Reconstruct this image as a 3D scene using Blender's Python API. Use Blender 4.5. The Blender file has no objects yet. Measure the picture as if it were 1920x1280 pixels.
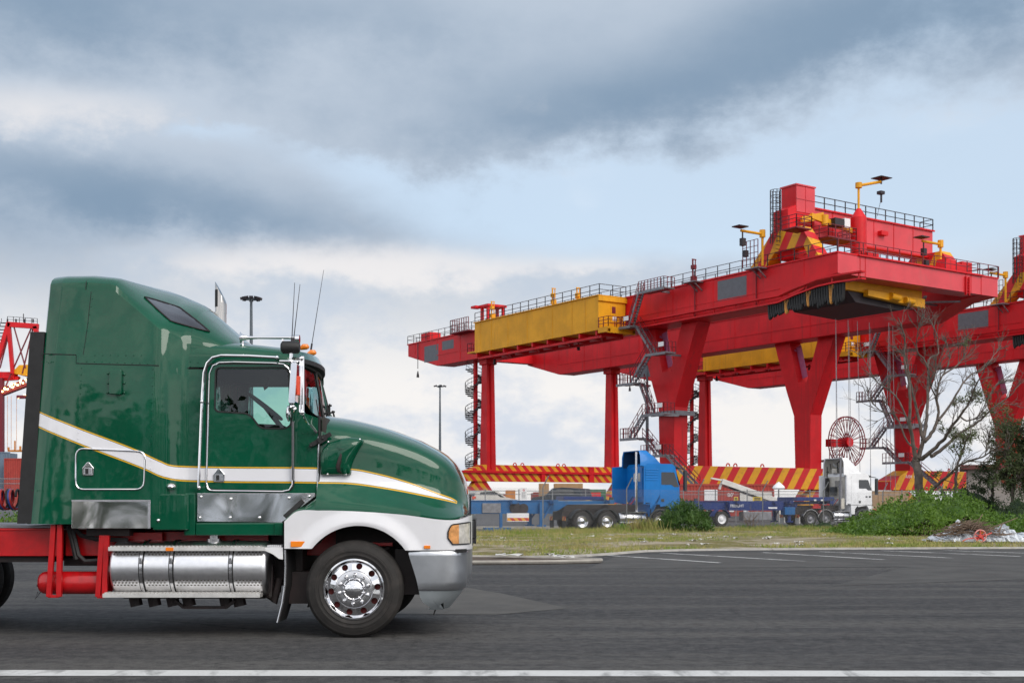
import bpy, bmesh, math, random
from math import radians as R, sin, cos, pi, sqrt, hypot, atan2
from mathutils import Vector, Matrix
from mathutils.bvhtree import BVHTree
random.seed(7)
sc = bpy.context.scene
# ---------------------------------------------------------------- camera
F, YH, HC = 2320.0, 942.0, 1.46          # focal length in photo pixels, horizon row, eye height (m)
cam = bpy.data.cameras.new('camera')
cam.sensor_width = 36.0; cam.lens = F / 1920 * 36.0
cam.shift_y = (YH - 640) / 1920
cam.clip_start = 0.1; cam.clip_end = 6000
cam.dof.use_dof = True; cam.dof.focus_distance = 13.4; cam.dof.aperture_fstop = 8.0
co = bpy.data.objects.new('camera', cam); sc.collection.objects.link(co)
co.location = (0, 0, HC); co.rotation_euler = (R(90), 0, 0)
sc.camera = co
# ---------------------------------------------------------------- light
SUN_AZ, SUN_EL = R(140), R(38)           # compass bearing from +Y towards +X
sun = bpy.data.lights.new('sun', 'SUN'); sun.energy = 1.5; sun.angle = R(40); sun.color = (1, .94, .86)
so = bpy.data.objects.new('sun', sun); sc.collection.objects.link(so)
d = Vector((sin(SUN_AZ) * cos(SUN_EL), cos(SUN_AZ) * cos(SUN_EL), sin(SUN_EL)))
so.rotation_euler = d.to_track_quat('Z', 'Y').to_euler(); so.location = d * 60
sc.view_settings.view_transform = 'Standard'; sc.view_settings.look = 'None'
sc.view_settings.exposure = 0.42; sc.view_settings.gamma = 1.0; sc.view_settings.use_curve_mapping = False

class NT:
    """tiny node-expression helper"""
    def __init__(s, nt): s.nt = nt; s.n = nt.nodes; s.l = nt.links
    def new(s, t, **kw):
        x = s.n.new(t)
        for k, v in kw.items(): setattr(x, k, v)
        return x
    def put(s, sock, v):
        if hasattr(v, 'bl_idname') or isinstance(v, bpy.types.NodeSocket): s.l.new(v, sock)
        else: sock.default_value = v
    def m(s, op, a, b=0.0, c=0.0, clamp=False):
        x = s.new('ShaderNodeMath', operation=op); x.use_clamp = clamp
        s.put(x.inputs[0], a); s.put(x.inputs[1], b); s.put(x.inputs[2], c)
        return x.outputs[0]
    def mix(s, f, a, b):
        x = s.new('ShaderNodeMix', data_type='RGBA'); x.clamp_factor = True
        s.put(x.inputs[0], f); s.put(x.inputs[6], a if not isinstance(a, tuple) else (*a, 1)[:4]); s.put(x.inputs[7], b if not isinstance(b, tuple) else (*b, 1)[:4])
        return x.outputs[2]
    def ramp(s, v, lo, hi, clamp=True, smooth=True):
        x = s.new('ShaderNodeMapRange'); x.clamp = clamp
        if smooth: x.interpolation_type = 'SMOOTHSTEP'
        s.put(x.inputs[0], v); x.inputs[1].default_value = lo; x.inputs[2].default_value = hi
        x.inputs[3].default_value = 0; x.inputs[4].default_value = 1
        return x.outputs[0]
    def noise(s, vec, scale, detail=4, rough=.55, dist=0.0):
        x = s.new('ShaderNodeTexNoise'); x.inputs['Scale'].default_value = scale; x.inputs['Detail'].default_value = detail
        x.inputs['Roughness'].default_value = rough; x.inputs['Distortion'].default_value = dist
        if vec is not None: s.l.new(vec, x.inputs['Vector'])
        return x.outputs['Fac']
    def comb(s, a, b, c=0.0):
        x = s.new('ShaderNodeCombineXYZ'); s.put(x.inputs[0], a); s.put(x.inputs[1], b); s.put(x.inputs[2], c); return x.outputs[0]

def build_world():
    w = bpy.data.worlds.new('World'); sc.world = w; w.use_nodes = True
    nt = w.node_tree; nt.nodes.clear(); N = NT(nt)
    out = N.new('ShaderNodeOutputWorld'); bg = N.new('ShaderNodeBackground'); bg.inputs[1].default_value = 0.1
    nt.links.new(bg.outputs[0], out.inputs[0])
    sky = N.new('ShaderNodeTexSky', sky_type='NISHITA'); sky.sun_disc = False
    sky.sun_elevation = SUN_EL; sky.sun_rotation = SUN_AZ; sky.dust_density = 2.0
    tc = N.new('ShaderNodeTexCoord'); sp = N.new('ShaderNodeSeparateXYZ'); nt.links.new(tc.outputs['Generated'], sp.inputs[0])
    X, Y, Z = sp.outputs
    az = N.m('ARCTAN2', X, Y); el = N.m('ARCSINE', Z)
    zz = N.m('ADD', N.m('MAXIMUM', Z, 0.0), 0.16)
    q = N.comb(N.m('DIVIDE', X, zz), N.m('DIVIDE', Y, zz), 0.0)
    ae = N.comb(az, N.m('MULTIPLY', el, 1.55), .7)
    n1 = N.noise(ae, 4.6, 7, .56, .0); n2 = N.noise(ae, 12.0, 9, .62, .0)
    n3 = N.noise(N.comb(az, N.m('MULTIPLY', el, 2.2), 3.1), 7.0, 6, .55, .0)
    # slow warp so that the cloud banks have ragged outlines
    waz = N.m('ADD', az, N.m('MULTIPLY', N.m('SUBTRACT', n3, .5), .12))
    wel = N.m('ADD', el, N.m('MULTIPLY', N.m('SUBTRACT', n2, .5), .06))
    def bank(a, e, sa, se, tilt=0.0):
        da = N.m('SUBTRACT', waz, a); de = N.m('SUBTRACT', N.m('SUBTRACT', wel, e), N.m('MULTIPLY', da, tilt))
        r2 = N.m('ADD', N.m('POWER', N.m('ABSOLUTE', N.m('DIVIDE', da, sa)), 2.0), N.m('POWER', N.m('ABSOLUTE', N.m('DIVIDE', de, se)), 2.0))
        return N.m('EXPONENT', N.m('MULTIPLY', r2, -1.0))
    def pxb(px, py, sx, sy, tilt=0.0): return bank(math.atan((px - 960) / F), math.atan((942 - py) / F), sx / F, sy / F, tilt)
    def total(lst):
        t = None
        for amp, b in lst:
            v = N.m('MULTIPLY', b, amp); t = v if t is None else N.m('ADD', t, v)
        return t
    dark = total([(.85, pxb(1060, 215, 400, 85, .06)), (.5, pxb(620, 60, 520, 80)), (1.0, pxb(330, 400, 400, 62, -.12)), (.75, pxb(60, 60, 400, 150)),
                  (.7, pxb(1780, 60, 420, 90)), (.45, pxb(0, 480, 260, 110)), (.5, pxb(1480, 120, 380, 75, .25)), (.35, pxb(1560, 300, 60, 22, .4))])
    clear = total([(1.3, pxb(1180, 400, 520, 90, .0)), (1.4, pxb(1760, 360, 380, 170)), (.45, pxb(1900, 20, 340, 120)), (.55, pxb(620, 320, 200, 45, -.2)), (.5, pxb(360, 280, 90, 25))])
    lite = total([(.6, pxb(160, 250, 260, 55)), (.8, pxb(700, 490, 420, 45)), (.6, pxb(1100, 340, 110, 22)), (.4, pxb(1780, 255, 200, 40)), (.7, pxb(1100, 385, 60, 25)), (.4, pxb(1150, 500, 120, 25))])
    dk = N.ramp(N.m('ADD', N.m('ADD', dark, N.m('MULTIPLY', N.m('SUBTRACT', n1, .5), 1.1)), N.m('SUBTRACT', N.m('MULTIPLY', N.m('SUBTRACT', n2, .5), .85), N.m('MULTIPLY', lite, .7))), -.25, 1.25)
    wh = N.ramp(N.m('ADD', lite, N.m('MULTIPLY', N.m('SUBTRACT', n2, .5), 1.3)), .15, .95)
    cl = N.ramp(N.m('ADD', clear, N.m('MULTIPLY', N.m('SUBTRACT', n2, .45), -1.0)), .25, 1.0)
    k = 10.0
    c_mid = (.40 * k, .46 * k, .54 * k); c_dark = (.18 * k, .255 * k, .35 * k); c_lite = (.70 * k, .67 * k, .66 * k)
    cloud = N.mix(dk, c_mid, c_dark)
    cloud = N.mix(N.m('MULTIPLY', wh, .75), cloud, c_lite)
    # nishita blue seen through thin high cloud
    blue = N.mix(.62, sky.outputs[0], (.60 * k, .72 * k, .84 * k))
    col = N.mix(N.m('MULTIPLY', cl, .85), cloud, blue)
    # brighter band low over the horizon
    hz = N.ramp(el, .215, .085)
    hzc = N.mix(N.ramp(n2, .36, .62), (.52 * k, .56 * k, .63 * k), (.76 * k, .73 * k, .70 * k))
    col = N.mix(N.m('MULTIPLY', hz, .85), col, hzc)
    # the sky behind the camera is a brighter, evener overcast
    col = N.mix(N.ramp(Y, .15, -.35), col, N.mix(N.ramp(n1, .35, .65), (.55 * k, .60 * k, .68 * k), (1.12 * k, 1.10 * k, 1.08 * k)))
    nt.links.new(col, bg.inputs[0])
build_world()

# ---------------------------------------------------------------- materials
def base(name):
    m = bpy.data.materials.new(name); m.use_nodes = True
    N = NT(m.node_tree); b = m.node_tree.nodes['Principled BSDF']
    tc = N.new('ShaderNodeTexCoord')
    return m, N, b, tc.outputs['Object']
def pm(name, col, rough=.5, metal=0.0, var=.12, scale=2.0, coat=0.0, bump=0.0, bscale=40, spec=.5, dirt=None, dirtamt=.4, rvar=.1, bdet=5):
    m, N, b, O = base(name)
    n = N.noise(O, scale, 6, .6)
    lo = tuple(c * (1 - var) for c in col); hi = tuple(min(1, c * (1 + var)) for c in col)
    c = N.mix(N.ramp(n, .3, .7), lo, hi)
    if dirt:
        g = N.noise(O, scale * .6 + .3, 8, .7, .6)
        c = N.mix(N.m('MULTIPLY', N.ramp(g, .48, .72), dirtamt), c, dirt)
    N.l.new(c, b.inputs['Base Color'])
    b.inputs['Metallic'].default_value = metal
    N.l.new(N.m('ADD', N.m('MULTIPLY', N.m('SUBTRACT', n, .5), rvar), rough), b.inputs['Roughness'])
    b.inputs['Coat Weight'].default_value = coat; b.inputs['Coat Roughness'].default_value = .04
    b.inputs['Specular IOR Level'].default_value = spec
    if bump:
        bn = N.new('ShaderNodeBump'); bn.inputs['Strength'].default_value = bump; bn.inputs['Distance'].default_value = .02
        N.l.new(N.noise(O, bscale, bdet, .6), bn.inputs['Height']); N.l.new(bn.outputs[0], b.inputs['Normal'])
    return m
def glass(name, tint=(.8, .95, .92), rough=.0, refl=1.0):
    m = bpy.data.materials.new(name); m.use_nodes = True; nt = m.node_tree; nt.nodes.clear(); N = NT(nt)
    o = N.new('ShaderNodeOutputMaterial'); t = N.new('ShaderNodeBsdfTransparent'); g = N.new('ShaderNodeBsdfGlossy'); mx = N.new('ShaderNodeMixShader')
    t.inputs[0].default_value = (*tint, 1); g.inputs['Roughness'].default_value = rough
    fr = N.new('ShaderNodeFresnel'); fr.inputs[0].default_value = 1.5
    N.l.new(N.m('ADD', N.m('MULTIPLY', fr.outputs[0], refl), .03, clamp=True), mx.inputs[0])
    N.l.new(t.outputs[0], mx.inputs[1]); N.l.new(g.outputs[0], mx.inputs[2]); N.l.new(mx.outputs[0], o.inputs[0])
    return m
def stripes(name, c1, c2, period, kx, ky, kz, duty=.5, rough=.45):
    m, N, b, O = base(name)
    s = N.new('ShaderNodeSeparateXYZ'); N.l.new(O, s.inputs[0])
    v = N.m('ADD', N.m('ADD', N.m('MULTIPLY', s.outputs[0], kx), N.m('MULTIPLY', s.outputs[1], ky)), N.m('MULTIPLY', s.outputs[2], kz))
    f = N.m('LESS_THAN', N.m('FRACT', N.m('DIVIDE', v, period)), duty)
    n = N.noise(O, 1.5, 6, .65)
    c = N.mix(f, c1, c2)
    c = N.mix(N.m('MULTIPLY', N.ramp(n, .45, .75), .35), c, (.12, .05, .03))
    N.l.new(c, b.inputs['Base Color']); b.inputs['Roughness'].default_value = rough
    return m
def emit(name, col, s):
    m, N, b, O = base(name); b.inputs['Base Color'].default_value = (*col, 1); b.inputs['Emission Color'].default_value = (*col, 1); b.inputs['Emission Strength'].default_value = s
    return m

# ---------------------------------------------------------------- mesh builder
class MB:
    def __init__(s): s.v = []; s.f = []
    def add(s, vs, fs):
        o = len(s.v); s.v += [tuple(p) for p in vs]; s.f += [tuple(i + o for i in f) for f in fs]; return s
    def box(s, x0, x1, y0, y1, z0, z1):
        return s.add([(x0, y0, z0), (x1, y0, z0), (x1, y1, z0), (x0, y1, z0), (x0, y0, z1), (x1, y0, z1), (x1, y1, z1), (x0, y1, z1)],
                     [(0, 3, 2, 1), (4, 5, 6, 7), (0, 1, 5, 4), (1, 2, 6, 5), (2, 3, 7, 6), (3, 0, 4, 7)])
    def beam(s, p, q, w, h, up=(0, 0, 1)):
        p = Vector(p); q = Vector(q); d = (q - p).normalized(); u = Vector(up)
        if abs(d.dot(u)) > .98: u = Vector((0, 1, 0))
        sd = d.cross(u).normalized() * w / 2; u2 = sd.cross(d).normalized() * h / 2
        vs = [a + b * sd + c * u2 for a in (p, q) for b, c in ((-1, -1), (1, -1), (1, 1), (-1, 1))]
        return s.add(vs, [(0, 1, 2, 3), (7, 6, 5, 4), (0, 4, 5, 1), (1, 5, 6, 2), (2, 6, 7, 3), (3, 7, 4, 0)])
    def tube(s, pts, r, n=8, caps=True, closed=False):
        pts = [Vector(p) for p in pts]; m = len(pts)
        rs = r if isinstance(r, (list, tuple)) else [r] * m
        vs = []; fs = []; prev = None
        for i, p in enumerate(pts):
            if closed: t = pts[(i + 1) % m] - pts[i - 1]
            else: t = pts[min(i + 1, m - 1)] - pts[max(i - 1, 0)]
            if t.length < 1e-9: t = Vector((0, 0, 1))
            t.normalize()
            if prev is None:
                a = Vector((0, 0, 1)) if abs(t.z) < .9 else Vector((1, 0, 0)); u = t.cross(a).normalized()
            else:
                u = prev - t * prev.dot(t)
                if u.length < 1e-6: u = t.orthogonal()
                u.normalize()
            prev = u; w = t.cross(u)
            for k in range(n):
                a = 2 * pi * k / n; vs.append(p + (u * cos(a) + w * sin(a)) * rs[i])
        seg = m if closed else m - 1
        for i in range(seg):
            j = (i + 1) % m
            for k in range(n): fs.append((i * n + k, i * n + (k + 1) % n, j * n + (k + 1) % n, j * n + k))
        if caps and not closed: fs.append(tuple(range(n - 1, -1, -1))); fs.append(tuple((m - 1) * n + k for k in range(n)))
        return s.add(vs, fs)
    def cyl(s, p, q, r, n=16, r2=None): return s.tube([p, q], [r, r if r2 is None else r2], n)
    def prism(s, poly, axis, d0, d1):
        """poly: 2-D points; axis 'x': (y,z), 'y': (x,z), 'z': (x,y)"""
        def P(a, b, d): return (d, a, b) if axis == 'x' else (a, d, b) if axis == 'y' else (a, b, d)
        n = len(poly); vs = [P(a, b, d0) for a, b in poly] + [P(a, b, d1) for a, b in poly]
        fs = [tuple(range(n)), tuple(range(2 * n - 1, n - 1, -1))] + [(i, i + n, (i + 1) % n + n, (i + 1) % n) for i in range(n)]
        return s.add(vs, fs)
    def loft(s, rings, closed=False, caps=True):
        n = len(rings[0]); vs = [p for r in rings for p in r]; fs = []
        for i in range(len(rings) - 1):
            for k in range(n if closed else n - 1):
                fs.append((i * n + k, i * n + (k + 1) % n, (i + 1) * n + (k + 1) % n, (i + 1) * n + k))
        if caps and closed: fs.append(tuple(range(n - 1, -1, -1))); fs.append(tuple((len(rings) - 1) * n + k for k in range(n)))
        return s.add(vs, fs)
    def lathe(s, prof, c, axis='y', n=40, close=False):
        """prof: list of (r, h) along axis"""
        c = Vector(c); rings = []
        for r, h in prof:
            ring = []
            for k in range(n):
                a = 2 * pi * k / n; u, w = r * cos(a), r * sin(a)
                ring.append(c + Vector({'y': (u, h, w), 'x': (h, u, w), 'z': (u, w, h)}[axis]))
            rings.append(ring)
        return s.loft(rings, closed=True, caps=close)
    def ball(s, c, r, n=8, m=5, sz=1.0):
        prof = [(r * sin(pi * i / m) + 1e-5, -r * sz * cos(pi * i / m)) for i in range(m + 1)]
        return s.lathe(prof, c, 'z', n)
    def rail(s, pts, h=1.1, step=1.6, r=.03, mids=(.5,)):
        for a, b in zip(pts, pts[1:]):
            a = Vector(a); b = Vector(b); L = (b - a).length; k = max(1, round(L / step)); up = Vector((0, 0, h))
            for i in range(k + 1):
                p = a.lerp(b, i / k); s.beam(p, p + up, 2 * r, 2 * r)
            for f in (1.0, *mids): s.beam(a + up * f, b + up * f, 1.6 * r, 1.6 * r)
        return s
    def build(s, name, mat, parent=None, smooth=40, bevel=0.0, segs=2, fix=True):
        me = bpy.data.meshes.new(name); me.from_pydata(s.v, [], s.f); me.validate()
        if fix:
            bm = bmesh.new(); bm.from_mesh(me); bmesh.ops.recalc_face_normals(bm, faces=bm.faces[:]); bm.to_mesh(me); bm.free()
        me.materials.append(mat)
        if smooth:
            me.polygons.foreach_set('use_smooth', [True] * len(me.polygons)); me.set_sharp_from_angle(angle=R(smooth))
        o = bpy.data.objects.new(name, me); sc.collection.objects.link(o)
        if parent: o.parent = parent
        if bevel:
            b = o.modifiers.new('bevel', 'BEVEL'); b.width = bevel; b.segments = segs; b.limit_method = 'ANGLE'; b.angle_limit = R(35); b.harden_normals = True
        return o
def each(mb, name, mat, parent=None, **kw):
    """build every loose piece of the builder as an object of its own"""
    par = list(range(len(mb.v)))
    def find(i):
        while par[i] != i: par[i] = par[par[i]]; i = par[i]
        return i
    for f in mb.f:
        for a in f[1:]: par[find(a)] = find(f[0])
    groups = {}
    for f in mb.f: groups.setdefault(find(f[0]), []).append(f)
    out = []
    for fs in groups.values():
        ids = sorted({i for f in fs for i in f}); ix = {v: k for k, v in enumerate(ids)}
        m2 = MB(); m2.v = [mb.v[i] for i in ids]; m2.f = [tuple(ix[i] for i in f) for f in fs]
        out.append(m2.build(name, mat, parent, **kw))
    return out
def tag(o, label=None, cat=None, group=None, kind=None):
    if label: o['label'] = label
    if cat: o['category'] = cat
    if group: o['group'] = group
    if kind: o['kind'] = kind
    return o
def thing(name, label, cat, loc=(0, 0, 0), rz=0.0, group=None):
    o = bpy.data.objects.new(name, None); sc.collection.objects.link(o); o.empty_display_size = .3
    o.location = loc; o.rotation_euler = (0, 0, rz)
    return tag(o, label, cat, group)
def dup(o, parent=None):
    c = o.copy(); sc.collection.objects.link(c); c.parent = parent
    for ch in [x for x in o.children]: dup(ch, c)
    return c
def PX(px, Y): return (px - 960) * Y / F
def PZ(py, Y): return HC + (YH - py) * Y / F
def W(px, py, Y): return Vector((PX(px, Y), Y, PZ(py, Y)))
def lerp(a, b, t): return a + (b - a) * t
def interp(pts, x):
    if x <= pts[0][0]: return pts[0][1]
    for (a, b), (c, d_) in zip(pts, pts[1:]):
        if x <= c: return b + (d_ - b) * (x - a) / (c - a)
    return pts[-1][1]
def smooth_interp(pts, x):
    # Catmull-Rom through the points
    n = len(pts)
    if x <= pts[0][0]: return pts[0][1]
    if x >= pts[-1][0]: return pts[-1][1]
    for i in range(n - 1):
        if x <= pts[i + 1][0]:
            x0, y0 = pts[i]; x1, y1 = pts[i + 1]
            m0 = (y1 - (pts[i - 1][1] if i else y0)) / (x1 - (pts[i - 1][0] if i else x0))
            m1 = ((pts[i + 2][1] if i + 2 < n else y1) - y0) / ((pts[i + 2][0] if i + 2 < n else x1) - x0)
            h = x1 - x0; t = (x - x0) / h
            return (2*t**3-3*t*t+1)*y0 + (t**3-2*t*t+t)*h*m0 + (-2*t**3+3*t*t)*y1 + (t**3-t*t)*h*m1
def rrect(x0, x1, z0, z1, r, n=5):
    pts = []
    for cx, cz, a0 in ((x1 - r, z1 - r, 0), (x0 + r, z1 - r, 90), (x0 + r, z0 + r, 180), (x1 - r, z0 + r, 270)):
        for k in range(n + 1):
            a = R(a0 + 90 * k / n); pts.append((cx + r * cos(a), cz + r * sin(a)))
    return pts
def roundpoly(poly, r, n=4):
    """round the corners of a 2-D polygon; r scalar or per-corner list"""
    out = []; m = len(poly)
    for i, p in enumerate(poly):
        rr = r[i] if isinstance(r, (list, tuple)) else r
        p = Vector(p).to_2d(); a = Vector(poly[i - 1]).to_2d(); b = Vector(poly[(i + 1) % m]).to_2d()
        da = (a - p); db = (b - p); k = min(rr, da.length * .48, db.length * .48)
        if k < 1e-4: out.append(tuple(p)); continue
        p0 = p + da.normalized() * k; p1 = p + db.normalized() * k
        for j in range(n + 1):
            t = j / n; out.append(tuple((1-t)**2 * p0 + 2*t*(1-t) * p + t*t * p1))
    return out
def text_mesh(name, txt, size, mat, parent, loc, rot, extrude=.004, align='CENTER'):
    cu = bpy.data.curves.new(name, 'FONT'); cu.body = txt; cu.size = size; cu.extrude = extrude; cu.align_x = align; cu.align_y = 'CENTER'
    t = bpy.data.objects.new(name, cu); sc.collection.objects.link(t)
    dg = bpy.context.evaluated_depsgraph_get(); me = bpy.data.meshes.new_from_object(t.evaluated_get(dg))
    bpy.data.objects.remove(t); me.materials.clear(); me.materials.append(mat)
    o = bpy.data.objects.new(name, me); sc.collection.objects.link(o); o.parent = parent
    o.location = loc; o.rotation_euler = rot
    return o

M = {}
RED = (.62, .007, .013)
M['red'] = pm('crane_red', RED, .45, 0, .14, .35, 0, spec=.35, dirt=(.36, .03, .03), dirtamt=.35)
def crane_paint(name, col, rust, rough):
    m, N, b, O = base(name)
    n = N.noise(O, .35, 6, .6); f = N.noise(O, 3.0, 6, .7)
    mp = N.new('ShaderNodeMapping'); mp.inputs['Scale'].default_value = (1.6, 1.6, .07); N.l.new(O, mp.inputs[0])
    s = N.noise(mp.outputs[0], 1.5, 6, .7)
    c = N.mix(N.ramp(n, .3, .7), tuple(v * .86 for v in col), tuple(min(1, v * 1.14) for v in col))
    c = N.mix(N.m('MULTIPLY', N.m('MULTIPLY', N.ramp(s, .52, .70), N.ramp(n, .35, .6)), .55), c, rust)
    c = N.mix(N.m('MULTIPLY', N.ramp(f, .56, .72), .25), c, tuple(v * .55 + .02 for v in col))
    N.l.new(c, b.inputs['Base Color']); b.inputs['Specular IOR Level'].default_value = .35
    N.l.new(N.m('ADD', N.m('MULTIPLY', f, .25), rough - .12), b.inputs['Roughness'])
    return m
M['yellow'] = pm('crane_yellow', (.72, .33, .008), .45, 0, .10, .4, dirt=(.40, .18, .02), dirtamt=.35)
M['red'] = crane_paint('crane_red', RED, (.20, .02, .018), .45); M['yellow'] = crane_paint('crane_yellow', (.74, .34, .008), (.30, .12, .015), .48)
M['grey_patch'] = pm('grey_repair_paint', (.13, .14, .16), .6, 0, .1)
M['steel'] = pm('galvanised_steel', (.22, .22, .24), .5, .6, .2, 4)
M['darksteel'] = pm('dark_steel', (.035, .03, .035), .5, .3, .2)
M['redrail'] = pm('red_rail_paint', (.16, .01, .02), .55)
M['blackrub'] = pm('black_rubber', (.012, .012, .013), .6, 0, .3, 6)
M['stripe_sill'] = stripes('warning_stripes', RED, (.76, .36, .01), 2.2, 1, 0, -.7)
M['stripe_far'] = stripes('warning_stripes_far', RED, (.76, .36, .01), 1.36, 1, 0, 1.0)
M['stripe_leg'] = stripes('warning_stripes_trolley', RED, (.76, .36, .01), 2.1, .2, 1, .6)
M['white'] = pm('white_paint', (.78, .78, .80), .35, 0, .04)
M['chrome'] = pm('chrome', (.82, .82, .84), .06, 1, .02, rvar=.02)
M['stack_chrome'] = pm('stack_chrome', (.52, .50, .48), .14, 1, .12, 3)
M['alu'] = pm('polished_aluminium', (.70, .70, .72), .20, 1, .06, 8)
M['amber'] = pm('amber_lens', (.85, .22, .01), .2, 0, .1, coat=.6)
M['galv'] = pm('fence_galvanised', (.22, .225, .235), .5, .4, .15, 5)
M['concrete'] = pm('concrete', (.36, .34, .32), .85, 0, .15, 1.2, bump=.2)
# ================================================================ SETTING
def gz(Y): return interp([(56, 0), (66, -.06), (84, -.134), (400, -.134)], Y)
def mat_asphalt():
    m, N, b, O = base('asphalt')
    big = N.noise(O, .12, 5, .6, .8); mid = N.noise(O, 1.1, 6, .65); fine = N.noise(O, 85, 3, .7)
    st = N.new('ShaderNodeMapping'); st.inputs['Scale'].default_value = (.10, .9, 1); st.inputs['Rotation'].default_value = (0, 0, .12); N.l.new(O, st.inputs[0])
    strk = N.noise(st.outputs[0], 1.0, 6, .65, .5)
    c = N.mix(N.ramp(big, .38, .62), (.036, .036, .039), (.054, .053, .054))
    c = N.mix(N.m('MULTIPLY', N.ramp(strk, .48, .62), .7), c, (.092, .088, .083))
    c = N.mix(N.m('MULTIPLY', N.ramp(strk, .47, .36), .75), c, (.022, .022, .024))
    c = N.mix(N.m('MULTIPLY', N.ramp(mid, .55, .72), .3), c, (.095, .09, .087))
    grit = N.noise(O, 6.5, 12, .86)
    c = N.mix(N.m('MULTIPLY', N.ramp(grit, .50, .58), .42), c, (.125, .12, .117)); c = N.mix(N.m('MULTIPLY', N.ramp(grit, .50, .42), .62), c, (.012, .012, .014))
    c = N.mix(N.m('MULTIPLY', N.ramp(fine, .52, .70), .75), c, (.17, .165, .16))
    c = N.mix(N.m('MULTIPLY', N.ramp(fine, .46, .30), .5), c, (.014, .014, .015))
    wv = N.new('ShaderNodeVectorMath', operation='ADD'); N.l.new(O, wv.inputs[0]); N.l.new(N.comb(N.m('MULTIPLY', mid, 1.4), N.m('MULTIPLY', big, 2.0)), wv.inputs[1])
    vo = N.new('ShaderNodeTexVoronoi', feature='DISTANCE_TO_EDGE'); vo.inputs['Scale'].default_value = .22; N.l.new(wv.outputs[0], vo.inputs['Vector'])
    ck = N.m('MULTIPLY', N.m('LESS_THAN', vo.outputs['Distance'], .0035), N.ramp(big, .44, .60))
    c = N.mix(N.m('MULTIPLY', ck, .75), c, (.014, .014, .015))
    N.l.new(c, b.inputs['Base Color']); b.inputs['Roughness'].default_value = .85; b.inputs['Specular IOR Level'].default_value = .25
    bn = N.new('ShaderNodeBump'); bn.inputs['Strength'].default_value = .55; bn.inputs['Distance'].default_value = .012
    N.l.new(N.m('ADD', fine, N.m('MULTIPLY', mid, .8)), bn.inputs['Height']); N.l.new(bn.outputs[0], b.inputs['Normal'])
    return m
M['asphalt'] = mat_asphalt()
M['asphalt_old'] = pm('old_asphalt', (.078, .073, .067), .85, 0, .18, 1.5, bump=.5, bscale=60, dirt=(.05, .05, .05), dirtamt=.6)
M['asphalt_yard'] = pm('yard_asphalt', (.075, .075, .08), .85, 0, .2, .4, bump=.3)
def mat_verge():
    m, N, b, O = base('verge_soil')
    a = N.noise(O, .35, 6, .65, .8); c2 = N.noise(O, 3.5, 6, .7); f = N.noise(O, 22, 4, .7)
    c = N.mix(N.ramp(a, .40, .58), (.42, .36, .29), (.16, .15, .05))
    c = N.mix(N.m('MULTIPLY', N.ramp(c2, .42, .62), .6), c, (.24, .19, .09))
    c = N.mix(N.m('MULTIPLY', N.ramp(f, .55, .75), .6), c, (.48, .43, .37))
    c = N.mix(N.m('MULTIPLY', N.ramp(f, .42, .28), .6), c, (.05, .045, .02))
    N.l.new(c, b.inputs['Base Color']); b.inputs['Roughness'].default_value = .95; b.inputs['Specular IOR Level'].default_value = .1
    bn = N.new('ShaderNodeBump'); bn.inputs['Strength'].default_value = .8; bn.inputs['Distance'].default_value = .05
    N.l.new(N.m('ADD', f, c2), bn.inputs['Height']); N.l.new(bn.outputs[0], b.inputs['Normal'])
    return m
M['verge'] = mat_verge()
M['mulch'] = pm('mulch', (.075, .05, .035), .95, 0, .6, 9, bump=.9, bscale=30, dirt=(.22, .18, .14), dirtamt=.5)
M['kerb'] = pm('pale_kerb', (.33, .31, .28), .85, 0, .15, 3, bump=.3)
def mat_line():
    m, N, b, O = base('road_paint')
    n = N.noise(O, 2.2, 8, .75, .5); f = N.noise(O, 45, 4, .7)
    sp = N.new('ShaderNodeMapping'); sp.inputs['Scale'].default_value = (.5, .14, 1); sp.inputs['Rotation'].default_value = (0, 0, .5); N.l.new(O, sp.inputs[0])
    sk = N.noise(sp.outputs[0], 4.0, 5, .6, .3)
    c = N.mix(N.m('MULTIPLY', N.ramp(n, .45, .75), .35), (.58, .58, .57), (.30, .30, .30))
    c = N.mix(N.m('MULTIPLY', N.ramp(sk, .50, .62), .75), c, (.17, .17, .17))
    c = N.mix(N.m('MULTIPLY', N.ramp(f, .58, .70), .7), c, (.12, .12, .12))
    N.l.new(c, b.inputs['Base Color']); b.inputs['Roughness'].default_value = .75
    return m
M['line'] = mat_line()
def sheet(name, pts, z, mat, zf=None):
    b = MB(); b.add([(x, y, (zf(y) if zf else 0) + z) for x, y in pts], [tuple(range(len(pts)))])
    o = b.build(name, mat, None, smooth=0, fix=False)
    if o.data.polygons[0].normal.z < 0:
        o.data.flip_normals()
    return tag(o, kind='structure')
# ground: strips so that the yard behind the fence lies slightly lower
b = MB(); ys = [-400, -60, 0, 20, 40, 56, 66, 84, 120, 300, 3000]
for y in ys: b.v += [(-3000, y, gz(y)), (3000, y, gz(y))]
b.f = [(2*i, 2*i+1, 2*i+3, 2*i+2) for i in range(len(ys)-1)]
tag(b.build('ground', M['asphalt'], None, smooth=0), kind='structure')
def G(px, py):
    Y = HC * F / (py - YH); return (PX(px, Y), Y)
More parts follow.
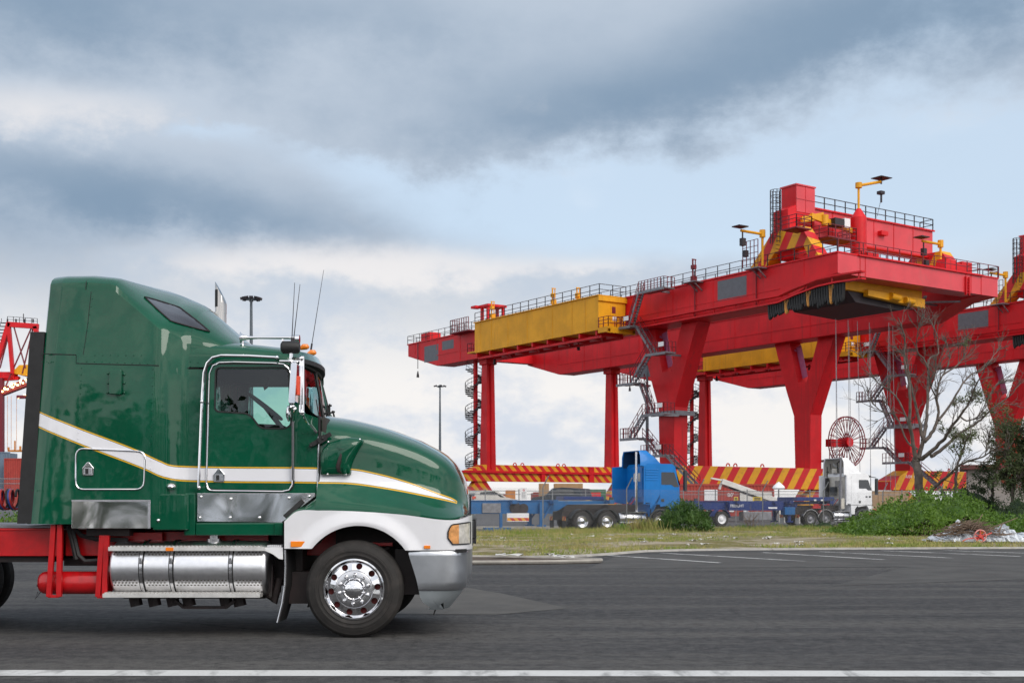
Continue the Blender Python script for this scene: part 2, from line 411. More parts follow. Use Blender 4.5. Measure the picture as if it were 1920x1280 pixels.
# pale repair patch near the bumper and the browner far bay
sheet('old_asphalt_patch', [G(620, 1108), G(880, 1102), G(945, 1113), G(1066, 1140), G(930, 1152), G(700, 1150)], .004, M['asphalt_old'])
M['asphalt_bay'] = pm('worn_asphalt', (.060, .057, .054), .85, 0, .25, 1.1, bump=.4, dirt=(.03, .03, .03), dirtamt=.6)
sheet('parking_bay', [G(1100, 1066), (9, 28.2), G(1560, 1098), G(2080, 1080), (34, 36), (34, 38.2), (12, 38.2), (3.0, 34.5)], .004, M['asphalt_bay'])
yard = [(-60, 61.5), (-25, 53), (1.2, 61.6), (10, 66.5), (60, 105), (200, 180), (-200, 180)]
b = MB(); ys2 = [62, 66, 75, 84, 130, 300]
for y in ys2: b.v += [(-200, y, gz(y) + .006), (200, y, gz(y) + .006)]
b.f = [(2*i, 2*i+1, 2*i+3, 2*i+2) for i in range(len(ys2)-1)]
tag(b.build('yard_road', M['asphalt_yard'], None, smooth=0), kind='structure')
# verge between the lot and the fence
def fence_at(x): return 60.5 + (x - 1.5) * .616 / .788
front = [(-40, 31.0), (-6, 31.6), (0, 32.4), (2.2, 33.6), (4.0, 36.5), (7, 37.8), (12, 38.6), (17, 39.2), (24, 39.6), (60, 40)]
b = MB(); cols = []
random.seed(3)
xs = [-40 + i * 1.0 for i in range(101)]
nr = 26
for x in xs:
    y0 = smooth_interp(front, x) + random.uniform(-.12, .12); y1 = min(fence_at(max(x, -40)) + 1.1, 90)
    if x < 1: y1 = max(y1, 58)
    for j in range(nr + 1):
        t = j / nr; y = lerp(y0, y1, t)
        z = gz(y) + .012 + (.05 * min(1, t * 4) + random.uniform(-.012, .03) * (1 if 0 < t else 0))
        b.v.append((x, y, z))
b.f = [(i*(nr+1)+j, (i+1)*(nr+1)+j, (i+1)*(nr+1)+j+1, i*(nr+1)+j+1) for i in range(len(xs)-1) for j in range(nr)]
tag(b.build('verge', M['verge'], None, smooth=60), kind='structure')
b = MB()
for i in range(len(xs) - 1):
    x0, x1 = xs[i], xs[i+1]; a = smooth_interp(front, x0) - .05; c = smooth_interp(front, x1) - .05
    w0 = .05 + .16 * random.random()
    b.add([(x0, a - .12 * random.random(), .009), (x1, c - .12 * random.random(), .009), (x1, c + w0, .010 + .06), (x0, a + w0, .010 + .06)], [(0, 1, 2, 3)])
tag(b.build('verge_kerb', M['kerb'], None, smooth=60), kind='structure')
# mulched traffic island with its pale kerb, tip towards the right
isl = [(-9, 28.6), (-2, 29.0), (.6, 29.3), (1.8, 29.75), (2.25, 30.1), (2.0, 30.7), (1.0, 31.3), (-.5, 32.0), (-3, 32.6), (-9, 33)]
isl = roundpoly(isl, .5, 4)
b = MB(); b.prism(isl, 'z', .0, .06); tag(b.build('traffic_island', M['mulch'], None, smooth=0), kind='structure')
b = MB(); b.tube([(x, y, .06) for x, y in isl[:-4]], .05, 6); tag(b.build('island_kerb', M['kerb'], None), kind='structure')
# painted lines
b = MB()
def strip(p, q, w, z=.009):
    p = Vector((*p, z)); q = Vector((*q, z)); n = (q - p).normalized().cross(Vector((0, 0, 1))) * w / 2
    b.add([p - n, q - n, q + n, p + n], [(0, 1, 2, 3)])
strip((-14, 10.66), (14, 10.50), .36, .005)
for a, c in (((1097, 1038), (1351, 1055)), ((1240, 1036.5), (1510, 1052)), ((1430, 1035.5), (1657, 1049)), ((1538, 1034), (1786, 1046)), ((1653, 1032), (1913, 1043)), ((1770, 1031.5), (2040, 1041))):
    strip(G(*a), G(*c), .16)
tag(b.build('road_markings', M['line'], None, smooth=0), kind='structure')

# ================================================================ GREEN TRUCK
OX, OY = PX(663, 13.33), 14.58
truck = thing('semi_truck', 'dark green bonneted semi truck with white stripe and red chassis, in the foreground', 'truck', (OX, OY, 0))
def T(px, py, y):
    Y = OY + y; return Vector((PX(px, Y) - OX, y, PZ(py, Y)))
def TX(px, y): return PX(px, OY + y) - OX
def TZ(py, y): return PZ(py, OY + y)
WS, WC = 1.22, 1.05               # half widths: sleeper, cab
def wh(px): return smooth_interp([(590, 1.035), (605, 1.03), (650, .99), (720, .94), (790, .87), (830, .80), (858, .68), (872, .56), (882, .40)], px)
def wf(px): return smooth_interp([(533, 1.235), (815, 1.235), (840, 1.215), (858, 1.16), (870, 1.07), (878, .95), (883, .80)], px)
def green_paint(striped):
    m, N, b, O = base('green_paint')
    s = N.new('ShaderNodeSeparateXYZ'); N.l.new(O, s.inputs[0]); X, Y, Z = s.outputs
    top = [(60, 768), (150, 804), (250, 842), (300, 865), (322, 873), (350, 875), (600, 878), (660, 880), (700, 887), (760, 903), (820, 925), (850, 936), (857, 941)]
    bot = [(60, 795), (150, 832), (270, 878), (315, 896), (342, 900), (600, 904), (650, 905), (720, 914), (800, 929), (850, 940), (857, 942)]
    def side(px): return -WS if px <= 300 else lerp(-WS, -WC, (px - 300) / 45) if px < 345 else -WC if px <= 600 else -wh(px)
    x0, x1 = TX(60, -WS), TX(857, -wh(857)); z0, z1 = 1.2, 2.8
    xn = N.m('DIVIDE', N.m('SUBTRACT', X, x0), x1 - x0)
    def curve(pts):
        fc = N.new('ShaderNodeFloatCurve'); c = fc.mapping.curves[0]
        P = [((TX(px, side(px)) - x0) / (x1 - x0), (TZ(py, side(px)) - z0) / (z1 - z0)) for px, py in pts]
        P[0] = (0, P[0][1]); P[-1] = (1, P[-1][1])
        while len(c.points) < len(P): c.points.new(.5, .5)
        for p, q in zip(c.points, P): p.location = q; p.handle_type = 'AUTO_CLAMPED'
        fc.mapping.update(); N.l.new(xn, fc.inputs['Value'])
        return N.m('ADD', N.m('MULTIPLY', fc.outputs[0], z1 - z0), z0)
    up, lo = curve(top), curve(bot)
    inx = N.m('MULTIPLY', N.m('LESS_THAN', xn, 1.0), N.m('GREATER_THAN', xn, 0.0))
    def band(e): return N.m('MULTIPLY', inx, N.m('MULTIPLY', N.m('LESS_THAN', Z, N.m('ADD', up, e)), N.m('GREATER_THAN', Z, N.m('SUBTRACT', lo, e))))
    gold = N.m('SUBTRACT', band(.011), band(-.003)); gap = band(-.003); whi = band(-.008)
    n = N.noise(O, 1.3, 5, .6)
    g = N.mix(N.ramp(n, .3, .7), (.0002, .062, .030), (.0004, .080, .039))
    c = g
    if striped: c = N.mix(gap, g, (.0015, .05, .025)); c = N.mix(gold, c, (.72, .40, .02)); c = N.mix(whi, c, (.76, .76, .80))
    dust = N.noise(O, 5, 8, .7)
    c = N.mix(N.m('MULTIPLY', N.ramp(dust, .50, .8), .03), c, (.14, .14, .10))
    N.l.new(c, b.inputs['Base Color']); b.inputs['Roughness'].default_value = .28; b.inputs['Specular IOR Level'].default_value = .04
    b.inputs['Coat Weight'].default_value = 1.0; b.inputs['Coat Roughness'].default_value = .05; b.inputs['Coat IOR'].default_value = 1.5
    bn = N.new('ShaderNodeBump'); bn.inputs['Strength'].default_value = .10; bn.inputs['Distance'].default_value = .10
    N.l.new(N.noise(O, 1.6, 3, .5), bn.inputs['Height']); N.l.new(bn.outputs[0], b.inputs['Coat Normal']); N.l.new(bn.outputs[0], b.inputs['Normal'])
    return m
M['green'] = green_paint(True); M['green_plain'] = green_paint(False)
M['fender_white'] = pm('fender_white', (.74, .74, .77), .22, 0, .03, coat=.8, dirt=(.5, .47, .42), dirtamt=.12)
M['truck_red'] = pm('chassis_red', (.46, .005, .008), .30, 0, .15, 3, coat=.4, dirt=(.10, .01, .01), dirtamt=.5)
M['truck_dark'] = pm('underbody', (.02, .012, .012), .6, 0, .4, 5)
M['tint'] = glass('tinted_glass', (.10, .10, .14), .02, 1.4)
M['side_glass'] = glass('side_glass', (.55, .80, .74), 0, 1.2)
M['screen_glass'] = glass('windscreen_glass', (.50, .72, .82), 0, .9)
M['cabin'] = pm('cabin_trim', (.05, .045, .042), .8, 0, .2)
M['seat'] = pm('seat_cloth', (.06, .055, .05), .9, 0, .3, 8)
M['stainless'] = pm('mirror_stainless', (.85, .84, .83), .05, 1, .03, 1.5, bump=.55, bscale=1.6, rvar=.02, bdet=0)
M['tank_alu'] = pm('tank_aluminium', (.88, .88, .90), .30, 1, .05, 20)
M['bumper_alu'] = pm('bumper_aluminium', (.60, .62, .65), .30, 1, .08, 3, rvar=.12)
M['bumper_grey'] = pm('bumper_grey', (.28, .31, .33), .38, .3, .1)
M['tyre'] = pm('tyre', (.018, .016, .015), .75, 0, .3, 7, dirt=(.06, .05, .045), dirtamt=.4)
M['headlamp'] = pm('headlamp_lens', (.75, .72, .66), .08, .3, .2, 18, coat=1)
M['lens_amber'] = pm('indicator_lens', (.75, .35, .12), .12, .2, .25, 18, coat=1)
def mirror_y(rows): return rows
def both(b, fn):
    """run fn for near side (s=-1) and far side (s=+1)"""
    for s_ in (-1, 1): fn(b, s_)

# ---- sleeper
def ring(x, w, z0, zs, zr, n=2.6, k=7, shear=0.0, zt=0.0):
    half = [(-w, z0), (-w, lerp(z0, zs, .25)), (-w, lerp(z0, zs, .5)), (-w, lerp(z0, zs, .75)), (-w, zs)]
    for i in range(1, k + 1):
        t = i / k * pi / 2; half.append((-w * max(0, cos(t)) ** (2 / n), zs + (zr - zs) * sin(t) ** (2 / n)))
    full = half + [(-y, z) for y, z in half[-2::-1]]
    return [(x - shear * max(0, zt - z), y, z) for y, z in full]
ZT = TZ(545, -WS); ZB = TZ(982, -WS)
st = []
for px, w, zs, zr, sh, zb in ((84, 1.09, 550, 527, .099, 982), (90, 1.16, 547, 523, .099, 982), (114, 1.215, 546, 522.5, .099, 982), (117, 1.22, 546, 522.5, .095, 982), (165, 1.22, 545, 522, .05, 982), (205, 1.22, 546, 526, .02, 986), (217, 1.22, 547, 529, .01, 988),
                              (258, 1.22, 582, 539, 0, 988), (285, 1.22, 605, 548, 0, 988), (298, 1.215, 616, 553, 0, 988), (305, 1.20, 620, 556, 0, 988), (318, 1.15, 626, 561, 0, 988), (332, 1.085, 634, 567, 0, 988), (342, 1.055, 640, 573, 0, 988), (350, 1.045, 645, 579, 0, 988)):
    st.append(ring(TX(px, -WS), w, TZ(zb, -WS), TZ(zs, -WS), TZ(zr, -.55 if px < 250 else -.25), interp([(200, 3.2), (217, 2.8), (258, 1.35), (300, 1.35), (345, 1.8)], px), 8, sh, ZT))
b = MB(); b.loft(st, closed=True, caps=True)
sleeper = b.build('sleeper', M['green'], truck, smooth=24)
bv_v, bv_f = list(b.v), list(b.f)
# fairing running down on to the cab roof
st = []
for px, w, zb, zs, zr in ((349, 1.043, 668, 645, 578), (365, 1.03, 668, 647, 591), (385, 1.01, 668, 648, 607), (402, .98, 668, 649, 621), (418, .94, 668, 650, 633), (430, .90, 668, 654, 642)):
    st.append(ring(TX(px, -WS), w, TZ(zb, -WS), TZ(zs, -WS), TZ(zr, -.3), 1.9, 8))
b = MB(); b.loft(st, closed=True, caps=True)
b.build('roof_fairing', M['green'], truck, smooth=35)
o = len(bv_v); bv_v += b.v; bv_f += [tuple(i + o for i in f) for f in b.f]
bvh = BVHTree.FromPolygons([Vector(v) for v in bv_v], bv_f)
CAMT = Vector((-OX, -OY, HC))
def hit(px, py, off=.006):
    dirv = Vector(((px - 960) / F, 1, (YH - py) / F)).normalized()
    loc, nor, _, _ = bvh.ray_cast(CAMT, dirv)
    if loc is None: return None
    if nor.dot(dirv) > 0: nor = -nor
    return loc + nor * off
# tinted skylight on the sloping roof front, near half and its mirror
def skylight(s_):
    quad = [(268, 556), (337, 577), (396, 624), (319, 603)]
    n = 9; pts = []
    ok = True
    for i in range(n + 1):
        for j in range(n + 1):
            u, v = i / n, j / n
            # squircle so the corners are rounded
            uu, vv = 2*u-1, 2*v-1
            u2 = (uu * sqrt(1 - vv*vv*.10) + 1) / 2; v2 = (vv * sqrt(1 - uu*uu*.10) + 1) / 2
            a = Vector(quad[0]).lerp(Vector(quad[1]), u2); c = Vector(quad[3]).lerp(Vector(quad[2]), u2); p = a.lerp(c, v2)
            h = hit(p.x, p.y, .008)
            if h is None: h = pts[-1] + Vector((0, .03, 0))
            pts.append(h)
    mb = MB(); mb.add([(p.x, p.y * (-s_), p.z) for p in pts], [(i*(n+1)+j, (i+1)*(n+1)+j, (i+1)*(n+1)+j+1, i*(n+1)+j+1) for i in range(n) for j in range(n)])
    o = mb.build('skylight', M['tint_solid'], truck, smooth=60)
    edge = [pts[i*(n+1)] for i in range(n+1)] + [pts[n*(n+1)+j] for j in range(1, n+1)] + [pts[i*(n+1)+n] for i in range(n-1, -1, -1)] + [pts[j] for j in range(n-1, 0, -1)]
    mb = MB(); mb.tube([(p.x, p.y * (-s_), p.z) for p in edge], .010, 6, closed=True); mb.build('seal', M['blackrub'], o)
M['tint_solid'] = pm('skylight_glass', (.022, .020, .028), .06, 0, .1, coat=1)
skylight(-1); skylight(1)

# ---- cab: hollow shell so that one sees through the side windows
def wallpt(pts, y): return [(TX(px, y), TZ(py, y)) for px, py in pts]
win = roundpoly([(405, 689), (541, 689), (546, 796), (536, 803), (489, 803), (468, 775), (403, 771)], [9, 14, 8, 10, 10, 12, 10], 5)
wall = [(345, 688), (548, 688), (554, 710), (563, 757), (572, 775), (599, 784), (599, 926), (590, 930), (527, 978), (527, 1003), (345, 1003)]
def ring_face(b, outer, inner, y, t=0.0):
    """flat panel with a hole: outer/inner in photo pixels, at lateral y"""
    n = 64
    def resample(poly, n):
        P = [Vector(p) for p in poly]; L = [0]
        for i in range(len(P)): L.append(L[-1] + (P[(i + 1) % len(P)] - P[i]).length)
        out = []
        for k in range(n):
            d_ = L[-1] * k / n
            for i in range(len(P)):
                if L[i + 1] >= d_: out.append(P[i].lerp(P[(i + 1) % len(P)], (d_ - L[i]) / max(1e-9, L[i + 1] - L[i]))); break
        return out
    c = sum((Vector(p) for p in inner), Vector((0, 0))) / len(inner)
    # angle-matched rings; the outer ring keeps its true corners
    angs = sorted(set([round(atan2(p[1] - c.y, p[0] - c.x), 5) for p in outer] + [round(atan2(p[1] - c.y, p[0] - c.x), 5) for p in inner] + [round(-pi + 2 * pi * k / n, 5) for k in range(n)]))
    def cast(poly, a):
        dx, dy = cos(a), sin(a); best = None; m = len(poly)
        for i in range(m):
            x1, y1 = poly[i][0] - c.x, poly[i][1] - c.y; x2, y2 = poly[(i + 1) % m][0] - c.x, poly[(i + 1) % m][1] - c.y
            den = dx * (y2 - y1) - dy * (x2 - x1)
            if abs(den) < 1e-9: continue
            tt = (x1 * (y2 - y1) - y1 * (x2 - x1)) / den; uu = (x1 * dy - y1 * dx) / den
            if tt > 0 and -1e-6 <= uu <= 1 + 1e-6 and (best is None or tt < best): best = tt
        return (c.x + dx * best, c.y + dy * best)
    O = [cast(outer, a) for a in angs]; I = [cast(inner, a) for a in angs]; m = len(angs)
    s_ = 1 if y > 0 else -1
    def w3(p, yy): return Vector((TX(p[0], -abs(yy)), yy, TZ(p[1], -abs(yy))))
    rings = [[w3(p, y) for p in O], [w3(p, y) for p in I]]
    if t:
        rings.append([w3(p, y) - Vector((0, s_ * t, 0)) for p in I]); rings = [[w3(p, y) - Vector((0, s_ * t, 0)) for p in O]] + rings
    vs = [p for r in rings for p in r]; fs = []
    for i in range(len(rings) - 1):
        for k in range(m): fs.append((i*m+k, i*m+(k+1) % m, (i+1)*m+(k+1) % m, (i+1)*m+k))
    b.add(vs, fs)
cab = None
bb = MB()
winf = [(x - 38 if x < 440 else x, y) for x, y in win]
for s_ in (-1, 1): ring_face(bb, wall, win if s_ < 0 else winf, s_ * WC)
# rear wall, floor and firewall
xr, xf, z0, z1 = TX(348, -WC), TX(599, -WC), TZ(1003, -WC), TZ(690, -WC)
bb.box(xr, xr + .02, -WC + .005, WC - .005, z0, z1)
bb.box(xr, xf, -WC + .005, WC - .005, z0, z0 + .02)
cab = bb.build('cab', M['green'], truck, smooth=20)
il = MB(); il.box(xr + .022, xr + .05, -WC + .01, WC - .01, z0, z1 - .01)
il.box(xr, xf, -WC + .01, WC - .01, z0 + .025, z0 + .05)
for s_ in (-1, 1): ring_face(il, [(347, 690), (546, 690), (561, 757), (570, 776), (597, 788), (597, 1000), (347, 1000)], [(x - (38 if s_ > 0 and x < 440 else 0), y) for x, y in roundpoly([(405, 689.5), (541, 689.5), (546, 796), (536, 802.5), (489, 802.5), (468, 774.5), (403, 770.5)], 8, 4)], s_ * (WC - .035))
il.box(xr, TX(546, -WC), -WC + .02, WC - .02, z1 + .02, z1 + .05)   # headlining
dz = TZ(800, -WC)
il.prism([(TX(548, -WC), TZ(815, -WC)), (TX(556, -WC), TZ(782, -WC)), (TX(610, -WC), TZ(782, -WC)), (TX(610, -WC), TZ(900, -WC)), (TX(560, -WC), TZ(900, -WC))], 'y', -WC + .05, WC - .05)
il.build('cab_lining', M['cabin'], truck, smooth=20)
# roof of the cab
st = []
for px, zb, zs, zr, w in ((344, 692, 664, 622, WC), (372, 692, 664, 628, WC), (430, 692, 665, 634, WC), (480, 692, 668, 639, WC), (520, 692, 671, 644, WC), (538, 692, 675, 648, WC - .005), (548, 692, 678, 651, WC - .015), (553, 688, 680, 656, WC - .03)):
    st.append(ring(TX(px, -WC), w, TZ(zb, -WC), TZ(zs, -WC), TZ(zr, -.85), 2.5, 8))
b = MB(); b.loft(st, closed=False, caps=False)
roof = b.build('cab_roof', M['green'], truck, smooth=40)
# windscreen, wrapped in plan
def screen_pt(s, t, off=0.0):
    """s -1..1 across, t 0..1 upward"""
    e = abs(s); w = lerp(WC - .03, WC - .09, t)
    xb, xt = TX(563, -WC), TX(546, -WC)
    zb = TZ(784, -.2) + .16 * max(0, (e - .72) / .28) ** 2; zt = TZ(676, -WC)
    return Vector((lerp(xb, xt, t) + .09 * (1 - e * e) + off, s * w, lerp(zb, zt, t)))
n, mrow = 28, 8
b = MB(); b.v = [tuple(screen_pt(-1 + 2*i/n, j/mrow)) for i in range(n+1) for j in range(mrow+1)]
b.f = [(i*(mrow+1)+j, (i+1)*(mrow+1)+j, (i+1)*(mrow+1)+j+1, i*(mrow+1)+j+1) for i in range(n) for j in range(mrow)]
ws = b.build('windscreen', M['screen_glass'], truck, smooth=70)
b = MB()
for t in (0, 1): b.tube([screen_pt(-1 + 2*i/n, t, .006) for i in range(n+1)], .02, 6)
b.tube([screen_pt(0, j/8, .006) for j in range(9)], .018, 6)
for s_ in (-1, 1): b.tube([screen_pt(s_, j/8, .004) for j in range(9)], .02, 6)
b.build('seal', M['blackrub'], ws)
b = MB()   # thick green front posts beside the glass
for s_ in (-1, 1): b.tube([screen_pt(s_ * .985, j/8, .012) + Vector((-.035, 0, 0)) for j in range(9)], .032, 8)
b.build('front_pillar', M['green'], truck)
b = MB()   # wipers
for c_ in (-.45, .35): b.tube([screen_pt(c_, -.03, .04), screen_pt(c_ + .05, .35, .03)], .007, 5)
b.build('wiper', M['blackrub'], truck)
# cowl between the glass and the bonnet
b = MB(); rows = []
for i in range(n + 1):
    s = -1 + 2*i/n; p = screen_pt(s, 0, .012); e_ = abs(s)
    q = Vector((TX(603, -WC), s * (WC - .01), TZ(786, -WC) - .005))
    rows.append([tuple(p + Vector((0, 0, .004))), tuple(p.lerp(q, .5) + Vector((0, 0, -.03 * e_))), tuple(q), (q.x, q.y, q.z - .3)])
b.loft(rows, closed=False, caps=False); b.build('cowl', M['green'], truck, smooth=50)
# sun visor
b = MB(); rows = []
xl, zl = TX(546, -WC) , TZ(669, -WC)
for i in range(n + 1):
    s = -1 + 2*i/n; k = 1 - s*s; p = screen_pt(s, 1.0); y = s * (WC - .03)
    o1 = Vector((p.x - .04, y, TZ(655, -WC) + .05*k)); o2 = Vector((p.x - .01 + .04*k, y, TZ(656, -WC) + .04*k)); o3 = Vector((xl + .02 + .15*k, y, zl + .02*k)); o4 = o3 + Vector((-.015, 0, -.02)); o5 = Vector((p.x - .01, y, TZ(668, -WC)))
    rows.append([o1, o2, o3, o4, o5])
b.loft(rows, closed=True, caps=True); vis = b.build('sun_visor', M['green_plain'], truck, smooth=40)
b = MB(); b.loft([[r[2] + Vector((.004, 0, .004)), r[2] + Vector((.004, 0, -.045)), r[3] + Vector((-.06, 0, -.03)), r[3] + Vector((-.08, 0, .015))] for r in rows], closed=True, caps=True); b.build('visor_underside', M['blackrub'], vis, smooth=40)

# ---- bonnet and fenders
def top_py(px): return smooth_interp([(590, 777), (600, 779), (640, 785), (700, 799), (760, 819), (810, 840), (840, 857), (858, 872), (870, 889), (878, 908), (883, 935)], px)
def crease_py(px): return smooth_interp([(533, 977), (557, 958), (600, 956.5), (640, 957), (700, 960), (760, 965), (830, 974), (862, 973), (883, 965)], px)
FR = [(0, 0, 0), (.02, .0, .03), (.10, .18, .10), (.20, .52, .20), (.28, .82, .28), (.34, .97, .35), (.45, 1.0, .48), (.6, 1.0, .62), (.72, 1.02, .74), (.82, 1.10, .84), (.90, 1.35, .91), (.96, 2.0, .965), (.99, 3.2, .99)]
cols = [592 + (883 - 592) * (1 - (1 - i / 46) ** 1.5) for i in range(47)]
rows = []
for px in cols:
    a, c = wf(px), wh(px); half = []
    pt, pc = top_py(px), crease_py(px)
    for fr, kk, zf in FR:
        if kk <= 1: w = lerp(a, c, kk)
        else: w = c * max(.0, 1 - (kk - 1) * .34)
        py = lerp(pc, pt, zf)
        px_ = px if px < 835 else 835 + (px - 835) * .91
        half.append((lerp(TX(px_, -min(a, 1.2)), TX(px_, -.1), max(0, (px - 780) / 103)), -w, TZ(py, -w)))
    zc = half[-1][2] + .012
    half.append((half[-1][0], 0, zc))
    rows.append(half + [(x, -y, z) for x, y, z in half[-2::-1]])
b = MB(); b.loft(rows, closed=False, caps=False)
b.add(rows[-1], [tuple(range(len(rows[-1])))])
bonnet = b.build('bonnet', M['green'], truck, smooth=50)
bon_bvh = BVHTree.FromPolygons([Vector(v) for v in b.v], b.f)
# shelf behind the bonnet: the green shoulder over the rear of the fender
b = MB()
for s_ in (-1, 1):
    rr = []
    for px in (533, 540, 548, 557, 570, 585, 594):
        pt = lerp(979, 926, (px - 531) / 64)
        rr.append([(TX(px, -1.235), s_*1.235, TZ(crease_py(px), -1.235)), (TX(px, -1.235), s_*1.225, TZ(min(pt + 20, crease_py(px) - 2), -1.22)), (TX(px, -1.235), s_*1.16, TZ(min(pt + 6, crease_py(px) - 5), -1.16)), (TX(px, -1.235), s_*1.03, TZ(min(pt, crease_py(px) - 8), -1.05))])
    b.loft(rr, closed=False, caps=False)
each(b, 'fender_shoulder', M['green'], truck, smooth=50)
ARC = (672, 1093, 108)
def bot_py(px):
    if px < 574: return 1028
    if px > 772: return 1031
    dy = sqrt(max(0, ARC[2] ** 2 - (px - ARC[0]) ** 2)); return min(1028 if px < 672 else 1031, ARC[1] - dy)
for s_ in (-1, 1):
    b = MB(); rr = []; edge = []
    cl = [533 + i * 2.5 for i in range(int((850 - 533) / 2.5) + 1)] + [853, 856, 859, 862, 865, 868, 871, 874, 877, 880, 883]
    for px in cl:
        w = wf(px); t_, bo = crease_py(px), bot_py(px); r_ = []
        for k in range(9):
            f_ = k / 8; py = lerp(bo, t_, f_)
            dist = hypot(px - ARC[0], py - ARC[1]) - ARC[2]
            bulge = .035 * max(0, 1 - abs(dist - 6) / 22) if 545 < px < 800 else 0
            r_.append((TX(px, -1.235), s_ * (w + bulge), TZ(py, -1.235)))
        edge.append(r_[0]); rr.append([(r_[0][0], r_[0][1] - s_ * .07, r_[0][2] + .01)] + r_)
    b.loft(rr, closed=False, caps=False)
    fd = b.build('fender', M['fender_white'], truck, smooth=50)
    b = MB(); ins = [p for p in edge if TX(560, -1.235) < p[0] < TX(790, -1.235)]
    b.loft([[(p[0], p[1] - s_*.03, p[2] + .012) for p in ins], [(p[0], s_ * .62, p[2] + .05) for p in ins]], closed=False, caps=False)
    b.build('wheel_arch_liner', M['truck_dark'], truck, smooth=50)
    # headlamp wraps round the corner
    b = MB(); r2 = []; r3 = []
    for i in range(15):
        px = 840 + 40 * i / 14; w = wf(px) + .012
        lo, hi = (1020, lerp(984, 979, i/14)); 
        if i < 3: lo -= (3 - i) * 4; hi += (3 - i) ** 2 * 1.4
        (r2 if px < 861 else r3).append([(TX(px, -1.235), s_*w, TZ(lerp(lo, hi, k/6), -1.235)) for k in range(7)])
    r3 = [r2[-1]] + r3
    b.loft(r2, closed=False, caps=False); hl = MB(); hl.loft(r3, closed=False, caps=False)
    lamp = hl.build('headlight', M['headlamp'], truck, smooth=60); b.build('indicator', M['lens_amber'], lamp, smooth=60)
    ol = [r[0] for r in r2 + r3] + [r[-1] for r in (r2 + r3)[::-1]]
    b = MB(); b.tube(ol, .008, 5, closed=True); b.build('bezel', M['blackrub'], lamp)
    b = MB(); y = s_ * 1.24
    b.box(TX(545, -1.24), TX(573, -1.24), y - .01, y + .012, TZ(1025, -1.24), TZ(1014, -1.24)); b.build('side_marker', M['amber'], truck, bevel=.006)
    b = MB(); b.box(TX(795, -1.24), TX(807, -1.24), y - .01, y + .010, TZ(1028, -1.24), TZ(1022, -1.24)); b.build('side_marker', M['amber'], truck, bevel=.004)
# grille face and dark bay
b = MB(); b.box(.9, 1.06, -.75, .75, TZ(1030, -1), TZ(975, -1)); b.box(TX(620, -1), TX(800, -1), -.6, .6, .75, 1.25); b.build('engine_bay', M['truck_dark'], truck)
b = MB()
for k in range(8): b.box(1.185, 1.215, -.34 + k * .094, -.32 + k * .094, TZ(990, -1), TZ(925, -1))
each(b, 'grille_bar', M['chrome'], truck)
M['drum_red'] = pm('drum_red', (.10, .006, .006), .7, 0, .3)
M['red_lens'] = pm('red_lens', (.75, .06, .01), .2, 0, .1, coat=.6)
